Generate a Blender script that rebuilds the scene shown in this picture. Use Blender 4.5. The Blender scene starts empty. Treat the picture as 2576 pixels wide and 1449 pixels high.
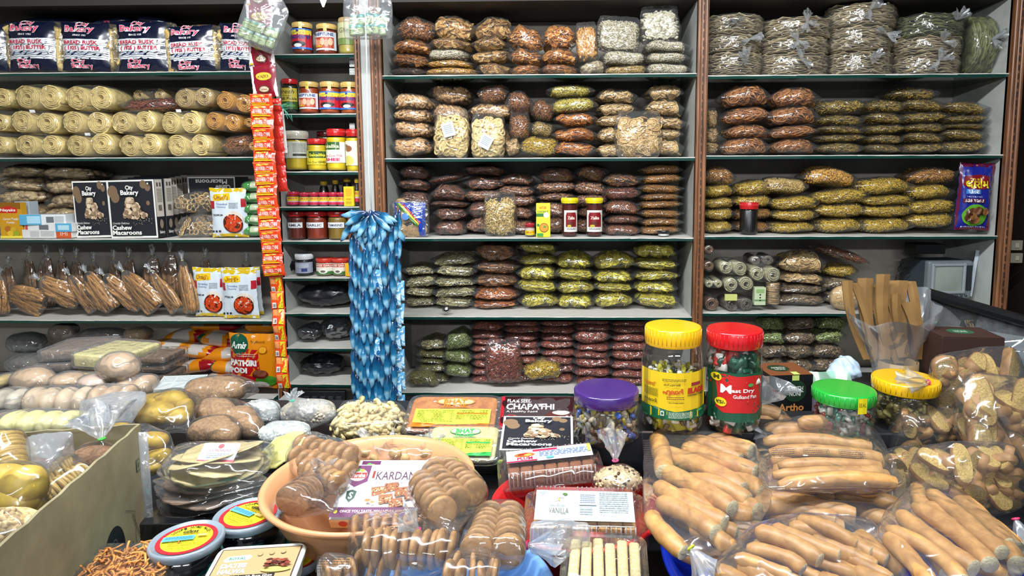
import bpy, bmesh, math, random
import numpy as np
from mathutils import Vector, Matrix, Euler
from mathutils.bvhtree import BVHTree

SC = bpy.context.scene
COL = SC.collection
PI = math.pi

# ------------------------------------------------------------------ camera
F, CX, CY = 1600.0, 1380.0, 606.0          # focal length and principal point in px of the 2576x1449 frame
EYE = Vector((0, 0, 1.6))
cam_data = bpy.data.cameras.new('camera')
cam_data.sensor_width = 36
cam_data.lens = F / 2576 * 36
cam_data.shift_x = (1288 - CX) / 2576
cam_data.shift_y = -(724.5 - CY) / 2576
cam_data.clip_start = 0.02
cam = bpy.data.objects.new('camera', cam_data)
COL.objects.link(cam)
RC = Matrix.Rotation(math.radians(1.5), 3, 'Z') @ Matrix.Rotation(math.radians(84), 3, 'X') @ Matrix.Rotation(math.radians(-0.2), 3, 'Z')
cam.matrix_world = Matrix.Translation(EYE) @ RC.to_4x4()
SC.camera = cam

def ray(px, py):
    return RC @ Vector(((px - CX) / F, -(py - CY) / F, -1))
def at(px, py, Y):
    d = ray(px, py); return EYE + d * (Y / d.y)
def atz(px, py, Z):
    d = ray(px, py); return EYE + d * ((Z - EYE.z) / d.z)

# ------------------------------------------------------------------ light and exposure
SC.view_settings.view_transform = 'Standard'
SC.view_settings.look = 'None'
SC.view_settings.exposure = -0.1
SC.view_settings.gamma = 1.0
SC.view_settings.use_curve_mapping = False
SC.cycles.transparent_max_bounces = 24
SC.cycles.max_bounces = 7
SC.cycles.diffuse_bounces = 4
SC.cycles.glossy_bounces = 3
SC.cycles.transmission_bounces = 5
SC.cycles.caustics_reflective = False
SC.cycles.caustics_refractive = False
SC.cycles.sample_clamp_indirect = 4
world = bpy.data.worlds.new('world'); SC.world = world
world.use_nodes = True
world.node_tree.nodes['Background'].inputs[0].default_value = (0.80, 0.90, 1.0, 1)
world.node_tree.nodes['Background'].inputs[1].default_value = 0.50

def tube_lamp(name, loc, rot, length, width, power, color=(0.93, 0.97, 1.0)):
    l = bpy.data.lights.new(name, 'AREA')
    l.shape = 'RECTANGLE'; l.size = length; l.size_y = width; l.energy = power; l.color = color
    o = bpy.data.objects.new(name, l); COL.objects.link(o)
    o.location = loc; o.rotation_euler = rot
    return o
tube_lamp('ceiling_tube_or_fill_lamp', (-0.95, 0.95, 2.72), (math.radians(22), 0, 0), 1.25, 0.07, 70)
tube_lamp('ceiling_tube_or_fill_lamp', (0.40, 0.85, 2.72), (math.radians(24), 0, 0), 1.25, 0.07, 58)
tube_lamp('ceiling_tube_or_fill_lamp', (-0.9, -2.3, 2.5), (math.radians(68), 0, 0), 1.25, 0.10, 46)  # added fill lamp far behind the camera, brightens the deep shelves
tube_lamp('ceiling_tube_or_fill_lamp', (0.9, -2.3, 2.5), (math.radians(68), 0, 0), 1.25, 0.10, 38)  # second added fill lamp, lifts the shade inside the bays

# ------------------------------------------------------------------ materials
def lin(c):
    if isinstance(c, str):
        c = c.lstrip('#'); c = [int(c[i:i+2], 16) / 255 for i in (0, 2, 4)]
    return tuple((x / 12.92 if x <= 0.04045 else ((x + 0.055) / 1.055) ** 2.4) for x in c[:3]) + (1,)
MATS = {}
def nmat(name):
    m = bpy.data.materials.new(name); m.use_nodes = True
    nt = m.node_tree
    return m, nt, nt.nodes['Principled BSDF'], nt.nodes['Material Output']
def pm(col, rough=0.5, var=0.06, metal=0.0, coat=0.0, emit=0.0, alpha=1.0):
    """plain printed or painted colour with a little procedural unevenness"""
    key = ('pm', col, rough, var, metal, coat, emit, alpha)
    if key in MATS: return MATS[key]
    m, nt, b, out = nmat('paint_' + str(col).lstrip('#'))
    c = lin(col)
    n = nt.nodes.new('ShaderNodeTexNoise'); n.inputs['Scale'].default_value = 14; n.inputs['Detail'].default_value = 3
    tc = nt.nodes.new('ShaderNodeTexCoord'); nt.links.new(tc.outputs['Object'], n.inputs['Vector'])
    r = nt.nodes.new('ShaderNodeValToRGB')
    r.color_ramp.elements[0].position = 0.3; r.color_ramp.elements[1].position = 0.7
    r.color_ramp.elements[0].color = tuple(x * (1 - var) for x in c[:3]) + (1,)
    r.color_ramp.elements[1].color = tuple(min(1, x * (1 + var)) for x in c[:3]) + (1,)
    nt.links.new(n.outputs['Fac'], r.inputs['Fac']); nt.links.new(r.outputs['Color'], b.inputs['Base Color'])
    b.inputs['Roughness'].default_value = rough; b.inputs['Metallic'].default_value = metal
    b.inputs['Coat Weight'].default_value = coat
    b.inputs['Coat Roughness'].default_value = 0.12
    if alpha < 1: b.inputs['Alpha'].default_value = alpha
    if emit:
        b.inputs['Emission Color'].default_value = c; b.inputs['Emission Strength'].default_value = emit
    MATS[key] = m; return m
def food(c1, c2, rough=0.55, nscale=90, bump=0.3, c3=None, coat=0.0, sheen=0.0):
    """baked / fried surface: every separate piece has its own tone, plus mottling"""
    key = ('food', c1, c2, rough, nscale, bump, c3, coat)
    if key in MATS: return MATS[key]
    m, nt, b, out = nmat('food_' + c1.lstrip('#'))
    L = nt.links
    g = nt.nodes.new('ShaderNodeNewGeometry')
    tc = nt.nodes.new('ShaderNodeTexCoord')
    n = nt.nodes.new('ShaderNodeTexNoise'); n.inputs['Scale'].default_value = nscale; n.inputs['Detail'].default_value = 4
    L.new(tc.outputs['Object'], n.inputs['Vector'])
    ad = nt.nodes.new('ShaderNodeMath'); ad.operation = 'MULTIPLY_ADD'
    L.new(g.outputs['Random Per Island'], ad.inputs[0]); ad.inputs[1].default_value = 0.55
    mu = nt.nodes.new('ShaderNodeMath'); mu.operation = 'MULTIPLY_ADD'
    L.new(n.outputs['Fac'], mu.inputs[0]); mu.inputs[1].default_value = 1.3; mu.inputs[2].default_value = -0.42
    L.new(mu.outputs[0], ad.inputs[2])
    r = nt.nodes.new('ShaderNodeValToRGB')
    r.color_ramp.elements[0].position = 0.1; r.color_ramp.elements[0].color = lin(c1)
    r.color_ramp.elements[1].position = 0.8; r.color_ramp.elements[1].color = lin(c2)
    if c3:
        e = r.color_ramp.elements.new(0.97); e.color = lin(c3)
    L.new(ad.outputs[0], r.inputs['Fac']); L.new(r.outputs['Color'], b.inputs['Base Color'])
    bp = nt.nodes.new('ShaderNodeBump'); bp.inputs['Strength'].default_value = bump; bp.inputs['Distance'].default_value = 0.002
    L.new(n.outputs['Fac'], bp.inputs['Height']); L.new(bp.outputs['Normal'], b.inputs['Normal'])
    b.inputs['Roughness'].default_value = rough
    b.inputs['Coat Weight'].default_value = coat
    MATS[key] = m; return m
def film(tint='#ffffff', haze=0.05, gloss=0.10, rough=0.13, scale=38, strength=0.8, milk='#e8eef4'):
    """clear crinkled plastic bag"""
    key = ('film', tint, haze, gloss, rough, scale, strength, milk)
    if key in MATS: return MATS[key]
    m = bpy.data.materials.new('clear_film'); m.use_nodes = True
    nt = m.node_tree; L = nt.links; nt.nodes.clear()
    out = nt.nodes.new('ShaderNodeOutputMaterial')
    tc = nt.nodes.new('ShaderNodeTexCoord')
    n1 = nt.nodes.new('ShaderNodeTexNoise'); n1.noise_type = 'RIDGED_MULTIFRACTAL'
    n1.inputs['Scale'].default_value = scale; n1.inputs['Detail'].default_value = 2.0; n1.inputs['Distortion'].default_value = 0.6
    L.new(tc.outputs['Object'], n1.inputs['Vector'])
    bp = nt.nodes.new('ShaderNodeBump'); bp.inputs['Strength'].default_value = strength; bp.inputs['Distance'].default_value = 0.012
    L.new(n1.outputs['Fac'], bp.inputs['Height'])
    tr = nt.nodes.new('ShaderNodeBsdfTransparent'); tr.inputs['Color'].default_value = lin(tint)
    gl = nt.nodes.new('ShaderNodeBsdfAnisotropic') if False else nt.nodes.new('ShaderNodeBsdfGlossy')
    gl.inputs['Color'].default_value = (1, 1, 1, 1); gl.inputs['Roughness'].default_value = rough
    L.new(bp.outputs['Normal'], gl.inputs['Normal'])
    lw = nt.nodes.new('ShaderNodeLayerWeight'); lw.inputs['Blend'].default_value = 0.28
    L.new(bp.outputs['Normal'], lw.inputs['Normal'])
    mu = nt.nodes.new('ShaderNodeMath'); mu.operation = 'MULTIPLY_ADD'; mu.use_clamp = True
    L.new(lw.outputs['Fresnel'], mu.inputs[0]); mu.inputs[1].default_value = 0.55; mu.inputs[2].default_value = gloss
    mx = nt.nodes.new('ShaderNodeMixShader')
    L.new(mu.outputs[0], mx.inputs[0]); L.new(tr.outputs[0], mx.inputs[1]); L.new(gl.outputs[0], mx.inputs[2])
    df = nt.nodes.new('ShaderNodeBsdfDiffuse'); df.inputs['Color'].default_value = lin(milk)
    cr = nt.nodes.new('ShaderNodeMapRange'); cr.inputs['From Min'].default_value = 1.0; cr.inputs['From Max'].default_value = 1.7
    cr.inputs['To Min'].default_value = haze; cr.inputs['To Max'].default_value = min(1, haze * 2.2 + (0.03 if haze > .01 else 0))
    L.new(n1.outputs['Fac'], cr.inputs['Value'])
    m2 = nt.nodes.new('ShaderNodeMixShader')
    L.new(cr.outputs[0], m2.inputs[0])
    L.new(mx.outputs[0], m2.inputs[1]); L.new(df.outputs[0], m2.inputs[2])
    L.new(m2.outputs[0], out.inputs['Surface'])
    MATS[key] = m; return m
def clear(tint='#ffffff', gloss=0.03, rough=0.04, haze=0.004):
    """smooth clear plastic or glass wall"""
    return film(tint, haze, gloss, rough, 12, 0.12)

WHITE = lambda: pm('#e9e9e6', 0.5)

# ------------------------------------------------------------------ mesh building
class MB:
    def __init__(s): s.V = []; s.Fs = []; s.M = []; s.n = 0
    def add(s, vf, mi=0, loc=None, rot=None, sc=None):
        V, Fa = vf
        V = np.asarray(V, float)
        if sc is not None: V = V * np.asarray(sc, float)
        if rot is not None: V = V @ np.array(rot if not isinstance(rot, (tuple, Euler)) else Euler(rot).to_matrix()).T
        if loc is not None: V = V + np.asarray(loc, float)
        s.V.append(V)
        if isinstance(Fa, np.ndarray): Fa = [Fa]
        for f in Fa:
            f = np.asarray(f)
            if f.ndim == 1: f = f[None]
            s.Fs.append(f + s.n); s.M.append(np.full(len(f), mi) if np.isscalar(mi) else mi)
        s.n += len(V); return s
    def pts(s): return np.concatenate(s.V) if s.V else np.zeros((0, 3))
    def mesh(s, name, mats, smooth=True, flat=None):
        me = bpy.data.meshes.new(name)
        V = s.pts().astype(np.float32)
        me.vertices.add(len(V)); me.vertices.foreach_set('co', V.ravel())
        loops = np.concatenate([f.ravel() for f in s.Fs]); tot = np.concatenate([np.full(len(f), f.shape[1]) for f in s.Fs])
        st = np.concatenate([[0], np.cumsum(tot)[:-1]])
        me.loops.add(len(loops)); me.loops.foreach_set('vertex_index', loops.astype(np.int32))
        me.polygons.add(len(tot)); me.polygons.foreach_set('loop_start', st.astype(np.int32))
        mi = np.concatenate(s.M).astype(np.int32)
        me.polygons.foreach_set('material_index', mi)
        sm = np.full(len(tot), bool(smooth))
        me.polygons.foreach_set('use_smooth', sm)
        for m in (mats if isinstance(mats, (list, tuple)) else [mats]): me.materials.append(m)
        me.update(calc_edges=True); me.validate()
        return me

def link(name, mesh, parent=None, loc=(0, 0, 0), rot=(0, 0, 0), sc=(1, 1, 1), label=None, kind=None):
    o = bpy.data.objects.new(name, mesh); COL.objects.link(o)
    o.location = loc; o.rotation_euler = rot; o.scale = sc
    if parent is not None: o.parent = parent
    if label: o['label'] = label
    if kind: o['kind'] = kind
    return o
def thing(name, label, cat, loc=(0, 0, 0), rot=(0, 0, 0), group=None, sc=(1, 1, 1)):
    o = bpy.data.objects.new(name, None); COL.objects.link(o)
    o.empty_display_size = 0.02
    o.location = loc; o.rotation_euler = rot; o.scale = sc
    o['label'] = label; o['category'] = cat
    if group: o['group'] = group
    return o
def tag(o, label, cat, group=None):
    o['label'] = label; o['category'] = cat
    if group: o['group'] = group
    return o

# ---- primitives, each returns (V, [face arrays])
def box(sx, sy, sz, c=(0, 0, 0)):
    V = np.array([[x, y, z] for x in (-.5, .5) for y in (-.5, .5) for z in (-.5, .5)]) * [sx, sy, sz] + c
    Fq = np.array([[0, 1, 3, 2], [4, 6, 7, 5], [0, 4, 5, 1], [2, 3, 7, 6], [0, 2, 6, 4], [1, 5, 7, 3]])
    return V, [Fq]
def rbox(sx, sy, sz, r=0.004, c=(0, 0, 0), seg=2):
    """box with bevelled edges"""
    bm = bmesh.new(); bmesh.ops.create_cube(bm, size=1)
    for v in bm.verts: v.co = Vector((v.co.x * sx, v.co.y * sy, v.co.z * sz))
    bmesh.ops.bevel(bm, geom=list(bm.edges), offset=r, segments=seg, profile=0.5, affect='EDGES')
    bm.verts.index_update()
    V = np.array([v.co[:] for v in bm.verts]) + c
    by = {}
    for f in bm.faces: by.setdefault(len(f.verts), []).append([v.index for v in f.verts])
    bm.free()
    return V, [np.array(x) for x in by.values()]
def loft(rings, close=True, caps=True):
    """rings: (k, n, 3); quads between consecutive rings"""
    R = np.asarray(rings); k, n, _ = R.shape
    V = R.reshape(-1, 3)
    i = np.arange(k - 1)[:, None]; j = np.arange(n if close else n - 1)[None]
    j2 = (j + 1) % n
    Fq = np.stack([i * n + j, i * n + j2, (i + 1) * n + j2, (i + 1) * n + j], -1).reshape(-1, 4)
    Fs = [Fq]
    if caps and close:
        Fs.append(np.arange(n)[::-1][None]); Fs.append((np.arange(n) + (k - 1) * n)[None])
    return V, Fs
def lathe(prof, n=32, sx=1, sy=1, a0=0, caps=False):
    a = np.arange(n) / n * 2 * PI + a0
    R = np.array([[[r * math.cos(t) * sx, r * math.sin(t) * sy, z] for t in a] for r, z in prof])
    return loft(R, True, caps)
def tube(path, rad, n=6, caps=True, flat=1.0):
    P = np.asarray(path, float); k = len(P)
    T = np.gradient(P, axis=0); T /= np.linalg.norm(T, axis=1)[:, None] + 1e-9
    ref = np.array([0.13, 0.21, 0.97]) if abs(T[0] @ [0.13, 0.21, 0.97]) < 0.9 else np.array([1., 0, 0])
    rad = np.broadcast_to(np.asarray(rad, float), (k,))
    N = np.cross(T, ref); N /= np.linalg.norm(N, axis=1)[:, None] + 1e-9
    B = np.cross(T, N)
    a = np.arange(n) / n * 2 * PI
    R = P[:, None] + rad[:, None, None] * (np.cos(a)[None, :, None] * N[:, None] + flat * np.sin(a)[None, :, None] * B[:, None])
    return loft(R, True, caps)
def ball(nu=8, nv=5, sx=1, sy=1, sz=1):
    th = np.linspace(0.12, PI - 0.12, nv)
    a = np.arange(nu) / nu * 2 * PI
    R = np.array([[[math.sin(t) * math.cos(x) * sx, math.sin(t) * math.sin(x) * sy, -math.cos(t) * sz] for x in a] for t in th])
    return loft(R)
def sup(sx, sy, sz, e1=0.6, e2=0.6, nu=32, nv=16):
    """superellipsoid with half sizes"""
    f = lambda c, e: np.sign(c) * np.abs(c) ** e
    th = np.linspace(-PI / 2 + 0.03, PI / 2 - 0.03, nv); a = np.arange(nu) / nu * 2 * PI
    R = np.stack([np.stack([f(np.cos(t), e1) * f(np.cos(a), e2) * sx, f(np.cos(t), e1) * f(np.sin(a), e2) * sy, np.full(nu, f(np.sin(t), e1) * sz)], -1) for t in th])
    return loft(R)
def grid(w, h, nx, ny, fn=None):
    """xz sheet, centre 0; fn(x, z) -> y"""
    xs = np.linspace(-w / 2, w / 2, nx); zs = np.linspace(-h / 2, h / 2, ny)
    X, Z = np.meshgrid(xs, zs)
    Y = fn(X, Z) if fn else X * 0
    return loft(np.stack([X, Y, Z], -1), False, False)
def torus(R, r, n=16, m=6, sx=1.0):
    a = np.arange(n) / n * 2 * PI; b = np.arange(m) / m * 2 * PI
    P = np.stack([np.stack([(R + r * np.cos(b)) * math.cos(t) * sx, (R + r * np.cos(b)) * math.sin(t), r * np.sin(b)], -1) for t in a])
    V = P.reshape(-1, 3)
    i = np.arange(n)[:, None]; j = np.arange(m)[None]
    return V, [np.stack([i * m + j, ((i + 1) % n) * m + j, ((i + 1) % n) * m + (j + 1) % m, i * m + (j + 1) % m], -1).reshape(-1, 4)]
def xf(vf, loc=None, rot=None, sc=None):
    V, Fa = vf; V = np.asarray(V, float)
    if sc is not None: V = V * np.asarray(sc, float)
    if rot is not None: V = V @ np.array(Euler(rot).to_matrix()).T
    if loc is not None: V = V + np.asarray(loc, float)
    return V, Fa
def crinkle(V, amp, freq, seed=0, k=7):
    """sum of ridged waves: creases like stretched film"""
    rs = np.random.RandomState(abs(int(seed)))
    c = V.mean(0); d = V - c; L = np.linalg.norm(d, axis=1)[:, None] + 1e-9
    s = np.zeros(len(V))
    for i in range(k):
        w = rs.randn(3); w /= np.linalg.norm(w)
        s += (1 - 2 * np.abs(np.sin(V @ w * freq * rs.uniform(0.5, 1.7) + rs.uniform(0, 6)))) * rs.uniform(0.4, 1)
    return V + d / L * (s / k * amp)[:, None]
def hull_film(pts, margin=0.004, crk=0.004, freq=60, nu=44, nv=26, seed=0, fwd=None):
    """film stretched around a cloud of points: convex hull sampled on a sphere of directions, then creased"""
    pts = np.asarray(pts)
    if len(pts) > 2500: pts = pts[np.random.RandomState(abs(int(seed))).choice(len(pts), 2500, False)]
    bm = bmesh.new()
    for p in pts: bm.verts.new(p)
    r = bmesh.ops.convex_hull(bm, input=bm.verts)
    bmesh.ops.delete(bm, geom=[g for g in r['geom_interior'] if isinstance(g, bmesh.types.BMVert)], context='VERTS')
    bv = BVHTree.FromBMesh(bm); bm.free()
    lo, hi = pts.min(0), pts.max(0); c = (lo + hi) / 2; ext = (hi - lo) / 2 + 1e-4
    th = np.linspace(-PI / 2 + 0.05, PI / 2 - 0.05, nv); a = np.arange(nu) / nu * 2 * PI
    rings = []
    for t in th:
        ring = []
        for x in a:
            d = Vector((math.cos(t) * math.cos(x) * ext[0], math.cos(t) * math.sin(x) * ext[1], math.sin(t) * ext[2])).normalized()
            h = bv.ray_cast(Vector(c) + d * 9, -d)
            p = h[0] if h[0] is not None else Vector(c) + Vector([d[i] * ext[i] for i in range(3)])
            ring.append(p + d * (margin + crk * .5))
        rings.append(ring)
    R = np.array(rings)
    for _ in range(2):   # relax
        R[1:-1] = 0.5 * R[1:-1] + 0.125 * (R[:-2] + R[2:] + np.roll(R[1:-1], 1, 1) + np.roll(R[1:-1], -1, 1))
    V, Fa = loft(R)
    return crinkle(V, crk, freq, seed), Fa
def tuft(loc, d, length=0.05, spread=0.025, seed=0, n=22, k=7, neck=0.004):
    """gathered mouth of a tied bag fanning out from the knot"""
    rs = np.random.RandomState(abs(int(seed)))
    d = np.array(d, float); d /= np.linalg.norm(d)
    u = np.cross(d, [0.3, 0.1, 0.9]); u /= np.linalg.norm(u); w = np.cross(d, u)
    ph = rs.uniform(0, 6, 3); rings = []
    for i in range(k):
        t = i / (k - 1); rr = neck + (spread - neck) * t ** 0.8
        ring = []
        for j in range(n):
            a = j / n * 2 * PI
            r = rr * (1 + 0.55 * t * math.sin(5 * a + ph[0]) + 0.3 * t * math.sin(9 * a + ph[1]) + rs.uniform(-.12, .12) * t)
            l = length * t * (1 + 0.22 * math.sin(3 * a + ph[2]) * t)
            ring.append(np.array(loc) + d * l + (u * math.cos(a) + w * math.sin(a) * 0.7) * r)
        rings.append(ring)
    return loft(np.array(rings), True, False)
def flap(w, h, loc, rot, seed=0, amp=0.004):
    """flat ruffled end of a bag, in the local xz plane"""
    rs = np.random.RandomState(abs(int(seed))); p = rs.uniform(0, 6, 4)
    V, Fa = grid(w, h, 9, 7, lambda X, Z: amp * (np.sin(X * 160 + p[0]) + np.sin(Z * 120 + p[1] + X * 90)) * (0.4 + np.abs(Z) / h))
    V[:, 2] += 0.1 * h * np.sin(V[:, 0] * 90 + p[2])
    return xf((V, Fa), loc, rot)

# ------------------------------------------------------------------ print: flat or wrapped labels
_TXT = {}
def text_vf(s, bold=0.0, shear=0.0):
    key = (s, bold, shear)
    if key in _TXT: return _TXT[key]
    cu = bpy.data.curves.new('t', 'FONT'); cu.body = s; cu.size = 1; cu.resolution_u = 2; cu.offset = bold; cu.shear = shear
    ob = bpy.data.objects.new('t', cu)
    COL.objects.link(ob); dg = bpy.context.evaluated_depsgraph_get()
    me = bpy.data.meshes.new_from_object(ob.evaluated_get(dg))
    V = np.array([v.co[:] for v in me.vertices]) if len(me.vertices) else np.zeros((3, 3))
    by = {}
    for p in me.polygons: by.setdefault(len(p.vertices), []).append(list(p.vertices))
    Fa = [np.array(x) for x in by.values()] or [np.array([[0, 1, 2]])]
    bpy.data.objects.remove(ob); bpy.data.curves.remove(cu); bpy.data.meshes.remove(me)
    lo, hi = V.min(0), V.max(0); V = (V - lo) / np.maximum(hi - lo, 1e-6)
    _TXT[key] = (V[:, :2], Fa); return _TXT[key]
class Print:
    """artwork in a W x H field, y downwards as seen; mapped on a surface later"""
    def __init__(s, W, H): s.W, s.H = W, H; s.it = []; s.mats = []; s.k = 0
    def mi(s, m):
        if isinstance(m, str): m = pm(m, 0.4, 0.02)
        if m not in s.mats: s.mats.append(m)
        return s.mats.index(m)
    def _p(s, V, Fa, m):
        s.k += 1; s.it.append((np.asarray(V, float), Fa, s.mi(m), s.k)); return s
    def rect(s, x0, y0, x1, y1, m, nx=8, ny=8):
        X, Y = np.meshgrid(np.linspace(x0, x1, nx + 1), np.linspace(y0, y1, ny + 1))
        V, Fa = loft(np.stack([X, Y, X * 0], -1), False, False); Fa = [f[:, ::-1] for f in Fa]
        return s._p(V[:, :2], Fa, m)
    def ell(s, cx, cy, rx, ry, m, n=24):
        P = [(cx, cy)]; Fs = []
        K = 3
        for k in range(1, K + 1):
            for j in range(n):
                a = -j / n * 2 * PI; P.append((cx + rx * k / K * math.cos(a), cy + ry * k / K * math.sin(a)))
        tri = np.array([[0, 1 + j, 1 + (j + 1) % n] for j in range(n)])
        q = np.array([[1 + k * n + j, 1 + (k + 1) * n + j, 1 + (k + 1) * n + (j + 1) % n, 1 + k * n + (j + 1) % n] for k in range(K - 1) for j in range(n)])
        return s._p(P, [tri, q], m)
    def poly(s, pts, m):
        P = np.array(pts, float)
        area = sum(P[i][0] * P[(i + 1) % len(P)][1] - P[(i + 1) % len(P)][0] * P[i][1] for i in range(len(P)))
        if area > 0: P = P[::-1]
        c = P.mean(0); Q = []
        for i in range(len(P)):
            q = P[(i + 1) % len(P)]; k = max(1, int(np.linalg.norm(q - P[i]) / (s.W / 16)))
            Q += [P[i] + (q - P[i]) * j / k for j in range(k)]
        Q = np.array(Q); n = len(Q); K = 5
        V = np.concatenate([[c]] + [c + (Q - c) * k / K for k in range(1, K + 1)])
        j = np.arange(n); j2 = (j + 1) % n
        return s._p(V, [np.stack([j * 0, 1 + j, 1 + j2], -1)] + [np.stack([1 + k * n + j, 1 + (k + 1) * n + j, 1 + (k + 1) * n + j2, 1 + k * n + j2], -1) for k in range(K - 1)], m)
    def line(s, pts, w, m):
        P = np.array(pts, float); T = np.gradient(P, axis=0); T /= np.linalg.norm(T, axis=1)[:, None] + 1e-9
        N = np.stack([-T[:, 1], T[:, 0]], -1) * w / 2
        V = np.concatenate([P + N, P - N]); n = len(P)
        return s._p(V, [np.array([[i, i + 1, n + i + 1, n + i] for i in range(n - 1)])], m)
    def text(s, t, x0, y0, x1, y1, m, bold=0.0, shear=0.0, ang=0.0, arc=0.0):
        V, Fa = text_vf(t, bold, shear); V = V.copy()
        X = x0 + V[:, 0] * (x1 - x0); Y = y1 - V[:, 1] * (y1 - y0)
        if arc: Y = Y + arc * ((V[:, 0] * 2 - 1) ** 2)
        if ang:
            cx, cy = (x0 + x1) / 2, (y0 + y1) / 2; c, d = math.cos(ang), math.sin(ang)
            X, Y = cx + (X - cx) * c - (Y - cy) * d, cy + (X - cx) * d + (Y - cy) * c
        return s._p(np.stack([X, Y], -1), Fa, m)
    def lines(s, x0, y0, x1, y1, n, m, seed=0, fill=0.45):
        """small print too fine to read: rows of short dashes"""
        rs = random.Random(seed); h = (y1 - y0) / n
        for i in range(n):
            x = x0
            while x < x1:
                w = rs.uniform(0.03, 0.12) * (x1 - x0)
                s.rect(x, y0 + i * h, min(x1, x + w), y0 + (i + fill) * h, m, 1, 1); s.k -= 1; x += w + 0.02 * (x1 - x0)
        s.k += 1; return s
    def mb(s, fn, step=0.00035):
        b = MB(); step = step * min(1, 36 / max(1, s.k))      # many layers stay a thin print
        for V, Fa, mi, k in s.it:
            P = fn(V[:, 0] / s.W, 1 - V[:, 1] / s.H, k * step)
            b.add((P, Fa), mi)
        return b
    def put(s, name, fn, parent=None, step=0.00035, smooth=False, **kw):
        return link(name, s.mb(fn, step).mesh(name, s.mats, smooth=smooth), parent, **kw)
def on_plane(w, h, o=(0, 0, 0), ex=(1, 0, 0), ey=(0, 0, 1), en=(0, -1, 0), base=0.0004):
    o, ex, ey, en = map(lambda q: np.array(q, float), (o, ex, ey, en))
    return lambda u, v, k: o + (u - .5)[:, None] * w * ex + (v - .5)[:, None] * h * ey + en * (k + base)
def on_cyl(r, z0, z1, a0, a1, base=0.0014, ell=1.0, even=False):
    """front of a vertical cylinder facing -y; a0..a1 degrees left..right"""
    def f(u, v, k):
        a = np.radians(a0 + (a1 - a0) * u)
        if even: a = np.arcsin(np.sin(np.radians(a1)) * np.clip(2 * u - 1, -1, 1))
        R = r + base + k
        return np.stack([R * np.sin(a), -R * np.cos(a) * ell, z0 + (z1 - z0) * v], -1)
    return f
# ------------------------------------------------------------------ the setting: back shelving
D = 2.6            # front edge of the shelves
DEP = 0.36         # shelf depth
CT = 0.88          # counter top height
def zrow(py): return at(1400, py, D).z
def wood_mat():
    m, nt, b, out = nmat('brown_veneer'); L = nt.links
    tc = nt.nodes.new('ShaderNodeTexCoord'); mp = nt.nodes.new('ShaderNodeMapping'); mp.inputs['Scale'].default_value = (60, 60, 3)
    n = nt.nodes.new('ShaderNodeTexNoise'); n.inputs['Scale'].default_value = 2.0; n.inputs['Detail'].default_value = 5
    L.new(tc.outputs['Object'], mp.inputs['Vector']); L.new(mp.outputs[0], n.inputs['Vector'])
    r = nt.nodes.new('ShaderNodeValToRGB'); r.color_ramp.elements[0].position = .3; r.color_ramp.elements[1].position = .75
    r.color_ramp.elements[0].color = lin('#4a2c18'); r.color_ramp.elements[1].color = lin('#946240')
    L.new(n.outputs['Fac'], r.inputs['Fac']); L.new(r.outputs[0], b.inputs['Base Color']); b.inputs['Roughness'].default_value = 0.38
    return m
def wall_mat(name, c1, c2, sc=6):
    m, nt, b, out = nmat(name); L = nt.links
    tc = nt.nodes.new('ShaderNodeTexCoord')
    n = nt.nodes.new('ShaderNodeTexNoise'); n.inputs['Scale'].default_value = sc; n.inputs['Detail'].default_value = 8; n.inputs['Roughness'].default_value = .65
    L.new(tc.outputs['Object'], n.inputs['Vector'])
    r = nt.nodes.new('ShaderNodeValToRGB'); r.color_ramp.elements[0].position = .35; r.color_ramp.elements[1].position = .7
    r.color_ramp.elements[0].color = lin(c1); r.color_ramp.elements[1].color = lin(c2)
    L.new(n.outputs['Fac'], r.inputs['Fac']); L.new(r.outputs[0], b.inputs['Base Color']); b.inputs['Roughness'].default_value = 0.6
    return m
WOOD = wood_mat()
PANEL = wall_mat('aged_cream_board', '#8a847a', '#a39c92')
PANELW = wall_mat('aged_white_laminate', '#a0a49f', '#c0c3be')
GLASS = pm('#0c2b26', 0.08, 0.1)
def glass_mat():
    m, nt, b, out = nmat('green_shelf_glass')
    b.inputs['Base Color'].default_value = lin('#123a33'); b.inputs['Roughness'].default_value = 0.06
    b.inputs['Coat Weight'].default_value = 0.5
    return m
GLASS = glass_mat()
def struct(name, vf, mat, kind='structure'):
    o = link(name, MB().add(vf).mesh(name, mat, smooth=False)); o['kind'] = kind; return o
struct('floor', box(7, 8, 0.02, (0, 0, -0.01)), pm('#4a4642', 0.7))
struct('wall_back', box(7, 0.1, 2.9, (0, 3.16, 1.45)), pm('#2e2a28', 0.8))
struct('ceiling', box(7, 8, 0.05, (0, 0, 2.92)), pm('#b8b4ac', 0.8))
struct('wall_left', box(0.08, 8, 2.9, (-3.4, 0, 1.45)), pm('#8d8a84', 0.8))
struct('wall_right', box(0.08, 8, 2.9, (3.4, 0, 1.45)), pm('#4a4844', 0.8))
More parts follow.
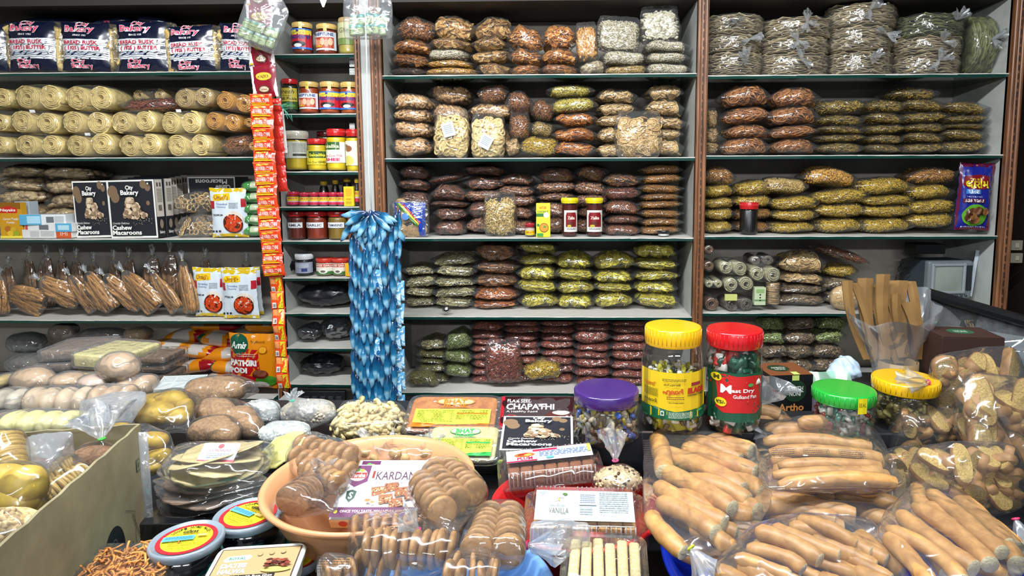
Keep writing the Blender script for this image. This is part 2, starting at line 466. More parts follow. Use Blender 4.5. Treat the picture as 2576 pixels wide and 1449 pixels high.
# bay edges at the front plane (x), from the photograph's verticals near y=400
XL0 = at(-60, 400, D).x
XA = at(690, 800, D).x      # end of the left bay
XB0 = at(722, 900, D).x; XB1 = at(903, 400, D).x
XC0 = at(969, 400, D).x; XC1 = at(1748, 400, D).x
XD0 = at(1774, 400, D).x; XD1 = at(2529, 300, D).x
XE = at(2560, 300, D).x
ZT = at(1400, -2, D).z + .02; ZB = 0.15
shelving = thing('shelving_unit', 'tall brown edged wall shelving with glass shelves behind the counter', 'shelving', (0, D, 0))
def spart(name, vf, mat, smooth=False, **kw):
    V, Fa = vf; V = np.asarray(V) - [0, D, 0]
    return link(name, MB().add((V, Fa)).mesh(name, mat, smooth=smooth), shelving, **kw)
bays = [(XL0 - .5, XA, DEP), (XB0, XB1, .26), (XC0, XC1, DEP), (XD0, XD1, DEP)]
for i, (x0, x1, dp) in enumerate(bays):
    spart('back_panel', box(x1 - x0 + .02, 0.012, ZT - ZB, ((x0 + x1) / 2, D + dp + .006, (ZT + ZB) / 2)), PANEL)
    for x, s in ((x0, -1), (x1, 1)):
        spart('side_panel', box(0.008, dp, ZT - ZB, (x + s * .004, D + dp / 2 + 0.002, (ZT + ZB) / 2)), PANELW)
    spart('top_board', box(x1 - x0 + .02, dp, 0.35, ((x0 + x1) / 2, D + dp / 2, ZT + .15)), pm('#2c2826', 0.7))
def post(x0, x1, z0=ZB, z1=ZT + .1, ridges=3):
    """moulded upright: several half-round beads with a beaded groove"""
    b = MB(); w = (x1 - x0)
    b.add(box(w, .03, z1 - z0, ((x0 + x1) / 2, D - .001 - D + .0, (z0 + z1) / 2)))
    for k in range(ridges):
        cx = x0 + w * (k + .5) / ridges
        a = np.linspace(0, PI, 7); r = w / ridges * .48
        ring = lambda z: [(cx + r * math.cos(t), -.015 - r * .7 * math.sin(t), z) for t in a]
        b.add(loft(np.array([ring(z0), ring(z1)]), False, False))
    o = link('wooden_post', b.mesh('wooden_post', WOOD, smooth=False), shelving)
    # dotted moulding line
    b = MB(); z = z0 + .02; xm = x0 + w * .5
    while z < z1:
        b.add(box(.003, .004, .022, (xm, -.015 - w / ridges * .48 * .72, z))); z += .034
    link('beading', b.mesh('beading', pm('#2a1a10', .6), smooth=False), o, label='dark dashed beading line')
post(at(697, 800, D).x, XB0, ridges=2)
post(XB1, XB1 + .024, ridges=2)
post(XC0 - .045, XC0, ridges=3)
post(XC1, XD0, ridges=3)
post(XD1, XE, ridges=3)
xs0, xs1 = XB1 + .024, XC0 - .045
spart('white_strip', box(xs1 - xs0, .02, ZT - ZB, ((xs0 + xs1) / 2, D + .0, (ZT + ZB) / 2)), pm('#a4a6a2', .5), label='white painted strip between two brown posts')
# glass shelves and newspaper lining
NEWS = None
def news_mat():
    m, nt, b, out = nmat('newspaper'); L = nt.links
    tc = nt.nodes.new('ShaderNodeTexCoord')
    w = nt.nodes.new('ShaderNodeTexWave'); w.bands_direction = 'Y'; w.inputs['Scale'].default_value = 14; w.inputs['Distortion'].default_value = 12
    n = nt.nodes.new('ShaderNodeTexNoise'); n.inputs['Scale'].default_value = 9; n.inputs['Detail'].default_value = 4
    L.new(tc.outputs['Object'], w.inputs['Vector']); L.new(tc.outputs['Object'], n.inputs['Vector'])
    mx = nt.nodes.new('ShaderNodeMath'); mx.operation = 'MULTIPLY'; L.new(w.outputs['Fac'], mx.inputs[0]); L.new(n.outputs['Fac'], mx.inputs[1])
    r = nt.nodes.new('ShaderNodeValToRGB'); r.color_ramp.elements[0].position = .0; r.color_ramp.elements[1].position = .8
    r.color_ramp.elements[0].color = lin('#c6c3bb'); r.color_ramp.elements[1].color = lin('#b4b1aa')
    L.new(mx.outputs[0], r.inputs['Fac']); L.new(r.outputs[0], b.inputs['Base Color']); b.inputs['Roughness'].default_value = 0.8
    return m
NEWS = news_mat()
ROWS = {}      # bay -> list of shelf z
def snap(x, z, Y=D):
    """shift that makes things read off the photo at depth Y stand on the shelf under them"""
    bay = 'left' if x < XA else 'narrow' if x < XB1 + .02 else 'middle' if x < XC1 else 'right'
    e = lambda s: EYE.z + (s - EYE.z) * Y / D
    c = [s for s in ROWS[bay] if e(s) < z + .016]
    if not c: return 0.0
    s = max(c)
    if e(s) >= s: return s - e(s) + .003
    return s + .0035 - z if z < s + .012 else min(s - e(s), .012)
def inbay(x0, x1, m=.006):
    """keep a width inside its bay"""
    c = (x0 + x1) / 2; a, b = (-9, XA) if c < XA else (XB0, XB1) if c < XB1 + .02 else (XC0, XC1) if c < XC1 else (XD0, XD1)
    return max(x0, a + m), min(x1, b - m)
def shelf_row(bay, py, dp=DEP, paper=True, seed=0, label=None):
    x0, x1 = {'left': (XL0 - .5, XA), 'narrow': (XB0, XB1), 'middle': (XC0, XC1), 'right': (XD0, XD1)}[bay]
    pxm = {'left': 330, 'narrow': 810, 'middle': 1360, 'right': 2150}[bay]
    z = at(pxm, py, D).z
    spart('glass_shelf', box(x1 - x0, dp, 0.012, ((x0 + x1) / 2, D + dp / 2, z - .0065)), GLASS)
    rs = np.random.RandomState(seed + int(py))
    # lining sheets, each hanging a little over the edge
    x = x0
    while paper and x < x1 - .02:
        w = min(rs.uniform(.28, .42), x1 - x)
        n = 14; xx = np.linspace(x, x + w, n); hang = .0006 + rs.uniform(0.000, .002) * np.abs(np.sin(xx * rs.uniform(8, 30) + rs.uniform(0, 6)))
        rings = [[(a, D - .002 - .001 * rs.rand(), z - .001 - h) for a, h in zip(xx, hang)],
                 [(a, D - .002, z + .0012 + .001 * rs.rand()) for a in xx],
                 [(a, D + .04, z + .0008) for a in xx], [(a, D + dp - .02, z + .0008) for a in xx]]
        V, Fa = loft(np.array(rings), False, False)
        o = link('newspaper_sheet', MB().add((V, Fa)).mesh('newspaper_sheet', NEWS, smooth=False), shelving, loc=(0, -D, 0))
        x += w
    ROWS.setdefault(bay, []).append(z)
    return z
for py in (182, 397, 602, 806, 1000): shelf_row('left', py)
for py in (137, 287, 432, 521, 607, 699, 788, 876, 966): shelf_row('narrow', py, .26)
for py in (188, 398, 599, 797, 988): shelf_row('middle', py)
for py in (188, 391, 594, 788, 985): shelf_row('right', py)
# dim wall beyond the last post
for y0, y1, c_, nm in ((602, 632, '#8a8676', 'cream switch plate high'), (634, 664, '#8a8676', 'cream switch plate low')):
    p = at(2556, (y0 + y1) / 2, D + .12); t = thing('switch_plate', nm + 'er on the dim wall right of shelving', 'switch', p)
    link('plate', MB().add(rbox(.05, .01, .042, .002)).mesh('plate', pm(c_, .4), smooth=False), t)
    link('rocker', MB().add(rbox(.016, .006, .02, .002)).mesh('rocker', pm('#a8a494', .4), smooth=False), t, (0, -.007, 0))
p = at(2572, 400, D + .3)
t = thing('cupboard_side', 'dark brown cupboard standing at the right frame edge', 'cupboard', (p.x + .3, D + .3, 0)); link('body', MB().add(box(.62, .3, 2.2, (0, 0, 1.1))).mesh('body', pm('#2a211b', .6), smooth=False), t)
# steel shelf brackets in the narrow bay
for py in (160, 180, 318):
    p = at(886, py, D + .05)
    b = MB().add(box(.022, .002, .026)); 
    for sx in (-.005, .005):
        for sz in (-.006, .006): b.add(lathe([(0.0001, .0), (.0022, 0), (.0022, .002)], 8), 1, (sx, -.0012, sz), (PI / 2, 0, 0))
    spart('bracket', xf((b.pts(), b.Fs), p), pm('#b9bab8', .35), label='small pale metal bracket with dark holes')
# switchboard at the foot of the narrow bay
p = at(815, 1003, D + .02)
sw = thing('switchboard', 'black switchboard low in the narrow bay behind the counter goods', 'switchboard', p)
link('plate', MB().add(rbox(.19, .02, .075, .004)).mesh('plate', pm('#1f2022', .35), smooth=False), sw)
for k in range(5):
    link('switch', MB().add(rbox(.022, .008, .03, .002)).mesh('switch', pm('#333538', .3), smooth=False), sw, (-.07 + .035 * k, -.013, 0))
# counter (large table) with the shop aisle behind it
cn = thing('counter', 'long shop counter heaped with snack packets and basins', 'counter', (0, 1.25, 0))
link('counter_top', MB().add(rbox(3.6, 1.4, .04, .006, (0, 0, CT - .02))).mesh('counter_top', pm('#26282c', .35), smooth=False), cn)
link('counter_body', MB().add(box(3.5, 1.2, CT - .04, (0, 0, (CT - .04) / 2))).mesh('counter_body', pm('#3a2f28', .6), smooth=False), cn)
for x0, x1, y0, y1, z1, nm in ((.03, 1.5, 1.365, 1.50, 1.03, 'upper dark step under the jars'), (.55, 1.5, 1.505, 1.90, 1.0, 'rear dark step under the paper bags and dark boxes'), (-1.75, .02, 1.46, 1.86, .918, 'long low step under the loaves and rear packs')):
    st = thing('display_step', nm, 'step', ((x0 + x1) / 2, (y0 + y1) / 2, CT))
    link('step', MB().add(rbox(x1 - x0, y1 - y0, z1 - CT, .003, (0, 0, (z1 - CT) / 2))).mesh('step', pm('#1d1e22', .5), smooth=False), st)
# ------------------------------------------------------------------ snack fillings (one mesh of many tiny pieces) and film bags
FILM = film(haze=.03, gloss=.065, rough=.11)
FILM_D = FILM
FILM_W = film(haze=0.16, gloss=0.16, rough=0.16, scale=26, strength=1.0)
def curl(n, r, turns, k0=0.15, zw=0.0, rs=None):
    t = np.linspace(0, turns * 2 * PI, n); R = r * (k0 + (1 - k0) * t / t[-1])
    return np.stack([R * np.cos(t), R * np.sin(t), zw * np.sin(t * 1.7)], -1)
def wig(rs, L, n=6, w=0.25):
    t = np.linspace(-.5, .5, n); p = rs.uniform(0, 6, 3)
    return np.stack([t * L, w * L * np.sin(t * rs.uniform(3, 7) + p[0]) * .5, w * L * np.sin(t * rs.uniform(3, 7) + p[1]) * .4], -1)
def chip(r, th, rs, n=12, cup=.25, rag=.05):
    a = np.arange(n) / n * 2 * PI; q = 1 + rag * rs.uniform(-1, 1, n); p = rs.uniform(0, 6); c = cup * r
    def ring(f, z): 
        return np.stack([r * f * q * np.cos(a), r * f * q * np.sin(a) * .92, z + c * f * f * np.cos(2 * a + p) * .6 + c * f * f * .5], -1)
    return loft(np.stack([ring(.02, th * .3), ring(.55, th * .3), ring(.93, th * .55), ring(1, 0), ring(.93, -th * .5), ring(.02, -th * .4)]))
def plate(r, th, rs, n=10):   # large bent crisp
    return chip(r, th, rs, n, cup=rs.uniform(.15, .45), rag=.22)
PIECE = {
 'banana': (lambda rs: chip(rs.uniform(.017, .024), .0022, rs), 95, '#a89416', '#d8cf3a', '#e6e27a', dict(flat=.5)),
 'palechip': (lambda rs: chip(rs.uniform(.011, .016), .0024, rs), 120, '#857b4c', '#c3b98a', '#d8d2a8', dict(flat=.6)),
 'orangechip': (lambda rs: chip(rs.uniform(.014, .020), .0022, rs), 110, '#8e4312', '#cf7c22', '#dd9a3a', dict(flat=.6)),
 'browncrisp': (lambda rs: plate(rs.uniform(.022, .032), .002, rs), 60, '#744420', '#bc8248', '#cc985c', dict(flat=.6)),
 'papdi': (lambda rs: plate(rs.uniform(.024, .038), .0016, rs, 12), 55, '#b8883c', '#ecc682', '#f4dca4', dict(flat=.35)),
 'orangecrisp': (lambda rs: plate(rs.uniform(.018, .028), .003, rs), 70, '#b06a20', '#e8a850', '#f0c47c', dict(flat=.6, ns=260)),
 'ribbon': (lambda rs: tube(wig(rs, rs.uniform(.03, .06), 7, .35), .0045, 4, flat=.25), 130, '#7d4a1c', '#b87a38', '#cf9450', dict(flat=.3)),
 'ring': (lambda rs: torus(rs.uniform(.014, .019), .005, 14, 6, rs.uniform(.8, 1.2)), 85, '#c4a564', '#f0da9c', '#f6e8bc', dict(flat=.2)),
 'brownring': (lambda rs: torus(rs.uniform(.015, .021), .0032, 16, 5), 105, '#804a1c', '#c07f3e', '#d29858', dict(flat=.2)),
 'pretzel': (lambda rs: torus(rs.uniform(.018, .024), .0065, 14, 6, rs.uniform(.7, 1.3)), 55, '#4a2614', '#8a5434', '#9c6844', dict(flat=.35)),
 'knob': (lambda rs: tube(curl(12, .012, .8, .6, .003), .0055, 6), 90, '#6a402a', '#b07a50', '#be8c60', dict(flat=.2)),
 'sev': (lambda rs: tube(wig(rs, rs.uniform(.018, .04), 6, .5), .0016, 4), 400, '#b08c18', '#ecc82c', '#f4e064', dict(flat=.5)),
 'orangesev': (lambda rs: tube(wig(rs, rs.uniform(.025, .05), 6, .35), .0017, 4), 340, '#9e6210', '#dea036', '#eaba56', dict(flat=.5)),
 'darksev': (lambda rs: tube(wig(rs, rs.uniform(.03, .05), 6, .3), .0016, 4), 330, '#743c18', '#bc7038', '#cc864a', dict(flat=.6)),
 'stick': (lambda rs: tube(wig(rs, rs.uniform(.028, .045), 5, .15), .0026, 5), 230, '#b3924e', '#d8bd76', '#e4d094', dict(flat=.3)),
 'brownstick': (lambda rs: tube(wig(rs, rs.uniform(.03, .055), 5, .2), .003, 4, flat=.7), 190, '#824818', '#c47e38', '#d89a54', dict(flat=.4)),
 'yellowgrain': (lambda rs: tube(wig(rs, .016, 3, .2), .0021, 5), 560, '#a89324', '#d2c250', '#e0d680', dict(flat=.3)),
 'cube': (lambda rs: rbox(rs.uniform(.012, .018), rs.uniform(.012, .018), rs.uniform(.008, .013), .002, seg=1), 150, '#a67a46', '#e0b680', '#eccb9c', dict(flat=.1)),
 'chakli': (lambda rs: tube(curl(28, rs.uniform(.018, .023), 2.6, .12, .002), .0032, 5), 62, '#b08a4c', '#e2c288', '#eed6a6', dict(flat=.15)),
 'orangechakli': (lambda rs: tube(curl(28, rs.uniform(.017, .021), 2.6, .12, .002), .0029, 5), 70, '#9a5212', '#dc8c34', '#e8a452', dict(flat=.2)),
 'peanut': (lambda rs: ball(7, 5, .0058, .0058, .0072), 420, '#5a2010', '#a04a2a', '#b86a40', dict(flat=0)),
 'beige_ball': (lambda rs: ball(9, 6, .0095, .0095, .0098), 240, '#b8803c', '#e2b068', '#ecc88a', dict(flat=0)),
 'paleball': (lambda rs: ball(9, 6, .016, .016, .014), 110, '#a09070', '#cfc0a0', '#ddd2b8', dict(flat=0)),
 'puff': (lambda rs: ball(7, 5, .0026, .0026, .0062), 900, '#b4aa8a', '#e0d8c0', '#ece6d4', dict(flat=.1)),
 'yellowpuff': (lambda rs: ball(7, 5, .0026, .0026, .006), 800, '#b08a3c', '#d8bc74', '#e2d09a', dict(flat=.1)),
 'corn': (lambda rs: ball(7, 5, .0042, .0042, .004), 520, '#b07c1a', '#dca63a', '#e4bc62', dict(flat=0)),
 'popcorn': (lambda rs: ball(8, 5, rs.uniform(.006, .010), .007, .008), 300, '#b4ac92', '#ddd6be', '#e8e4d4', dict(flat=0)),
 'granola': (lambda rs: ball(6, 4, .004, .003, .002), 700, '#7c4e22', '#c08c4c', '#d0a468', dict(flat=.2)),
 'strip': (lambda rs: tube(wig(rs, rs.uniform(.03, .05), 5, .25), .004, 4, flat=.22), 190, '#94701c', '#d8ba4c', '#e6d47c', dict(flat=.65)),
 'redstick': (lambda rs: tube(wig(rs, rs.uniform(.03, .05), 5, .12), .002, 4), 230, '#6a2a12', '#a8552c', '#b86c42', dict(flat=.7)),
 'oliveseed': (lambda rs: ball(7, 4, .005, .0035, .0018), 460, '#4e4a14', '#8a8432', '#9c9850', dict(flat=.4)),
 'greenseed': (lambda rs: ball(7, 4, .0062, .004, .0018), 420, '#4c5a20', '#8c9848', '#a8b06a', dict(flat=.4)),
 'puri': (lambda rs: ball(10, 7, .021, .018, .016), 55, '#92784e', '#cdb284', '#dcc8a0', dict(flat=.3)),
 'greentwist': (lambda rs: tube(curl(14, .014, .9, .5, .004), .0055, 6), 80, '#6c7a38', '#a2ae60', '#b2bc74', dict(flat=.2)),
 'browntwist': (lambda rs: tube(curl(14, .014, 1.4, .4, .004), .005, 6), 85, '#5c4630', '#98805c', '#a8926e', dict(flat=.2)),
 'crinkle_chip': (lambda rs: plate(rs.uniform(.016, .024), .004, rs), 80, '#4a2c1c', '#7a5238', '#8c6448', dict(flat=.8)),
 'cashew': (lambda rs: tube(curl(8, .012, .5, .9, 0), [.002, .005, .006, .006, .006, .006, .005, .002], 6), 160, '#b09a62', '#dccb98', '#e8dcb8', dict(flat=.3)),
}
PROTO = {}
DIMS = {'flat': (.18, .17, .056), 'mid': (.15, .14, .095), 'stand': (.15, .07, .17)}   # w, depth, h
def rot_to(nrm, rs):
    z = nrm / (np.linalg.norm(nrm) + 1e-9); t = rs.randn(3); x = np.cross(t, z); x /= np.linalg.norm(x) + 1e-9
    return np.stack([x, np.cross(z, x), z], -1)
def filling(kind, form, var):
    key = (kind, form, var)
    if key in PROTO: return PROTO[key]
    gen, cnt, c1, c2, c3, opt = PIECE[kind]
    rs = np.random.RandomState(abs(hash_s(kind)) % 9999 + var * 17 + len(form))
    W, Dp, H = DIMS[form]; e1, e2 = (.62, .42) if form != 'stand' else (.5, .45)
    mb = MB()
    small = cnt > 300
    core = .90 if small else .78
    mb.add(sup(W / 2 * core - (.002 if small else .008), Dp / 2 * core, H / 2 * core * (.98 if small else .92), e1, e2, 24, 12))
    f = lambda c, e: np.sign(c) * np.abs(c) ** e
    n = int(cnt * (1.35 if form == 'flat' else 1.6 if form == 'mid' else 1.7))
    k = 0; pool = [gen(rs) for _ in range(7)]
    while k < n:
        # a point on the box, drawn in to the rounded bag
        q = np.array([rs.uniform(-1, 1), rs.uniform(-1, .5), rs.uniform(-1, 1)])
        ax = rs.choice(3, p=(.16, .52, .32) if form != 'stand' else (.1, .8, .1))
        q[ax] = rs.choice((-1, 1)) if ax != 1 else -1.
        if ax == 2 and q[2] < 0 and rs.rand() < .6: q[2] = 1.
        Fq = (abs(q[0]) ** (2 / e2) + abs(q[1]) ** (2 / e2)) ** (e2 / e1) + abs(q[2]) ** (2 / e1)
        q = q * Fq ** (-e1 / 2)
        dp = rs.uniform(.93, 1.0) if small else rs.uniform(.82, .99)
        p = q * np.array([W / 2, Dp / 2, H / 2]) * dp
        nr = np.array([p[0] / W ** 2, p[1] / Dp ** 2, p[2] / H ** 2]); nr /= np.linalg.norm(nr) + 1e-9
        fl = opt['flat'] if form != 'stand' else opt['flat'] * .2
        o = nr * (1 - fl) + np.array([0, 0, 1.0]) * fl + rs.randn(3) * .28
        mb.add(pool[rs.randint(7)], 0, p, rot_to(o, rs)); k += 1
    ph = rs.uniform(0, 6, 4)
    def warp(V):
        V = V.copy(); x = V[:, 0] / W * 2; y = V[:, 1] / Dp * 2
        V[:, 2] += H * (.10 if form != 'stand' else .02) * (np.sin(x * 2.2 + ph[0]) + .5 * np.sin(x * 5 + ph[1] + y * 2)) - (H * .10 * x * x if form != 'stand' else 0)
        V[:, 0] += W * (.03 if form != 'stand' else .015) * np.sin(V[:, 2] / H * 4 + ph[2]); V[:, 1] += Dp * .03 * np.sin(x * 3 + ph[3])
        return V
    mb.V = [warp(v) for v in mb.V]
    P = mb.pts()
    me = mb.mesh(kind, food(c1, c2, .5, opt.get('ns', 120), .3, c3))
    lo, hi = P.min(0), P.max(0)
    if form == 'stand':
        ex = [(s * W * .47, y, hi[2] + .022) for s in (-1, 1) for y in (-.002, .002)] + [(s * W * .49, 0, lo[2] + .004) for s in (-1, 1)]
    else:
        ex = [(s * (hi[0] + rs.uniform(.008, .024)), y * Dp, H * rs.uniform(-.2, .05)) for s in (-1, 1) for y in (-.40, .35)]
        ex += [(x * W, -Dp / 2 - rs.uniform(.0, .006), H * rs.uniform(-.35, -.1)) for x in (-.42, .42)]
    V, Fa = hull_film(np.concatenate([P, np.repeat(np.array(ex), 40, 0)]), .002, .007, 80, 56, 28, seed=var)
    V[:, 2] = np.clip(V[:, 2], lo[2] - .001, (hi[2] + .001) if form != 'stand' else 9)
    fb = MB().add((V, Fa))
    fm = fb.mesh('film', FILM)
    PROTO[key] = (me, fm, (hi[0] - lo[0] + .002, hi[1] - lo[1] + .006, (hi[2] - lo[2]) * (.92 if form == 'flat' else .96)), lo, hi)
    return PROTO[key]
def hash_s(s):
    h = 7
    for ch in s: h = (h * 31 + ord(ch)) % 100003
    return h
NM = {  # kind -> (object name, part name, words)
 'banana': ('banana_chip_bag', 'banana_chips', 'yellow banana chips'), 'palechip': ('banana_chip_bag', 'banana_chips', 'pale plantain chips'),
 'orangechip': ('banana_chip_bag', 'banana_chips', 'orange spiced banana chips'), 'browncrisp': ('crisp_bag', 'crisps', 'brown crisps'),
 'papdi': ('crisp_bag', 'crisps', 'large tan crisps'), 'orangecrisp': ('crisp_bag', 'crisps', 'orange crackers'), 'ribbon': ('snack_bag', 'ribbon_snack', 'brown ribbon snacks'),
 'ring': ('ring_snack_bag', 'ring_snacks', 'cream ring snacks'), 'brownring': ('ring_snack_bag', 'ring_snacks', 'brown ring snacks'), 'pretzel': ('pretzel_bag', 'pretzels', 'dark brown fried rings'),
 'knob': ('snack_bag', 'curled_snack', 'brown curled snacks'), 'sev': ('noodle_snack_bag', 'noodle_snack', 'yellow noodle snack'), 'orangesev': ('noodle_snack_bag', 'noodle_snack', 'golden noodle snack'),
 'darksev': ('noodle_snack_bag', 'noodle_snack', 'reddish brown noodle snack'), 'stick': ('stick_snack_bag', 'stick_snack', 'pale golden stick snacks'), 'brownstick': ('stick_snack_bag', 'stick_snack', 'brown stick snacks'),
 'yellowgrain': ('snack_bag', 'fried_lentils', 'pale yellow grains'), 'cube': ('sweet_cube_bag', 'fried_cubes', 'tan fried cubes'), 'chakli': ('spiral_snack_bag', 'spiral_snacks', 'beige spiral snacks'),
 'orangechakli': ('spiral_snack_bag', 'spiral_snacks', 'orange brown spirals'), 'peanut': ('peanut_bag', 'peanuts', 'red skinned peanuts'), 'beige_ball': ('snack_ball_bag', 'snack_balls', 'golden snack balls'),
 'paleball': ('snack_ball_bag', 'snack_balls', 'pale snack balls'), 'puff': ('puffed_rice_bag', 'puffed_rice', 'white puffed rice'), 'yellowpuff': ('puffed_rice_bag', 'puffed_rice', 'golden puffed rice'),
 'corn': ('corn_bag', 'corn_kernels', 'golden corn kernels'), 'popcorn': ('popcorn_bag', 'popcorn', 'white popped seeds'), 'granola': ('granola_bag', 'granola', 'brown flaky granules'),
 'strip': ('strip_snack_bag', 'strip_snack', 'greenish yellow fried strips'), 'redstick': ('stick_snack_bag', 'stick_snack', 'rust red sticks'), 'oliveseed': ('seed_bag', 'seeds', 'olive brown seeds'),
 'greenseed': ('seed_bag', 'seeds', 'green pumpkin seeds'), 'puri': ('puff_bag', 'fried_puffs', 'round beige puffs'), 'greentwist': ('twist_snack_bag', 'twist_snack', 'green twisted snacks'),
 'browntwist': ('twist_snack_bag', 'twist_snack', 'brown twisted snacks'), 'crinkle_chip': ('crisp_bag', 'crisps', 'dark brown crisps'), 'cashew': ('cashew_bag', 'cashews', 'pale cashews')}
RNG = random.Random(5)
USED = {}
def bag(kind, x0, y0, x1, y1, where, b=0.0, tilt=0.0, form=None, dep=1.0, yaw=None, dz=None):
    """a filled bag whose front fills this part of the shelf front"""
    Y = D + .028 + b
    p0, p1 = at(x0, (y0 + y1) / 2, Y), at(x1, (y0 + y1) / 2, Y)
    zt, zb = at((x0 + x1) / 2, y0, Y).z, at((x0 + x1) / 2, y1, Y).z
    p0.x, p1.x = inbay(p0.x, p1.x, .02); zt = min(zt, ZT - .04)
    w, h = p1.x - p0.x, zt - zb
    dz = snap(p0.x + .01, zb, Y) if dz is None else dz; zt += dz; zb += dz
    ar = h / w
    form = form or ('flat' if ar < .48 else 'mid' if ar < .85 else 'stand')
    var = USED.get((kind, form), 0) % 3; USED[(kind, form)] = USED.get((kind, form), 0) + 1
    me, fm, (W, Dp, H), lo, hi = filling(kind, form, var)
    sx, sz = w / W, h / H
    if tilt:
        t = abs(tilt); c, s = math.cos(t), math.sin(t)
        # keep the rotated outline inside the box
        k = (w * c - h * s) / max(c * c - s * s, .2); q = (h * c - w * s) / max(c * c - s * s, .2)
        sx, sz = max(k, w * .6) / W, max(q, h * .45) / H
    sy = dep; zc = zb + (hi[2] - lo[2]) * sz / 2 + .001 if not tilt and form != 'stand' else (zt + zb) / 2
    name, part, words = NM[kind]
    lab = where if len(where) > 0 and where[0] == '!' else None
    label = lab[1:] if lab else ('bag of %s, %s' % (words, where))
    yw = RNG.uniform(-.05, .05) if yaw is None else yaw
    g = thing(name, label, 'snack bag', ((p0.x + p1.x) / 2, Y + Dp * sy / 2, zc), (0, tilt, yw), sc=(sx, sy, sz))
    flip = RNG.choice((-1, 1)) if form != 'stand' else 1
    o = link(part, me, g, loc=(-(lo[0] + hi[0]) / 2, -(lo[1] + hi[1]) / 2, -(lo[2] + hi[2]) / 2 - .0), kind='stuff')
    f = link('film', fm, g, loc=(-(lo[0] + hi[0]) / 2, -(lo[1] + hi[1]) / 2, -(lo[2] + hi[2]) / 2))
    return g
ORD = ['lowest', 'second up', 'third up', 'fourth up', 'fifth up', 'sixth up', 'seventh up', 'eighth up', 'ninth up']
def stack(kinds, x0, x1, ys, place, b=0.0, jit=4, **kw):
    """ys: tops from the bottom up, first entry is the base line"""
    n = len(ys) - 1; q = at(x0 + 3, ys[0], D + .028 + b); kw['dz'] = snap(q.x + .01, q.z, D + .028 + b)
    for i in range(n):
        k = kinds[i] if isinstance(kinds, (list, tuple)) else kinds
        j0, j1 = RNG.uniform(-jit, jit), RNG.uniform(-jit, jit)
        o = 'topmost' if i == n - 1 and n > 1 else ORD[i]
        bag(k, x0 + j0, ys[i + 1], x1 + j1, ys[i], '%s %s' % (o, place), b, **kw)
# ================================================================== middle bay
T = 'top middle shelf'
bag('redstick' if False else 'brownstick', 989, 31, 1090, 97, 'on the left end pile, %s' % T, .03)
bag('orangecrisp', 972, 96, 1075, 131, 'third up the left pile, %s' % T)
bag('orangecrisp', 971, 131, 1072, 167, 'second up the left pile, %s' % T)
bag('crinkle_chip', 973, 166, 1070, 186, 'lowest of the left pile, %s' % T)
bag('papdi', 1088, 24, 1188, 96, 'topmost of the pile over puffed rice, %s' % T, .03)
bag('papdi', 1075, 90, 1180, 122, 'resting on the puffed rice bag, %s' % T)
bag('puff', 1070, 120, 1171, 150, 'between crisps and golden corn, %s' % T)
bag('corn', 1070, 147, 1183, 168, 'upper of two, %s' % T)
bag('corn', 1064, 167, 1195, 186, 'lower of two, %s' % T)
bag('papdi', 1186, 27, 1286, 99, 'topmost of the taller crisp pile, %s' % T, .03)
bag('papdi', 1183, 86, 1270, 124, 'second from top, taller crisp pile, %s' % T)
bag('papdi', 1180, 121, 1282, 155, 'second from bottom, taller crisp pile, %s' % T)
bag('papdi', 1197, 154, 1284, 186, 'lowest of the taller crisp pile, %s' % T)
bag('orangecrisp', 1272, 54, 1366, 122, 'topmost of the central pile, %s' % T, .02, form='mid')
bag('orangecrisp', 1279, 118, 1362, 160, 'middle of the central pile, %s' % T)
bag('orangecrisp', 1282, 158, 1357, 186, 'lowest of the central pile, %s' % T)
bag('orangecrisp', 1364, 54, 1452, 122, 'topmost, beside the snack balls, %s' % T, .02, form='mid')
bag('orangecrisp', 1360, 118, 1453, 160, 'second, beside the snack balls, %s' % T)
bag('orangecrisp', 1362, 157, 1453, 186, 'lowest, beside the snack balls, %s' % T)
bag('beige_ball', 1446, 60, 1508, 150, 'tall, standing against the rice bags, %s' % T, .0, tilt=-.06, form='stand')
bag('paleball', 1458, 148, 1521, 186, 'small, under the golden balls, %s' % T, form='mid')
bag('puff', 1498, 41, 1616, 128, 'large and upright on two others, %s' % T, .02, tilt=.05, form='stand')
bag('puff', 1519, 124, 1625, 163, 'under the large upright one, %s' % T)
bag('yellowpuff', 1523, 162, 1631, 187, 'lowest of its pile, %s' % T)
bag('popcorn', 1612, 2, 1716, 103, 'upright on the right end pile, %s' % T, .02, tilt=-.03, form='stand')
bag('puff', 1628, 97, 1732, 129, 'upper right end, %s' % T)
bag('puff', 1629, 128, 1732, 157, 'middle right end, %s' % T)
bag('puff', 1631, 156, 1739, 187, 'lowest right end, %s' % T)
T = 'second middle shelf'
stack('cube', 973, 1078, [394, 348, 308, 274, 236], 'in the left end stack, %s' % T, .0)
stack('cube', 1080, 1176, [394, 350, 308, 262, 214], 'behind the left ring bag, %s' % T, .075)
bag('ring', 1084, 288, 1181, 396, 'upright with a white slip, left of two, %s' % T, 0, form='stand')
bag('ring', 1180, 293, 1270, 396, 'upright with a white slip, right of two, %s' % T, 0, form='stand')
bag('brownstick', 1197, 211, 1273, 264, 'square topmost one, %s' % T, .03, form='mid')
bag('cube', 1178, 260, 1290, 298, 'above the right ring bag, %s' % T, .04)
bag('cube', 1182, 298, 1285, 392, 'behind the right ring bag, %s' % T, .08, form='mid')
bag('brownstick', 1276, 228, 1336, 287, 'small, left of two upper ones, %s' % T, .01, form='mid')
bag('brownstick', 1279, 287, 1333, 347, 'small, upright with white tape, %s' % T, .01, form='stand')
bag('brownstick', 1334, 248, 1394, 304, 'small, right of two upper ones, %s' % T, .01, form='mid')
bag('stick', 1333, 304, 1390, 346, 'small, above the big yellow bag, %s' % T, .02, form='mid')
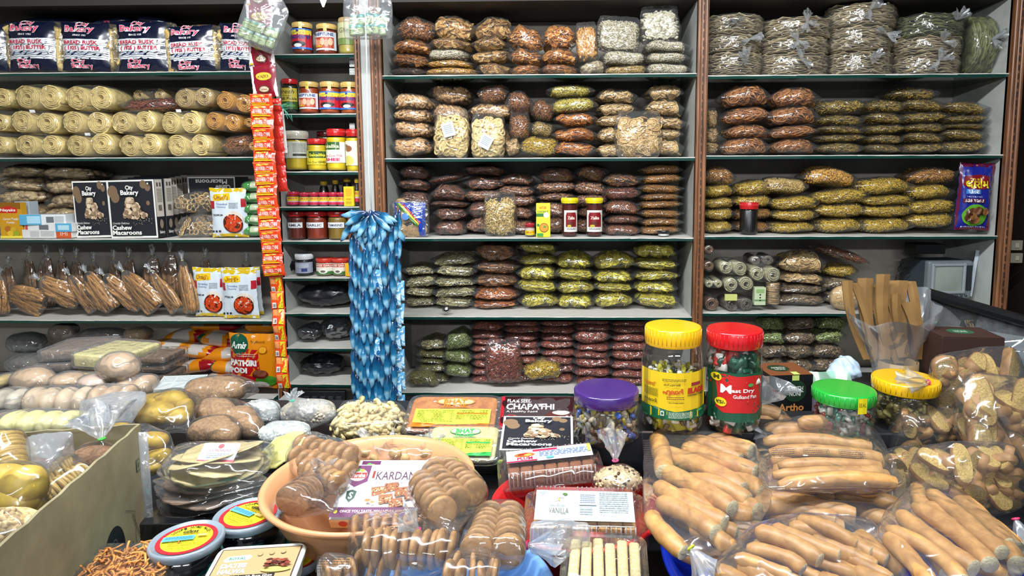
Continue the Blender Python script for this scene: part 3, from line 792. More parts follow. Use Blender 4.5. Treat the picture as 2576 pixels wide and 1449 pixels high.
bag('chakli', 1268, 348, 1308, 393, 'small, beside the big yellow bag, %s' % T, .02, form='mid')
bag('sev', 1305, 344, 1405, 396, 'low and square at the front, %s' % T, 0, form='mid')
bag('yellowgrain', 1380, 212, 1489, 246, 'upper of two, %s' % T, .02)
bag('yellowgrain', 1385, 245, 1497, 285, 'lower of two, %s' % T, .01)
stack('orangechakli', 1392, 1498, [395, 358, 320, 283], 'under the pale yellow grains, %s' % T, .01)
stack('chakli', 1496, 1600, [395, 362, 320, 290, 258, 221], 'behind the upright one, %s' % T, .05)
stack('chakli', 1622, 1722, [392, 352, 324, 292, 251, 211], 'at the right end, %s' % T, .05)
bag('chakli', 1546, 293, 1674, 396, 'large and upright at the front, %s' % T, 0, form='stand')
T = 'third middle shelf'
stack(['pretzel'] * 5, 990, 1072, [596, 560, 524, 488, 456, 417], 'behind the blue labelled bag, %s' % T, .06)
bag('redstick', 1072, 436, 1166, 470, 'slanting on the dark rings, %s' % T, .05, tilt=-.18)
stack('pretzel', 1083, 1166, [597, 561, 529, 511, 468], 'in the second stack, %s' % T, .03)
stack(['knob', 'pretzel', 'knob', 'pretzel', 'pretzel'], 1164, 1262, [597, 556, 514, 486, 452, 420], 'in the third stack, %s' % T, .07)
stack('knob', 1250, 1340, [597, 560, 530, 500, 474, 446], 'in the fourth stack, %s' % T, .07)
stack(['knob'] * 4 + ['pretzel'], 1346, 1446, [597, 556, 516, 494, 466, 429], 'in the fifth stack, %s' % T, .08)
stack(['knob', 'knob', 'knob', 'knob', 'browncrisp'], 1446, 1530, [597, 560, 530, 498, 464, 421], 'behind the sauce jars, %s' % T, .09)
stack(['darksev', 'darksev', 'darksev', 'redstick', 'browncrisp'], 1522, 1614, [592, 565, 542, 505, 470, 436], 'right of the sauce jars, %s' % T, .02)
stack('orangesev', 1612, 1718, [590, 568, 548, 524, 503, 485, 460, 436, 411], 'at the right end, %s' % T, .03)
bag('stick', 1212, 502, 1298, 599, 'standing upright at the front, %s' % T, 0, form='stand')
T = 'fourth middle shelf'
stack('palechip', 1010, 1092, [777, 752, 726, 698, 670], 'in the far left stack, %s' % T, .10)
stack('palechip', 1085, 1192, [780, 752, 727, 702, 671, 641], 'in the second stack, %s' % T, .08)
stack(['orangechip', 'orangechip', 'browncrisp', 'browncrisp', 'browncrisp'], 1188, 1302, [781, 761, 729, 694, 662, 614], 'in the third stack, %s' % T, .08)
stack('banana', 1302, 1404, [782, 744, 711, 673, 646, 610], 'in the leftmost yellow stack', .08)
stack('banana', 1396, 1496, [780, 744, 710, 679, 639], 'in the second yellow stack', .08)
stack('banana', 1492, 1597, [779, 738, 714, 682, 636], 'in the third yellow stack', .08)
stack('banana', 1600, 1710, [777, 738, 707, 680, 650, 608], 'in the rightmost yellow stack', .08)
T = 'bottom middle shelf'
stack(['oliveseed', 'oliveseed', 'oliveseed', 'oliveseed', 'palechip'], 1048, 1120, [968, 946, 918, 905, 888, 858], 'in the left stack, %s' % T, .05)
bag('oliveseed', 1022, 948, 1098, 987, 'flat at the front left corner, %s' % T, 0)
stack('greenseed', 1118, 1180, [964, 928, 894, 844], 'on the bottom shelf', .03)
for nm, x0, x1, t, bb in (('first', 1184, 1262, [974, 955, 935, 915, 896, 877, 862, 842, 818], .05), ('second', 1264, 1356, [974, 948, 926, 906, 888, 868, 850, 832, 815], .06), ('third', 1356, 1447, [974, 950, 928, 907, 888, 868, 850, 832, 815], .06),
                  ('fourth', 1447, 1536, [986, 962, 940, 916, 898, 880, 846, 830, 816], .02), ('fifth', 1538, 1632, [982, 962, 942, 918, 894, 872, 850, 832, 816], .03)):
    stack('peanut', x0, x1, t, 'in the %s peanut stack from the left' % nm, bb)
bag('peanut', 1217, 880, 1312, 974, 'standing upright in front of the stacks', 0, form='stand')
bag('sev', 1313, 926, 1411, 970, 'among the red skinned peanuts', .0)
# ================================================================== right bay
def papad_stack(x0, y0, x1, y1, where, col=('#9a8a6a', '#cdbf9e', '#ddd2b6'), b=0.0, n=None, vertical=False):
    Y = D + .04 + b; p0, p1 = at(x0, y1, Y), at(x1, y1, Y); zt = at(x0, y0, Y).z; zb = p0.z; p0.x, p1.x = inbay(p0.x, p1.x, .012)
    dz = snap(p0.x + .02, zb, Y); zt += dz; zb += dz + .004
    w, h = p1.x - p0.x, zt - zb
    L, H = (h, w) if vertical else (w, h)
    R = L / 2 - .003; QY = .8 * min(1, .155 / (R * .8)); n = n or max(4, int(H / .0062))
    rs = np.random.RandomState(int(x0 + y0)); mb = MB()
    for k in range(n):
        z = H * (k + .5) / n; m = 56; a = np.arange(m) / m * 2 * PI
        p = rs.uniform(0, 6, 4); am = H / n * rs.uniform(.5, 1.1)
        wv = am * (.6 * np.sin(7 * a + p[0]) + .5 * np.sin(13 * a + p[1]) + .35 * np.sin(23 * a + p[2]))
        r = R * (1 + .05 * rs.uniform(-1, .6)) * (1 + .025 * np.sin(5 * a + p[3])); ox, oy = rs.uniform(-.004, .004, 2)
        ring = lambda f, dz, g: np.stack([ox + r * f * np.cos(a), oy + r * f * np.sin(a) * QY, z + dz + wv * g], -1)
        mb.add(loft(np.stack([ring(.3, .0, 0), ring(.85, .0006, .6), ring(1, .0007, 1), ring(1, -.0007, 1), ring(.85, -.0006, .6), ring(.3, -.0004, 0)]), True, False))
    P = mb.pts(); P = P - [0, 0, H / 2]
    g = thing('papad_pack', 'clear pack of %s, %s' % ('green wavy papads' if 'green' in where or col[0] == '#4e5228' else 'beige wavy papads', where), 'papad pack', ((p0.x + p1.x) / 2, Y + R * QY + .004, (zt + zb) / 2), (0, PI / 2 if vertical else 0, 0))
    mb.V = [v - [0, 0, H / 2] for v in mb.V]
    link('papads', mb.mesh('papads', food(col[0], col[1], .6, 60, .3, col[2])), g, kind='stuff')
    fb = MB().add(hull_film(P, .002, .007, 60, 48, 24, seed=int(x0)))
    fo = link('film', fb.mesh('film', FILM), g)
    kx = rs.uniform(-.3, .5) * R
    tb = MB()
    c0 = (kx, -R * QY * 1.04, H * .15)
    for s in (0, 1, 2): tb.add(tuft(c0, (rs.uniform(-1, 1), -.5, rs.uniform(-1, 1)), .045, .014, seed=int(y0) + s))
    if not vertical or True: link('knotted_film', tb.mesh('knotted_film', FILM_W), fo, rot=(0, 0, 0))
    return g
T = 'top right shelf'
papad_stack(1782, 128, 1932, 187, 'lowest of the first stack, %s' % T)
papad_stack(1778, 82, 1932, 128, 'middle of the first stack, %s' % T)
papad_stack(1786, 32, 1934, 82, 'top of the first stack, %s' % T)
papad_stack(1924, 130, 2106, 187, 'lowest of the second stack, %s' % T)
papad_stack(1928, 88, 2112, 130, 'middle of the second stack, %s' % T)
papad_stack(1934, 38, 2118, 88, 'top of the second stack, %s' % T)
papad_stack(2106, 126, 2268, 187, 'lowest of the tallest stack, %s' % T)
papad_stack(2108, 62, 2270, 126, 'middle of the tallest stack, %s' % T)
papad_stack(2104, 4, 2284, 62, 'top of the tallest stack, %s' % T)
papad_stack(2274, 132, 2448, 187, 'lowest of the fourth stack, %s' % T)
papad_stack(2276, 88, 2452, 132, 'middle of the fourth stack, %s' % T)
papad_stack(2290, 30, 2456, 88, 'top of the fourth stack', ('#4e5228', '#8d8f5c', '#a3a472'))
papad_stack(2450, 26, 2530, 182, 'standing on edge by the bay side', ('#4e5228', '#8d8f5c', '#a3a472'), vertical=True)
T = 'second right shelf'
stack('chakli', 1772, 1810, [386, 358, 322, 276], 'tucked beside the post, %s' % T, .02, jit=1)
stack('brownring', 1826, 1946, [390, 349, 314, 267, 216], 'in the left stack, %s' % T, .0)
stack('brownring', 1944, 2066, [387, 350, 314, 270, 218], 'in the right stack, %s' % T, .0)
stack('strip', 2066, 2184, [387, 359, 339, 317, 288, 250], 'in the first strip stack, %s' % T, .01)
stack('strip', 2186, 2286, [386, 364, 338, 314, 284, 250], 'in the second strip stack, %s' % T, .02)
stack('strip', 2284, 2392, [386, 362, 334, 310, 282, 250], 'in the third strip stack, %s' % T, .02)
bag('strip', 2246, 217, 2376, 252, 'bridging the top of two stacks, %s' % T, .05)
stack('strip', 2386, 2500, [385, 356, 326, 310, 290, 256], 'in the rightmost strip stack, %s' % T, .01)
T = 'third right shelf'
stack(['sev', 'sev', 'sev', 'sev', 'orangesev'], 1766, 1852, [587, 555, 524, 496, 462, 416], 'beside the left post, %s' % T, .01)
stack(['orangesev', 'orangesev', 'sev', 'sev'], 1852, 1950, [587, 556, 526, 494, 455], 'behind the red lidded jar, %s' % T, .05)
bag('yellowpuff', 1930, 452, 2036, 494, 'slumped on top of the third stack, %s' % T, .02)
stack('sev', 1950, 2066, [588, 559, 529, 494], 'in the third stack, %s' % T, .01)
bag('corn', 2037, 424, 2163, 474, 'on top of the fourth stack, %s' % T, .02)
stack('sev', 2062, 2192, [585, 547, 511, 473], 'in the fourth stack, %s' % T, .01)
stack('sev', 2172, 2312, [585, 546, 515, 488, 444], 'in the fifth stack, %s' % T, .01)
stack(['sev', 'sev', 'sev', 'orangesev'], 2298, 2418, [580, 543, 506, 467, 426], 'beside the blue pack, %s' % T, .01)
# ================================================================== left bay, third shelf back rows
T = 'third left shelf'
stack('puri', -30, 92, [597, 560, 520, 486, 452, 418], 'in the left stack, %s' % T, .10)
stack('puri', 90, 212, [597, 566, 530, 494, 458, 424], 'beside the dark carton, %s' % T, .10)
# ================================================================== right bay, fourth and fifth shelf
T = 'fourth right shelf'
stack(['browntwist', 'browntwist', 'chakli', 'chakli'], 1966, 2084, [775, 746, 722, 694, 642], 'beside the small rolls, %s' % T, .07)
bag('darksev', 2074, 624, 2204, 680, 'leaning across the pile end, %s' % T, .05, tilt=.28)
stack(['browntwist', 'browntwist', 'sev'], 2080, 2168, [770, 736, 704, 672], 'in the last stack, %s' % T, .10)
T = 'bottom right shelf'
for i, (x0, x1, k) in enumerate(((1918, 1986, 'greentwist'), (1980, 2060, 'browntwist'), (2056, 2136, 'greentwist'))):
    stack([('browntwist' if (j < 2) else k) for j in range(4)], x0, x1, [950, 915, 880, 845, 808], 'in the %s stack, %s' % (('left', 'centre', 'right')[i], T), .04)
# ------------------------------------------------------------------ packs, cartons and jars with print
def pillow_fn(w, h, d, seed=0, crk=.0016, p=2.6, back=False, sag=0.0):
    rs = np.random.RandomState(abs(int(seed))); ph = rs.uniform(0, 6, 6)
    def f(u, v, k=0.0):
        u = np.asarray(u, float); v = np.asarray(v, float); U = 2 * u - 1; Vv = 2 * v - 1
        b = np.clip(1 - np.abs(U) ** p, 0, 1) * np.clip(1 - np.abs(Vv) ** p, 0, 1)
        vv = Vv + sag
        y = d / 2 * b ** .7 * (1 + sag * -Vv)
        ed = 1 - b
        c = crk * (np.sin(U * 9 + Vv * 4 + ph[0]) + .8 * np.abs(np.sin(Vv * 11 - U * 6 + ph[1])) + .8 * np.sin(U * 17 + ph[2]) * ed + .9 * np.sin(Vv * 19 + U * 5 + ph[3]) * ed + .6 * np.sin(U * 23 - Vv * 16 + ph[4]))
        x = U * w / 2 * (1 - .05 * (1 - Vv ** 2)); z = Vv * h / 2 * (1 - .03 * (1 - U ** 2))
        s = 1 if back else -1
        return np.stack([x, s * y * 1.0 + c + s * k, z], -1)
    return f
def pouch(w, h, d, mat, prnt=None, seed=0, parent=None, crk=.0016, part='pouch', ptop='printed_front'):
    ff = pillow_fn(w, h, d, seed, crk); fb = pillow_fn(w, h, d, seed, crk, back=True)
    n = 33; u, v = np.meshgrid(np.linspace(0, 1, n), np.linspace(0, 1, n)); mb = MB()
    for fn, rev in ((ff, False), (fb, True)):
        V, Fa = loft(fn(u.ravel(), v.ravel()).reshape(n, n, 3), False, False)
        if not rev: Fa = [q for q in Fa]
        mb.add((V, Fa))
    o = link(part, mb.mesh(part, mat), parent)
    if prnt: prnt.put(ptop, lambda u, v, k: ff(u, v, k + .0012), parent, .0006, smooth=True)
    return o
SHEEN = lambda c: pm(c, .22, .03, coat=.5)
def place_px(x0, y0, x1, y1, b=0.0, dep=.05):
    """front-plane rectangle in the photo -> centre, width, height"""
    Y = D + .03 + b; p0, p1 = at(x0, (y0 + y1) / 2, Y), at(x1, (y0 + y1) / 2, Y)
    zt, zb = at((x0 + x1) / 2, y0, Y).z, at((x0 + x1) / 2, y1, Y).z
    p0.x, p1.x = inbay(p0.x, p1.x); dz = snap((p0.x + p1.x) / 2, zb, Y); zt += dz; zb += dz; zt = min(zt, ZT - .03)
    return Vector(((p0.x + p1.x) / 2, Y + dep / 2, (zt + zb) / 2)), p1.x - p0.x, zt - zb
# ---- rusk bags
def rusk_art():
    P = Print(128, 130)
    nv = SHEEN('#10162e'); pk = SHEEN('#e2466a'); wh = SHEEN('#dfe3e6')
    P.rect(0, 0, 128, 130, nv, 14, 14)
    P.rect(0, 46, 128, 100, wh, 14, 8)
    for k in range(9): P.line([(2 + i * 5, 50 + k * 5.6 + 1.2 * math.sin(i * 1.3)) for i in range(26)], .8, nv)
    P.rect(12, 50, 112, 62, wh, 8, 2).rect(12, 66, 118, 80, wh, 8, 2)
    wt = SHEEN('#f4f0f2')
    for t, a in (('City', (44, -2, 78, 12)), ('Bakery', (18, 10, 96, 32))):
        P.text(t, a[0] - 1, a[1] - 1, a[2] + 1, a[3] + 1, wt, .05).text(t, *a, pk, .02)
    P.text('SINCE 1925', 44, 34, 78, 39, wt, .02)
    P.text('BREAD RUSK', 16, 51, 108, 61, SHEEN('#c22c44'), .02)
    P.text('( 1925 ) BUTTER', 18, 66, 114, 79, SHEEN('#c22c44'), .03)
    P.text('Morning Gur Classic', 26, 84, 84, 90, SHEEN('#26509a'), .0, .3)
    for t, a in (('City', (36, 101, 72, 115)), ('Bakery', (34, 113, 90, 128))):
        P.text(t, a[0] - 1, a[1] - 1, a[2] + 1, a[3] + 1, wt, .05).text(t, *a, pk, .02)
    return P
RUSK_ART = rusk_art()
RUSKM = food('#b48e3a', '#e8cf86', .6, 200, .4, '#f0dca4')
def rusk_bag(x0, y0, x1, y1, label, b=0., tilt=0., spill=.16, lying=False):
    c, w, h = place_px(x0, y0, x1, y1, b, .09)
    g = thing('rusk_bag', label, 'rusk bag', c, (0, tilt, RNG.uniform(-.06, .06)))
    rs = np.random.RandomState(abs(int(x0)) + 5); mb = MB()
    W = w * (1 + spill)
    for k in range(26):
        s = rs.choice((-1, 1)); mb.add(rbox(.05, .014, .035, .004, seg=1), 0, (rs.uniform(-.5, .5) * W * .92, rs.uniform(-.03, .035), rs.uniform(-.42, .42) * h), (rs.uniform(-.6, .6), rs.uniform(-.9, .9), rs.uniform(-1, 1)))
    mb.add(sup(W * .44, .028, h * .44, .4, .4, 20, 10))
    mb.V = [np.clip(v, [-W / 2, -.036, -h / 2 + .004], [W / 2, .05, h / 2 - .012]) for v in mb.V]
    link('rusks', mb.mesh('rusks', RUSKM), g, kind='stuff')
    ex = [(s * W * .55, .0, z * h) for s in (-1, 1) for z in (-.48, .5)]
    link('film', MB().add(hull_film(np.concatenate([mb.pts(), np.repeat(np.array(ex), 40, 0)]), .003, .004, 60, 50, 26, int(x0))).mesh('film', FILM), g)
    fn = pillow_fn(w * .97, h * .98, .05, int(x0) + 3, .0024)
    RUSK_ART.put('printed_panel', lambda u, v, k: fn(u, v, k) + [0, -.030, 0], g, .0004, smooth=True)
    return g
rusk_bag(-78, 56, 10, 178, 'navy and white rusk bag cut off by the left frame edge', spill=.1)
rusk_bag(10, 48, 137, 178, 'first full navy rusk bag from the left, top left shelf')
rusk_bag(146, 52, 272, 178, 'second full navy rusk bag from the left, top left shelf', tilt=.03)
rusk_bag(284, 50, 418, 178, 'third full navy rusk bag from the left, top left shelf')
rusk_bag(414, 60, 538, 180, 'fourth full navy rusk bag from the left, top left shelf', tilt=-.03)
rusk_bag(548, 55, 650, 178, 'fifth navy rusk bag, partly behind the hanging maroon cards', tilt=.05)
for i, (x0, y0, x1, y1, t) in enumerate(((50, 30, 220, 58, .03), (222, 32, 335, 58, -.1), (338, 20, 430, 56, .12))):
    c, w, h = place_px(x0, y0, x1, y1, .12, .12)
    g = thing('rusk_bag', 'dark bag lying flat behind the %s upright rusk bag' % ('first and second', 'third', 'fourth')[i], 'rusk bag', c, (0, t, 0))
    link('bag', MB().add((crinkle(sup(w / 2, .09, h / 2, .8, .6, 36, 16)[0], .006, 50, i), sup(w / 2, .09, h / 2, .8, .6, 36, 16)[1])).mesh('bag', SHEEN('#141a30')), g)
    P = Print(100, 30); P.text('Bakery', 20, 8, 80, 26, SHEEN('#a83a56'), .02, 0, PI)
    P.put('printed_name', lambda u, v, k, w=w, h=h: np.stack([(u - .5) * w * .7, -.088 * (1 - .3 * (2 * u - 1) ** 2) - k, (v - .5) * h * .6 + .002], -1), g)
bag('papdi', 418, 24, 558, 62, 'with pale rusks, behind the fourth rusk bag', .12, form='flat')
bag('browntwist', 545, 6, 610, 46, 'small bag high above the fifth rusk bag', .14, form='mid')
# ---- spiral rolls in pairs
def spiral(r, L, seed, th=.0052, hole=.25, turns=None):
    rs = np.random.RandomState(seed); pitch = th * 1.55
    turns = turns or max(2.2, r * (1 - hole) / pitch); n = int(turns * 22)
    t = np.linspace(0, turns * 2 * PI, n); R = np.linspace(r * hole, r - th / 2, n) * (1 + .03 * np.sin(t * 2.3 + rs.uniform(0, 6)))
    y0 = -L / 2 + .002 * np.sin(t * 9 + rs.uniform(0, 6)) + rs.uniform(-.001, .001, n) - .006 * (1 - t / t[-1]) * rs.uniform(-.5, 1)
    s = th / 2
    ring = lambda dr, y: np.stack([(R + dr) * np.cos(t), y, (R + dr) * np.sin(t)], -1)
    wv = .0006 * np.sin(t * 14)
    rows = np.stack([ring(-s, y0 * 0 + L / 2), ring(-s, y0), ring(-s * .3, y0 - .0015 + wv), ring(s * .3, y0 - .0015 - wv), ring(s, y0), ring(s, y0 * 0 + L / 2)])
    return loft(rows, False, False)
ROLLM = {'cream': food('#c2a45c', '#ecd790', .6, 260, .5, '#f6e8b4'), 'tan': food('#8e7440', '#c4a86e', .6, 260, .5, '#d4bc88'), 'gold': food('#9a6818', '#d89c38', .6, 260, .5, '#e8b458'),
         'brown': food('#4c3420', '#86603c', .6, 260, .5, '#96704a'), 'pale': food('#8e8866', '#c6c09a', .6, 260, .5, '#d6d0b0'), 'dark': food('#4a4238', '#7c7262', .6, 260, .5, '#8c8272')}
for kk in ROLLM: pass
SPM = {}
def roll_bag(x0, y0, x1, y1, label, tone='cream', b=0., n=2, tilt=0., L=.15, tagl=False, hole=.22):
    c, w, h = place_px(x0, y0, x1, y1, b, L)
    g = thing('roll_snack_bag', label, 'snack bag', c, (0, tilt, RNG.uniform(-.08, .08)))
    pts = []
    for i in range(n):
        r = min(h / 2, w / n / 2) * RNG.uniform(.93, 1.0)
        sd = RNG.randint(0, 5); key = (sd, tone, round(r, 3))
        if key not in SPM: SPM[key] = MB().add(spiral(r, L, sd, hole=hole)).mesh('roll', ROLLM[tone])
        x = (i - (n - 1) / 2) * w / n; z = RNG.uniform(-.04, .04) * h; ang = RNG.uniform(0, 6)
        yj = RNG.uniform(-.008, .008)
        link('roll', SPM[key], g, (x, yj, z), (0, ang, 0), (w / n / 2 / r * .98, 1, 1) if n > 1 and False else (1, 1, 1))
        a = np.linspace(0, 2 * PI, 18)
        for y in (-L / 2 - .004 + yj, L / 2): pts.append(np.stack([x + r * np.cos(a), np.full(18, y), z + r * np.sin(a)], -1))
    pts = np.concatenate(pts)
    fb = MB().add(hull_film(pts, .002, .004, 70, 48, 24, seed=int(x0)))
    link('film', fb.mesh('film', FILM), g)
    if tagl: link('paper_tag', MB().add(box(.022, .0006, .012)).mesh('paper_tag', WHITE(), False), g, (0, -L / 2 - .008, h / 2 - .004), (.3, 0, 0), label='blank white paper tag')
    return g
NTH = ['leftmost', 'second', 'third', 'fourth', 'fifth']
for r, (rn, row) in enumerate((('upper', [(-70, 30, 214, 278, 'cream'), (35, 160, 213, 280, 'cream'), (162, 287, 214, 281, 'cream'), (438, 540, 217, 279, 'tan'), (541, 640, 224, 292, 'gold')]),
                               ('middle', [(-70, 24, 280, 337, 'cream'), (25, 146, 279, 338, 'cream'), (150, 273, 278, 339, 'cream'), (275, 396, 276, 337, 'cream'), (400, 515, 278, 338, 'cream'), (517, 612, 278, 338, 'gold'), (616, 700, 282, 340, 'gold')]),
                               ('bottom', [(-66, 32, 340, 394, 'cream'), (35, 156, 338, 395, 'cream'), (158, 290, 337, 396, 'cream'), (296, 413, 336, 396, 'cream'), (415, 540, 338, 395, 'cream'), (624, 700, 340, 394, 'gold')]))):
    for i, (x0, x1, y0, y1, tone) in enumerate(row):
        nm = ('cut off by the frame edge' if i == 0 else 'partly behind the red sachet strip' if x1 == 700 else 'number %d counting from the left' % (i + 1))
        roll_bag(x0, y0, x1, y1, '%s spiral rolls in clear bag, %s row, %s' % ({'cream': 'cream', 'tan': 'darker tan', 'gold': 'golden brown'}[tone], rn, nm.replace('number 2 counting from the left', 'first whole pair from the left').replace('number 3 counting from the left', 'second whole pair from the left').replace('number 4 counting from the left', 'third whole pair from the left').replace('number 5 counting from the left', 'fourth whole pair from the left').replace('number 6 counting from the left', 'fifth whole pair from the left')),
                 tone, tagl=(x0 in (25, 400, 158)), tilt=.12 if (tone == 'gold' and x1 < 650) else 0)
roll_bag(322, 222, 432, 256, 'pale spiral rolls lying behind the red stick bag, second left shelf', 'tan', .09)
bag('redstick', 290, 246, 434, 283, '!bag of thin rust red sticks lying on the cream rolls', 0, form='flat')
bag('brownstick', 542, 341, 622, 395, '!bag of brown twigs at the bottom row beside the cream rolls', 0, form='mid')
# ---- cartons
def carton(x0, y0, x1, y1, dep, label, mat, front=None, side=None, b=0., yaw=0., tilt=0., name='carton', cat='box', top=None, edge=None):
    Y = D + .02 + b
    c, w, h = place_px(x0, y0, x1, y1, b - .01, 0)
    c.y += 0
    R = Matrix.Rotation(yaw, 3, 'Z'); cc = c + R @ Vector((0, dep / 2, 0))
    g = thing(name, label, cat, cc, (0, tilt, yaw))
    link('body', MB().add(rbox(w, dep, h, .0012, seg=1)).mesh('body', mat, False), g)
    if front: front.put('printed_front', on_plane(w, h, (0, -dep / 2, 0)), g)
    if side: side.put('printed_side', on_plane(dep, h, (w / 2, 0, 0), (0, 1, 0), (0, 0, 1), (1, 0, 0)), g)
    if top: top.put('printed_top', on_plane(w, dep, (0, 0, h / 2), (1, 0, 0), (0, 1, 0), (0, 0, 1)), g)
    return g
def macaroon_art(full=True):
    P = Print(130, 150)
    P.rect(0, 0, 130, 150, '#e4e2dc').rect(4, 4, 126, 145, '#23252b')
    for q, (x, y, r) in enumerate(((14, 30, 14), (20, 44, 12), (100, 12, 9), (112, 20, 8), (110, 60, 5))): P.ell(x, y, r, r * 1.2, '#7a634c')
    rs = random.Random(3)
    for k in range(150):   # the clustered macaroon, a heap of small lobes
        t = rs.random(); y = 48 + t * 50; w = 6 + 36 * t; x = 62 + t * 12 + rs.uniform(-w, w) * .8; r = rs.uniform(4, 7.5)
        P.ell(x, y, r, r * .9, rs.choice(('#b59b7c', '#cdb596', '#9c8366', '#dcc8a8', '#8a7058')), 10)
    for k in range(30): P.ell(rs.uniform(70, 122), rs.uniform(96, 116), .9, .7, '#cdbb9c', 6)
    P.text('City', 56, 14, 78, 28, '#f2f0ea', .03).text('Bakery', 42, 26, 92, 42, '#f2f0ea', .03).text('SINCE 1925', 60, 45, 76, 48, '#d8d4cc')
    P.text('Crunchy Delicious', 14, 108, 60, 115, '#e8e4dc', 0, .3).text('Cashew', 12, 116, 66, 128, '#f2f0ea', .03).text('Macaroons', 12, 129, 92, 141, '#f2f0ea', .03)
    P.rect(117, 8, 121, 12, '#d8d4cc')
    return P
MAC = macaroon_art()
def mac_side():
    P = Print(40, 150); P.rect(0, 0, 40, 150, '#c9c0b4').rect(0, 96, 40, 150, '#1e2026').rect(0, 0, 1, 150, '#1e2026')
    P.rect(10, 8, 18, 18, '#55504a').rect(24, 8, 32, 18, '#55504a').lines(8, 24, 34, 60, 9, '#8a8478', 4).rect(12, 66, 28, 80, '#6e675c')
    P.text('Bakery', 8, 132, 34, 142, '#e2e0da', .02).ell(20, 115, 9, 12, '#8a7a68')
    return P
MS = mac_side()
DK = pm('#1f2127', .35)
carton(187, 455, 276, 597, .05, 'black macaroon carton standing left of a nearly identical front one', DK, MAC, MS, b=.03, name='macaroon_box', tilt=-.02)
carton(270, 458, 397, 604, .045, 'black macaroon carton at the very front, fully visible', DK, MAC, MS, b=.0, yaw=-.1, name='macaroon_box', tilt=-.02)
for i in range(4):
    carton(306 + i * 16, 452, 420 + i * 14, 598, .045, 'dark macaroon carton, %s behind the front one' % ('first', 'second', 'third', 'fourth')[i], DK, None, MS, b=.056 + .052 * i, yaw=-.1, name='macaroon_box')
PU = Print(120, 40); PU.rect(0, 0, 120, 40, '#cfcdc8').rect(3, 3, 117, 40, '#23252b').text('Macaroons', 20, 6, 100, 18, '#f2f0ea', .02, 0, PI).text('Cashew', 70, 20, 108, 32, '#f2f0ea', .02, 0, PI)
carton(473, 452, 592, 492, .12, 'black macaroon carton lying upside down behind the flower cookies', DK, PU, None, b=.17, name='macaroon_box')
# small cartons at the left end of the third shelf
PN = Print(60, 90); PN.rect(0, 0, 60, 90, '#c8921e').rect(0, 0, 60, 16, '#8a5a10').poly([(2, 14), (26, 8), (50, 14), (50, 26), (2, 26)], '#c4281c').text('Nayaks', 4, 15, 46, 24, '#f4ece0', .03)
PN.text('Garam Masala', 10, 38, 52, 44, '#f4ece0', .01).text('Powder', 20, 47, 42, 53, '#f4ece0', .01)
for k, (x, y, r, q) in enumerate(((22, 66, 9, '#b0681c'), (36, 68, 8, '#c8a428'), (28, 78, 9, '#dcb42c'), (44, 78, 9, '#98a028'))): PN.ell(x, y, r, r * .8, q)
PN.rect(0, 84, 60, 90, '#e8d44a')
carton(0, 512, 55, 601, .03, 'yellow masala powder carton with a red name banner', pm('#c8921e', .4), PN, name='masala_box')
carton(40, 512, 76, 601, .05, 'pale blue grey carton standing behind the yellow masala carton', pm('#a8b4ba', .4), None, b=.05, name='medicine_box')
PM1 = Print(110, 28); PM1.rect(0, 0, 110, 28, '#dcdfe0').rect(0, 0, 52, 28, '#58a8cc').rect(18, 4, 50, 24, '#a8d4e6').rect(64, 6, 82, 22, '#6a7074').lines(84, 5, 106, 24, 6, '#9aa0a4', 1)
PM2 = Print(110, 28); PM2.rect(0, 0, 110, 28, '#dcdcd8').rect(34, 5, 56, 22, '#6a6e70').rect(72, 0, 110, 28, '#58a8cc').rect(78, 6, 104, 22, '#b4d6e4').rect(2, 4, 8, 24, '#c84a4a')
PM3 = Print(110, 28); PM3.rect(0, 0, 110, 28, '#d4d4d0').rect(76, 0, 110, 28, '#c4562c').rect(18, 5, 38, 24, '#b8bab8').lines(42, 5, 72, 24, 5, '#9a9c9a', 2).text('IMI', 86, 8, 102, 20, '#e8c8b8')
carton(52, 541, 163, 567, .06, 'pale blue medicine carton on top of the small stack', pm('#cfd4d6', .4), PM1, b=.0, yaw=.06, name='medicine_box')
carton(60, 563, 183, 584, .06, 'white medicine carton with a blue right end, middle of stack', pm('#d4d4d0', .4), PM2, b=.0, yaw=-.04, name='medicine_box')
carton(57, 583, 180, 604, .06, 'white medicine carton with an orange end, lowest of stack', pm('#d4d4d0', .4), PM3, b=.0, name='medicine_box')
# ---- flower cookies
FLM = food('#9c7a48', '#d8ba88', .55, 150, .4, '#e6cda4')
def flower(r=.03, t=.0075):
    mb = MB(); a = [i / 5 * 2 * PI for i in range(5)]
    for q in a: mb.add(torus(r * .36, t * .42, 12, 6), 0, (r * .58 * math.cos(q), r * .58 * math.sin(q), 0))
    mb.add(torus(r * .2, t * .42, 10, 6))
    return mb.mesh('flower_cookie', FLM)
FLW = flower()
def flower_bag(x0, y0, x1, y1, label):
    c, w, h = place_px(x0, y0, x1, y1, .01, .1); g = thing('flower_cookie_bag', label, 'snack bag', c)
    pts = []
    for k in range(9):
        p = Vector((RNG.uniform(-.5, .5) * (w - .05), -.035 + .02 * (k // 3) + RNG.uniform(-.003, .003), RNG.uniform(-.5, .5) * (h - .055)))
        p.x = (-.5 + (k % 3) / 2) * (w - .055) + RNG.uniform(-.006, .006)
        link('flower_cookie', FLW, g, p, (PI / 2 + RNG.uniform(-.5, .5), RNG.uniform(-.4, .4), RNG.uniform(0, 3)))
        for q in range(10): pts.append([p.x + .03 * math.cos(q * .63), p.y + .01 * (-1) ** q, p.z + .028 * math.sin(q * .63)])
    link('film', MB().add(hull_film(np.array(pts), .003, .005, 60, 44, 22, int(y0))).mesh('film', FILM), g)
flower_bag(434, 484, 528, 540, 'clear bag of round flower shaped cookies, upper of two')
flower_bag(440, 542, 534, 597, 'clear bag of round flower shaped cookies, lower of two')
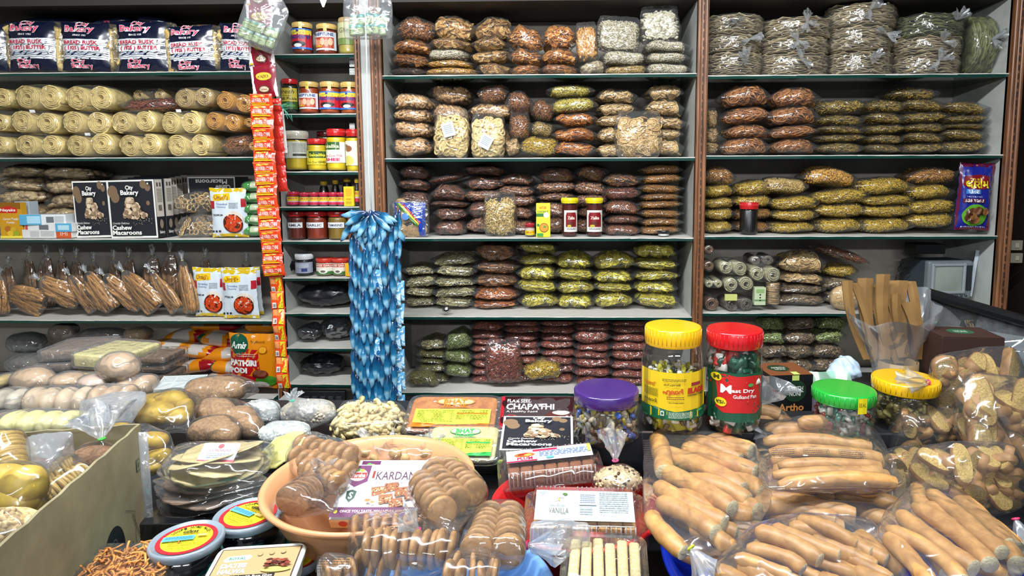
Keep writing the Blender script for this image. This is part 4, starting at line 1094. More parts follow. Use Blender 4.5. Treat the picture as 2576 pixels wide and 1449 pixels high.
# ---- white chutney pouches
def umadi():
    P = Print(95, 130); P.rect(0, 0, 95, 130, SHEEN('#c9d3da'), 12, 14).rect(0, 0, 95, 10, SHEEN('#c8a818'), 10, 2).rect(0, 121, 95, 130, SHEEN('#c8a818'), 10, 2)
    P.poly([(8, 22), (14, 16), (54, 12), (56, 30), (10, 34)], SHEEN('#e0b818')).text('Umadi\'s', 13, 17, 50, 30, SHEEN('#8a3c10'), .02)
    P.rect(0, 34, 12, 54, SHEEN('#a81c28'), 2, 3).rect(83, 28, 95, 50, SHEEN('#a81c28'), 2, 3)
    P.text('Groundnut', 18, 38, 48, 44, SHEEN('#4a6a9a')).text('Chutney', 18, 46, 44, 52, SHEEN('#4a6a9a')).text('PREMIUM', 8, 68, 34, 73, SHEEN('#303438'), .01)
    P.lines(52, 38, 76, 54, 4, SHEEN('#8a949a'), 1)
    P.ell(63, 80, 24, 20, SHEEN('#d6cabc')).ell(60, 94, 26, 26, SHEEN('#4a1a14')).ell(60, 93, 23, 23, SHEEN('#c8421c'))
    rs = random.Random(2)
    for k in range(60):
        a, q = rs.uniform(0, 6.3), 21 * math.sqrt(rs.random()); P.ell(60 + q * math.cos(a), 93 + q * math.sin(a), 1.6, 1.2, SHEEN(rs.choice(('#e06a34', '#a82c10', '#dc5426', '#b83a18'))), 5)
    for k in range(3): P.rect(8 + k * 9, 110, 14 + k * 9, 116, SHEEN('#3a3e40'), 1, 1)
    return P
UM = umadi()
def umadi_pouch(x0, y0, x1, y1, label, b=0., yaw=0., tilt=0.):
    c, w, h = place_px(x0, y0, x1, y1, b, .03); g = thing('chutney_pouch', label, 'pouch', c, (0.04, tilt, yaw))
    pouch(w, h, .034, SHEEN('#c9d3da'), UM, int(x0), g, .0014)
umadi_pouch(527, 472, 618, 598, 'white groundnut chutney pouch beside the flower cookies', 0, .05)
umadi_pouch(566, 674, 655, 796, 'white chutney pouch mostly hidden behind the other two', .05, 0, -.02)
umadi_pouch(484, 676, 566, 802, 'white chutney pouch, left of the overlapping pair', .012, 0, .02)
umadi_pouch(554, 674, 645, 799, 'white chutney pouch overlapping its neighbour, fully visible', -.02)
for i in range(5):
    y1 = 600 - i * 28; c, w, h = place_px(606, y1 - 30, 662, y1, .03, .06)
    g = thing('green_snack_pack', 'green and clear rice pack, %s of five beside the sachet strip' % ('lowest', 'second up', 'middle', 'fourth up', 'topmost')[i], 'pack', c, (0, RNG.uniform(-.12, .12), 0))
    s = sup(w / 2, .05, h / 2, .8, .6, 28, 14); s = (crinkle(s[0], .005, 50, i), s[1])
    mbx = MB().add(s); me = mbx.mesh('wrapper', [SHEEN('#2f8a2a'), pm('#b7c29a', .5)])
    me.polygons.foreach_set('material_index', np.array([1 if p.center.x > .002 and p.center.z > -.004 else 0 for p in me.polygons], dtype=np.int32))
    link('wrapper', me, g); link('film', MB().add((s[0] * 1.05, s[1])).mesh('film', FILM), g)
# ---- tied bags of stick snacks, fourth shelf
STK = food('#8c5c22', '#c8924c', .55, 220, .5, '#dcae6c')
STK_SHADED = food('#5c3c1c', '#9a6c38', .55, 220, .5, '#ac8048')  # darker copy of the stick colour: back row shade put into the material
def rods(w, h, d, n, seed, rad=.0042, twist=0.35):
    rs = np.random.RandomState(seed); mb = MB()
    for k in range(n):
        a = rs.uniform(-PI, .3) if k % 5 else rs.uniform(-PI, PI); q = rs.uniform(.55, 1)
        bx, by = math.cos(a) * q * w / 2, math.sin(a) * q * d / 2
        L = h * rs.uniform(.55, .95); z0 = -h / 2 + rs.uniform(0, h - L) * .6
        t = np.linspace(0, 1, 9); f = 1 - .55 * np.clip((z0 + L * t + h / 2) / h, 0, 1) ** 2
        P = np.stack([bx * f + .004 * np.sin(t * 5 + k) + twist * .02 * rs.uniform(-1, 1) * t, by * f, z0 + L * t], -1)
        r = rad * rs.uniform(.8, 1.2) * (1 + .14 * np.sin(np.arange(9) * 2.4)); r[0] *= .6; r[-1] *= .6
        mb.add(tube(P, r, 6))
    return mb
RODP = [rods(.075, .15, .05, 26, s) for s in range(4)]
RODM = {}
def rod_bag(bx, by, tx, ty, wpx, label, b=0., back=False, tie='#d8d890', v=None):
    """from the base point up to the knot, both given in the photo"""
    Y = D + .045 + b; p, q = at(bx, by, Y), at(tx, ty, Y + .02); p.z += snap(p.x, p.z, Y) + .006
    dz = q - p; p.z += wpx * .0006 * abs(dz.x) / dz.length; dz = q - p; L = dz.length; w = wpx * .001625 * (Y / D)
    ang = math.atan2(dz.x, dz.z)
    v = RNG.randrange(4) if v is None else v; key = (v, back)
    if key not in RODM:
        P = RODP[v].pts()
        e = np.array([(0, 0, .085)] * 40); V, Fa = hull_film(np.concatenate([P, e]), .002, .005, 70, 44, 26, v)
        fm = MB().add((V, Fa)); 
        RODM[key] = (RODP[v].mesh('sticks', STK_SHADED if back else STK), fm.mesh('film', FILM), MB().add(tuft((0, 0, .081), (0.1, -.1, 1), .026, .012, v)).mesh('film_tuft', FILM_W), MB().add(torus(.0035, .0016, 12, 6), 0, (0, 0, .082)).mesh('rubber_band', pm(tie, .5)))
    s, f, t, k = RODM[key]
    z = L / .163
    g = thing('stick_snack_bag', label, 'snack bag', (p + q) / 2, (0, ang, RNG.uniform(-.3, .3)), sc=(w / .08, .9, z))
    link('sticks', s, g, kind='stuff'); fo = link('film', f, g); link('film_tuft', t, fo, label='white gathered film tuft'); link('rubber_band', k, g)
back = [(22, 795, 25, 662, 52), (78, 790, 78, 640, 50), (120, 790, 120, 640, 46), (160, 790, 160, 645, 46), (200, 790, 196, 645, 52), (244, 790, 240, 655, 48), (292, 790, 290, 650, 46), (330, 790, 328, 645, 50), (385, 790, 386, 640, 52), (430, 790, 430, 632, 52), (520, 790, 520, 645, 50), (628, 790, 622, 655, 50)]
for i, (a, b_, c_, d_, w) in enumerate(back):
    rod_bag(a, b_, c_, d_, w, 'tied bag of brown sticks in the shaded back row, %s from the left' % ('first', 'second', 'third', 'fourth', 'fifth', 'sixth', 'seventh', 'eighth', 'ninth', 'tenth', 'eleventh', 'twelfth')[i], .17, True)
front = [(-8, 800, 4, 690, 70), (112, 795, 22, 728, 78), (195, 792, 112, 700, 66), (240, 798, 184, 690, 46), (282, 808, 222, 684, 62), (352, 798, 272, 690, 56), (398, 796, 312, 682, 70), (452, 794, 382, 682, 48), (484, 796, 460, 655, 52)]
for i, (a, b_, c_, d_, w) in enumerate(front):
    rod_bag(a, b_, c_, d_, w, 'tied bag of crinkled tan sticks leaning in the front row, %s from the left' % ('first', 'second', 'third', 'fourth', 'fifth', 'sixth', 'seventh', 'eighth', 'ninth')[i], .0 + .012 * (i % 2), False)
# ================================================================== narrow bay: jars and bottles
CLR = clear()
def jar_at(loc, r, h, label, lid='#c01c20', fill='#8a3a14', lab=None, lidh=.16, name='jar', square=False, neck=.86, cat='jar', empty_top=0.06, tape=None, shoulder=.12, labz=(.22, .70), laba=(-62, 62), ribs=True, parts=None, glass=True, lidr=1.0, fillmat=None, even=False):
    g = thing(name, label, cat, loc, (0, 0, RNG.uniform(-.08, .08)))
    hb = h * (1 - lidh)
    R = r
    prof = [(R * .85, .0), (R * .98, h * .03), (R, h * .08), (R, hb * (1 - shoulder)), (R * (.5 + neck / 2), hb * (1 - shoulder * .3)), (R * neck, hb)]
    rot = PI / 4 if square else 0; n = 8 if square else 36
    if fill or fillmat:
        f = [(max(a - .0015, .001), z + .001) for a, z in prof if z < hb * (1 - empty_top)] 
        f.append((f[-1][0] * .98, hb * (1 - empty_top)))
        link('contents', MB().add(lathe(f, 32, caps=True)).mesh('contents', fillmat or pm(fill, .35, .18)), g)
    if glass: link('jar_wall', MB().add(lathe(prof, 36)).mesh('jar_wall', CLR), g)
    rl = R * neck * 1.06 * lidr; m = MB(); lm = SHEEN(lid)
    lp = [(rl, hb - h * .01), (rl * 1.02, hb + .002), (rl * 1.02, h - .003), (rl * 1.0, h - .0008), (rl * .97, h), (rl * .9, h + .0001), (.0005, h + .0001)]
    m.add(lathe(lp, 40))
    if ribs:
        for k in range(40):
            a = k / 40 * 2 * PI; m.add(box(.0012, .0012, (h - hb) * .75), 0, (rl * 1.02 * math.cos(a), rl * 1.02 * math.sin(a), (h + hb) / 2), (0, 0, a))
    link('lid', m.mesh('lid', lm), g)
    if lab: lab.put('label', on_cyl(R, h * labz[0], h * labz[1], *laba, even=even), g, .0002, smooth=False)
    if tape:
        P = Print(10, 40); P.rect(0, 0, 10, 40, tape, 2, 8).text('SEAL', 1, 12, 9, 22, '#6a5a20')
        P.put('paper_seal', on_cyl(rl * 1.03, hb - h * .10, h - .001, 4, 22), g, .0002)
    return g
def jar(x0, y0, x1, y1, label, b=0., **kw):
    Y = D + .03 + b; p0, p1 = at(x0, y1, Y), at(x1, y1, Y); p0.x, p1.x = inbay(p0.x, p1.x, .004); r = (p1.x - p0.x) / 2
    h = at(x0, y0, Y).z - at(x0, y1, Y).z; p0.z += snap((p0.x + p1.x) / 2, p0.z, Y)
    return jar_at(((p0.x + p1.x) / 2, Y + r, p0.z), r, h, label, **kw)
def neptune():
    P = Print(50, 40); P.rect(0, 0, 50, 40, '#cdd2da').text('NEPTUNE', 10, 2, 44, 9, '#1c3a7a', .03).ell(6, 5, 3, 3, '#1c3a7a').rect(4, 12, 44, 36, '#a8402a')
    for k in range(5): P.ell(10 + k * 7, 22 + (k % 2) * 3, 4, 8, ('#e8b090', '#d88868')[k % 2])
    P.text('Prawns', 8, 29, 24, 34, '#e8c81c', .02); return P
def mackerel():
    P = Print(50, 44); P.rect(0, 0, 50, 44, '#d8c43a').rect(0, 0, 50, 3, '#2a6ab8').text('NEPTUNE', 12, 7, 36, 11, '#9a8a3a').ell(24, 5, 2.5, 2.5, '#2a3a8a')
    P.rect(0, 13, 50, 40, '#b01c2c').text('Mackerel', 5, 11, 46, 22, '#2a2f7a', .03).ell(24, 33, 14, 6, '#201a1c').ell(24, 36, 7, 4, '#dfe4e8').rect(0, 40, 50, 44, '#2a6ab8'); return P
NEP, MCK = neptune(), mackerel()
SAU = '#8e3010'; GOLD = '#c8a860'
jar(726, 52, 778, 131, 'mackerel pickle jar on the top narrow shelf', lid=GOLD, fill='#7c3010', lab=MCK, tape='#d8c878', labz=(.12, .78), laba=(-75, 75))
jar(788, 56, 841, 133, 'shrimp pickle jar with white label, top narrow shelf', lid=GOLD, fill='#7e2c10', lab=NEP, tape='#d8b838', labz=(.12, .72), laba=(-75, 75))
GJ = Print(50, 60); GJ.rect(0, 0, 50, 60, '#b8b88c').rect(0, 42, 50, 60, '#6a8040').text('Ghee', 12, 14, 36, 28, '#6a7050')
jar(845, 40, 896, 133, 'tall jar of pale yellow ghee with green label, top narrow shelf', lid='#b09468', fill='#a89a48', lab=GJ, labz=(.25, .85), laba=(-75, 75))
FP = Print(50, 60); FP.rect(0, 0, 50, 60, '#b8a83a').text('Fresh', 6, 4, 42, 16, '#3a3414', .01, .3).text('Green', 14, 19, 36, 24, '#3a3414').text('Chilli Pickle', 2, 26, 48, 34, '#1c2c14', .02).rect(0, 38, 50, 60, '#2c4a1c'); FP.ell(16, 48, 10, 4, '#5a8a2c').ell(34, 50, 10, 4, '#4a7a24')
jar(698, 197, 743, 283, 'dark green chilli pickle jar with red lid, second narrow shelf', lid='#b81c20', fill='#1e2410', lab=FP, lidh=.14, labz=(.1, .72), laba=(-75, 75))
jar(746, 204, 795, 283, 'shrimp pickle jar with white label, second narrow shelf', lid=GOLD, fill='#9a3c14', lab=NEP, tape='#c8b42c', labz=(.12, .62), laba=(-75, 75))
jar(797, 204, 849, 284, 'mackerel pickle jar in the middle of second narrow shelf', lid=GOLD, fill='#a04414', lab=MCK, tape='#d8c878', labz=(.12, .68), laba=(-75, 75))
jar(850, 205, 900, 285, 'mackerel pickle jar against the brown post, second narrow shelf', lid=GOLD, fill='#a84c18', lab=MCK, tape='#d8c878', labz=(.12, .68), laba=(-75, 75))
GH = Print(60, 60); GH.rect(0, 0, 60, 60, '#bcc0b4').lines(30, 6, 56, 40, 8, '#6a706a', 3).ell(14, 18, 6, 5, '#3a6a30').ell(14, 38, 6, 6, '#5a3c20').rect(30, 44, 56, 52, '#2a2c2a')
jar(707, 330, 766, 429, 'large jar of yellow ghee with a film covered top, third narrow shelf', lid='#a8a496', fill='#b8a020', lab=GH, lidh=.2, neck=.92, labz=(.30, .72), laba=(-75, 75))
SKg = Print(60, 50); SKg.rect(0, 0, 60, 50, '#c8b82a').rect(16, 2, 60, 26, '#2c4a1c').text('Sakalika', 18, 10, 58, 21, '#d8cc3a', .03).text('Pure Cow', 12, 38, 38, 45, '#5a4a10', 0, .2).text('GHEE', 40, 37, 58, 45, '#5a4a10', .03)
jar(766, 350, 816, 430, 'short yellow ghee jar with red lid and green label', lid='#bc2020', fill='#d0b41c', lab=SKg, neck=.86, labz=(.18, .62), laba=(-70, 70))
jar(790, 331, 838, 400, 'dark jar with a deep red lid behind the short ghee jar', .09, lid='#6a1418', fill='#4a3a14')
SKt = Print(60, 70); SKt.rect(0, 0, 60, 70, '#dcdccf').rect(0, 0, 46, 26, '#2c5a24').text('Sakalika', 3, 8, 45, 20, '#d8e0b0', .03).text('Pure Cow Milk', 4, 42, 52, 50, '#b8325a', 0, .1).text('GHEE', 6, 54, 46, 64, '#c01c5c', .04)
jar(815, 325, 866, 430, 'tall yellow ghee jar with red lid and white label', lid='#bc2020', fill='#d8bc18', lab=SKt, neck=.84, labz=(.18, .68), laba=(-70, 70))
SKc = Print(60, 70); SKc.rect(0, 0, 60, 70, '#dcd8c4').ell(20, 22, 12, 9, '#8a5a3a').ell(13, 14, 5, 5, '#7a4c30').ell(20, 56, 16, 14, '#c8c060')
jar(866, 326, 912, 433, 'tall yellow ghee jar with a cow on its label', lid='#bc2020', fill='#d8bc18', lab=SKc, neck=.84, labz=(.14, .72), laba=(-70, 70))
SB = Print(40, 30); SB.rect(0, 0, 40, 30, '#b8a8b0').rect(8, 0, 40, 16, '#c8b020').text('JELLY', 12, 3, 36, 11, '#b01c3c', .03).rect(0, 20, 40, 30, '#b01c3c')
for i, x in enumerate((719, 750, 775, 799, 823, 845)):
    jar(x, 482 + (i > 0) * 2, x + (28 if i == 0 else 24), 518, 'small red capped bottle, %s in the row on the fourth narrow shelf' % ('darker first', 'second', 'third', 'fourth', 'fifth', 'sixth')[i], lid='#a81c34', fill='#4a1c2c' if i == 0 else '#8a7a80', lab=SB, lidh=.3, labz=(.1, .64), laba=(-80, 80), name='bottle', cat='bottle')
for i, (x0, x1, y0) in enumerate(((800, 824, 455), (832, 852, 452), (858, 884, 446), (889, 905, 452))):
    jar(x0, y0, x1, 520 if i == 3 else 514, 'dark bottle with yellow cap, %s along the fourth narrow shelf' % ('leftmost', 'second', 'third', 'rightmost')[i], .0 if i == 3 else .08, lid='#c8a81c', fill='#1c1410', lidh=.14, neck=.6, shoulder=.3, lab=SB if i == 3 else None, name='bottle', cat='bottle', labz=(.15, .55), laba=(-80, 80))
YB = Print(30, 60); YB.rect(0, 0, 30, 60, '#d4b818').rect(6, 6, 24, 30, '#c89c14').text('HONEY', 7, 36, 23, 42, '#8a3c14').lines(6, 46, 24, 56, 3, '#9a7c14', 3)
carton(865, 470, 890, 519, .03, 'slim yellow carton before the dark bottles on fourth narrow shelf', pm('#d4b818', .4), YB, b=-.005, name='medicine_box')
def nm_label(t, w=60):
    P = Print(w, 22); P.rect(0, 0, w, 22, '#c9cdd0').rect(1, 1, w - 1, 21, '#b9bfc6').rect(2, 2, w - 2, 20, '#d4d8da').text(t, 6, 6, w - 6, 16, '#23283c', .03); return P
for x0, x1, t, f in ((716, 763, 'AMLA', '#5a1c0c'), (764, 817, 'GARLIC', '#7c2a12'), (819, 869, 'TAMARIND', '#7c6420'), (870, 905, 'MANGO', '#9a4414')):
    jar(x0, 537, x1, 607, 'pickle jar labelled %s with red lid, fifth narrow shelf' % t.lower() if t != 'MANGO' else 'orange pickle jar half hidden by the blue sachets', lid='#b81c1c', fill=f, lab=nm_label(t) if t != 'MANGO' else None, labz=(.42, .62), laba=(-52, 52), neck=.92, shoulder=.16)
WJ = Print(50, 40); WJ.rect(0, 0, 50, 40, '#8c92a4').lines(4, 6, 40, 20, 4, '#c4c8d0', 5).rect(24, 22, 36, 34, '#28346c')
jar(737, 640, 780, 694, 'dark jar with white lid on the sixth narrow shelf', lid='#c8cacc', fill='#15161c', lab=WJ, neck=.94, labz=(.12, .62), laba=(-70, 80), lidh=.24)
PT = Print(50, 36); PT.rect(0, 0, 50, 36, '#d0c8ba').rect(0, 2, 50, 12, '#a83c2c').text('GINGER GARLIC', 4, 4, 46, 10, '#e8e0d0', .02).rect(0, 26, 50, 36, '#3c6a34').ell(25, 26, 9, 7, '#d8d4c4').ell(25, 26, 5, 4, '#5a5c54')
jar(790, 650, 833, 693, 'small paste jar with red lid, left of the pair', lid='#b03020', fill='#b8a88c', lab=PT, neck=.94, labz=(.08, .72), laba=(-80, 80), lidh=.24)
jar(831, 650, 870, 693, 'small paste jar with red lid, right of the pair', lid='#b03020', fill='#b8a88c', lab=PT, neck=.94, labz=(.08, .72), laba=(-80, 80), lidh=.24)
carton(868, 664, 884, 696, .03, 'narrow orange yellow carton beside the paste jars', pm('#d8a01c', .4), name='medicine_box')
# crumpled dark carrier bags on the lower narrow shelves
BLK = film('#3a3d44', .10, .16, .2, 20, 1.0, '#2c2f36'); BLKO = pm('#17191f', .3, .3, coat=.4)
def crumple(x0, y0, x1, y1, label, mat, b=0., name='crumpled_bag', dep=.12, amp=.02, seed=1, Y=None, extra=None):
    c, w, h = place_px(x0, y0, x1, y1, b, dep)
    g = thing(name, label, 'plastic bag', c)
    V, Fa = sup(w / 2 * .97, dep / 2, h / 2 * .9, .9, .8, 60, 30)
    V = crinkle(V, amp, 42, seed, 9); V = crinkle(V, amp * .5, 120, seed + 3, 6)
    V[:, 2] = np.maximum(V[:, 2], -h / 2)
    link('crumpled_film', MB().add((V, Fa)).mesh('crumpled_film', mat), g)
    return g
crumple(728, 722, 882, 787, 'heap of black carrier bags on the seventh narrow shelf', BLKO, .02, seed=2)
crumple(800, 712, 880, 745, 'orange brown packet under the black carrier bags', pm('#6a4a1c', .4), .12, seed=5, name='crumpled_packet')
crumple(730, 826, 800, 876, 'left heap of smoky clear bags, eighth narrow shelf', film('#9a9ea4', .10, .2, .12, 20, 1.0, '#8a8e94'), .02, seed=3)
crumple(792, 812, 884, 874, 'right heap of smoky clear bags, eighth narrow shelf', film('#9a9ea4', .10, .2, .12, 20, 1.0, '#8a8e94'), .04, seed=7)
crumple(728, 905, 860, 962, 'black shiny bags on the ninth narrow shelf', BLKO, .03, seed=9)
crumple(700, 660, 716, 695, 'scrap of black film at the left of sixth narrow shelf', BLKO, .03, seed=12)
# ================================================================== hanging strips in front of the shelves
YS = 2.40
def poly_path(pts, s):
    d = [0]
    for a, b in zip(pts, pts[1:]): d.append(d[-1] + math.dist(a, b))
    s *= d[-1]
    for i in range(len(pts) - 1):
        if s <= d[i + 1]:
            t = (s - d[i]) / (d[i + 1] - d[i]); return [pts[i][k] + (pts[i + 1][k] - pts[i][k]) * t for k in range(2)]
    return list(pts[-1])
def ginger():
    P = Print(56, 28); rd = SHEEN('#d8401c')
    P.rect(0, 0, 56, 28, rd, 10, 5).rect(0, 0, 56, 2, SHEEN('#e86a44'), 8, 1).rect(3, 3, 48, 20, SHEEN('#dc3418'), 8, 4)
    P.ell(16, 5, 9, 2.2, SHEEN('#d8a028')).ell(30, 4, 10, 2.0, SHEEN('#c88a1c'))
    P.text('GINGER CHAI', 4, 8.4, 49, 17.6, SHEEN('#e8d8cc'), .06).text('GINGER CHAI', 5, 9, 48, 17, SHEEN('#c42414'), .0)
    P.rect(4, 19, 42, 20.4, SHEEN('#e0b81c'), 6, 1).rect(6, 22, 50, 24.5, SHEEN('#d8b01c'), 6, 1); return P
def chain(label, path, n, w_px, art, mat, nm, Y=YS, amp=.25, cat='sachet strip'):
    tops = [poly_path(path, i / n) for i in range(n + 1)]
    o = at(*tops[0], Y); g = thing(nm, label, cat, o)
    for i in range(n):
        a, b = at(*tops[i], Y), at(*tops[i + 1], Y); c = (a + b) / 2; h = (a - b).length; w = w_px * Y / F
        ang = math.atan2((a - b).x, (a - b).z)
        q = bpy.data.objects.new('sachet', None); 
        key = (nm, 'm'); fn = pillow_fn(w, h * 1.14, .012, 5, .0009, 6)
        if key not in SPM:
            m = MB(); u, v = np.meshgrid(np.linspace(0, 1, 13), np.linspace(0, 1, 9)); bk = pillow_fn(w, h * 1.14, .012, 5, .0009, 6, back=True)
            for f_ in (fn, bk): m.add(loft(f_(u.ravel(), v.ravel()).reshape(9, 13, 3), False, False))
            SPM[key] = m.mesh('sachet', mat); SPM[(nm, 'p')] = art.mb(lambda u, v, k: fn(u, v, k + .0010), .00045).mesh('print', art.mats, smooth=True)
        s = link('sachet', SPM[key], g, c - o, (amp * math.sin(i * 2.1 + 1), ang, amp * .5 * math.sin(i * 1.3)))
        link('print', SPM[(nm, 'p')], s)
    return g
chain('hanging strip of red orange ginger chai sachets', [(657, 238), (665, 400), (677, 560), (690, 694)], 16, 57, ginger(), SHEEN('#d8401c'), 'sachet_strip')
def chai_back():
    P = Print(40, 40); P.rect(0, 0, 40, 40, SHEEN('#d8481c'), 6, 6).rect(22, 3, 37, 37, SHEEN('#c8c428'), 3, 5).rect(4, 3, 20, 18, SHEEN('#d88a50'), 3, 3).rect(5, 24, 17, 36, SHEEN('#d8d4cc'), 2, 2)
    for k in range(5): P.rect(6.5 + k * 2, 26, 7.4 + k * 2, 34, SHEEN('#3a3a3a'), 1, 1)
    return P
chain('lower strip of small orange sachets showing barcodes', [(694, 695), (700, 780), (708, 900), (714, 978)], 7, 34, chai_back(), SHEEN('#d8481c'), 'small_sachet_strip', Y=YS + .03)
chain('second strip of red sachets turned edge on behind the first', [(695, 250), (706, 420), (712, 480)], 7, 26, Print(10, 10).rect(0, 0, 10, 10, SHEEN('#b02a20'), 3, 3), SHEEN('#b02a20'), 'edge_sachet_strip', Y=YS + .05, amp=.1)
def mcard():
    P = Print(64, 96); mr = SHEEN('#7c1024'); P.rect(0, 0, 64, 96, mr, 8, 10).poly([(0, 0), (10, 0), (6, 60), (14, 96), (0, 96)], SHEEN('#cfc8c8')).poly([(64, 40), (56, 70), (58, 96), (64, 96)], SHEEN('#cfc8c8'))
    P.ell(34, 36, 20, 12, SHEEN('#b8a02c')).ell(34, 36, 18, 10, SHEEN('#c8b43c')).text('HALWA', 20, 31, 48, 41, SHEEN('#6a1c18'), .02).ell(32, 74, 16, 12, SHEEN('#5a2c1c')).ell(32, 74, 12, 8, SHEEN('#b8a890')).text('halwa', 24, 71, 40, 77, SHEEN('#7c1c1c')); P.ell(8, 88, 5, 3, SHEEN('#b8a02c')); return P
chain('hanging strip of maroon sweet packets above the red sachets', [(650, -60), (652, 60), (660, 150), (668, 240)], 4, 66, mcard(), SHEEN('#7c1024'), 'maroon_packet_strip', Y=YS + .04, amp=.08)
# white backing card and strings beside the strip
P = Print(20, 110); P.rect(0, 0, 20, 110, '#d4d0ca').text('Sweets', 1, 96, 18, 102, '#a81c2c')
c = at(708, 330, YS + .08)
g = thing('backing_card', 'narrow white card edge hanging behind the red sachet strip', 'card', c, (0, -.05, .4))
link('card', MB().add(rbox(.03, .0015, .17, .0005)).mesh('card', pm('#d4d0ca', .5), False), g); P.put('print', on_plane(.03, .17, (0, -.0008, 0)), g)
g = thing('green_string', 'thin green plastic string tied in a bow beside the strip', 'string', at(706, 265, YS + .02))
mb = MB()
for pp in ([(0, 0), (18, -6), (30, -4), (16, 4), (0, 0)], [(0, 0), (14, 10), (28, 4), (12, -2), (0, 0)], [(0, 0), (16, 18), (30, 40), (26, 22)], [(0, 0), (12, 16), (18, 34)], [(0, 0), (-12, -2), (-34, 2)]):
    base = at(706, 265, YS + .02); mb.add(tube([tuple(at(706 + x, 265 + y, YS + .02 - .004 * i) - base) for i, (x, y) in enumerate(pp)], .0014, 5))
link('bow', mb.mesh('bow', SHEEN('#3f8f7a')), g)
# two hanging clear bags of small green topped jars
def mini_jar_bag(x0, y0, x1, y1, tilt, label, Y, lidc, bodyc, seed, cols, ang=0.):
    c = at((x0 + x1) / 2, (y0 + y1) / 2, Y); w = (x1 - x0) * Y / F; h = (y1 - y0) * Y / F
    g = thing('hanging_jar_bag', label, 'snack bag', c, (0, tilt, 0)); rs = np.random.RandomState(seed)
    jm = MB().add(lathe([(.001, 0), (.0125, .0005), (.013, .004), (.013, .026), (.0115, .028)], 20)).add(lathe([(.0128, .0275), (.0132, .036), (.012, .0375), (.0005, .0375)], 20), 1)
    P = Print(30, 20); P.rect(0, 0, 30, 20, '#9cac74').text('HING', 8, 4, 22, 10, '#2c4a24', .04).lines(6, 12, 24, 18, 2, '#4a5c34', 2)
    jme = jm.mesh('small_jar', [pm(bodyc, .4), SHEEN(lidc)]); pme = P.mb(on_cyl(.0131, .005, .024, -80, 80), .0002).mesh('label', P.mats, False)
    pts = []
    for r in range(2):
        for k in range(cols):
            p = Vector(((k - (cols - 1) / 2) * .0275 + r * .004, -.004 + .004 * rs.rand() + .006 * r, -h / 2 + .012 + r * .038 + rs.uniform(-.003, .003)))
            j = link('small_jar', jme, g, p, (rs.uniform(-.15, .15), rs.uniform(-.12, .12), rs.uniform(-.5, .5))); link('label', pme, j)
            pts += [[p.x + sx * .014, p.y + sy * .014, p.z + sz] for sx in (-1, 1) for sy in (-1, 1) for sz in (0, .038)]
    pts += [[s * w * .48, 0, z] for s in (-1, 1) for z in (-h / 2, h * .35)] * 8 + [[s * .02, 0, h / 2 + .01] for s in (-1, 1)] * 8
    link('film', MB().add(hull_film(np.array(pts), .002, .007, 60, 60, 30, seed)).mesh('film', film(haze=.07, gloss=.12, rough=.1, scale=24)), g)
    link('string', MB().add(tube([(0, 0, h / 2), (.003, 0, h / 2 + .05), (0, 0, h / 2 + .16)], .0012, 5)).mesh('string', pm('#8fa8a0', .6)), g)
mini_jar_bag(606, -20, 716, 118, .38, 'tilted clear bag of small spice jars, hanging by the maroon packets', YS - .03, '#7aa08c', '#7c8a58', 1, 5)
mini_jar_bag(864, -24, 986, 94, 0, 'clear bag of small teal lidded jars hanging at the post', YS - .02, '#4a9a90', '#8a9a6a', 2, 5)
g = thing('torn_wrapper', 'torn white wrapper corner hanging into view over narrow bay', 'wrapper', at(812, 4, YS))
link('wrapper', MB().add(loft(np.array([[(-.02, 0, .03), (.02, .002, .03)], [(-.012, .004, .005), (.018, -.002, .01)], [(-.002, 0, -.02), (.004, 0, -.02)]]), False, False)).mesh('wrapper', pm('#c4c8cc', .4)), g)
# ---- bundle of blue sachet strips
def blue_mat():
    m, nt, b, out = nmat('blue_sachet_print'); L = nt.links
    tc = nt.nodes.new('ShaderNodeTexCoord'); sp = nt.nodes.new('ShaderNodeSeparateXYZ'); L.new(tc.outputs['Object'], sp.inputs[0])
    n = nt.nodes.new('ShaderNodeTexNoise'); n.inputs['Scale'].default_value = 45; L.new(tc.outputs['Object'], n.inputs['Vector'])
    a = nt.nodes.new('ShaderNodeMath'); a.operation = 'MULTIPLY_ADD'; L.new(sp.outputs['Z'], a.inputs[0]); a.inputs[1].default_value = 9.5; a.inputs[2].default_value = .38
    a2 = nt.nodes.new('ShaderNodeMath'); a2.operation = 'MULTIPLY_ADD'; L.new(n.outputs['Fac'], a2.inputs[0]); a2.inputs[1].default_value = .3; L.new(a.outputs[0], a2.inputs[2])
    r = nt.nodes.new('ShaderNodeValToRGB'); L.new(a2.outputs[0], r.inputs['Fac'])
    el = r.color_ramp.elements; el[0].position = 0.0; el[0].color = lin('#0a2a4c'); el[1].position = 1; el[1].color = lin('#12305c')
    for p, c in ((.16, '#5c94b4'), (.34, '#86b4ca'), (.5, '#23709a'), (.68, '#104a70'), (.86, '#0a2f50')): e = el.new(p); e.color = lin(c)
    L.new(r.outputs[0], b.inputs['Base Color']); b.inputs['Roughness'].default_value = .25; b.inputs['Coat Weight'].default_value = .4
    return m
BLM = blue_mat()
def leaf(w, h, t, seed):
    V, Fa = sup(w / 2, t / 2, h / 2, 1.35, 1.1, 14, 13)
    V = V.copy(); V[:, 0] += .0014 * np.sin(V[:, 2] * 160 + seed); V[:, 1] += .002 * np.sin(V[:, 2] * 90 + seed * 2)
    return V, Fa
YB_ = 2.32
kn = at(935, 532, YB_)
hb = thing('shampoo_sachet_bundle', 'hanging bundle of blue and white sachet strips tied with white string', 'sachet bundle', kn)
LM = [MB().add(leaf(.025, .112, .017, s)).mesh('sachet', BLM) for s in range(3)]
FL = None
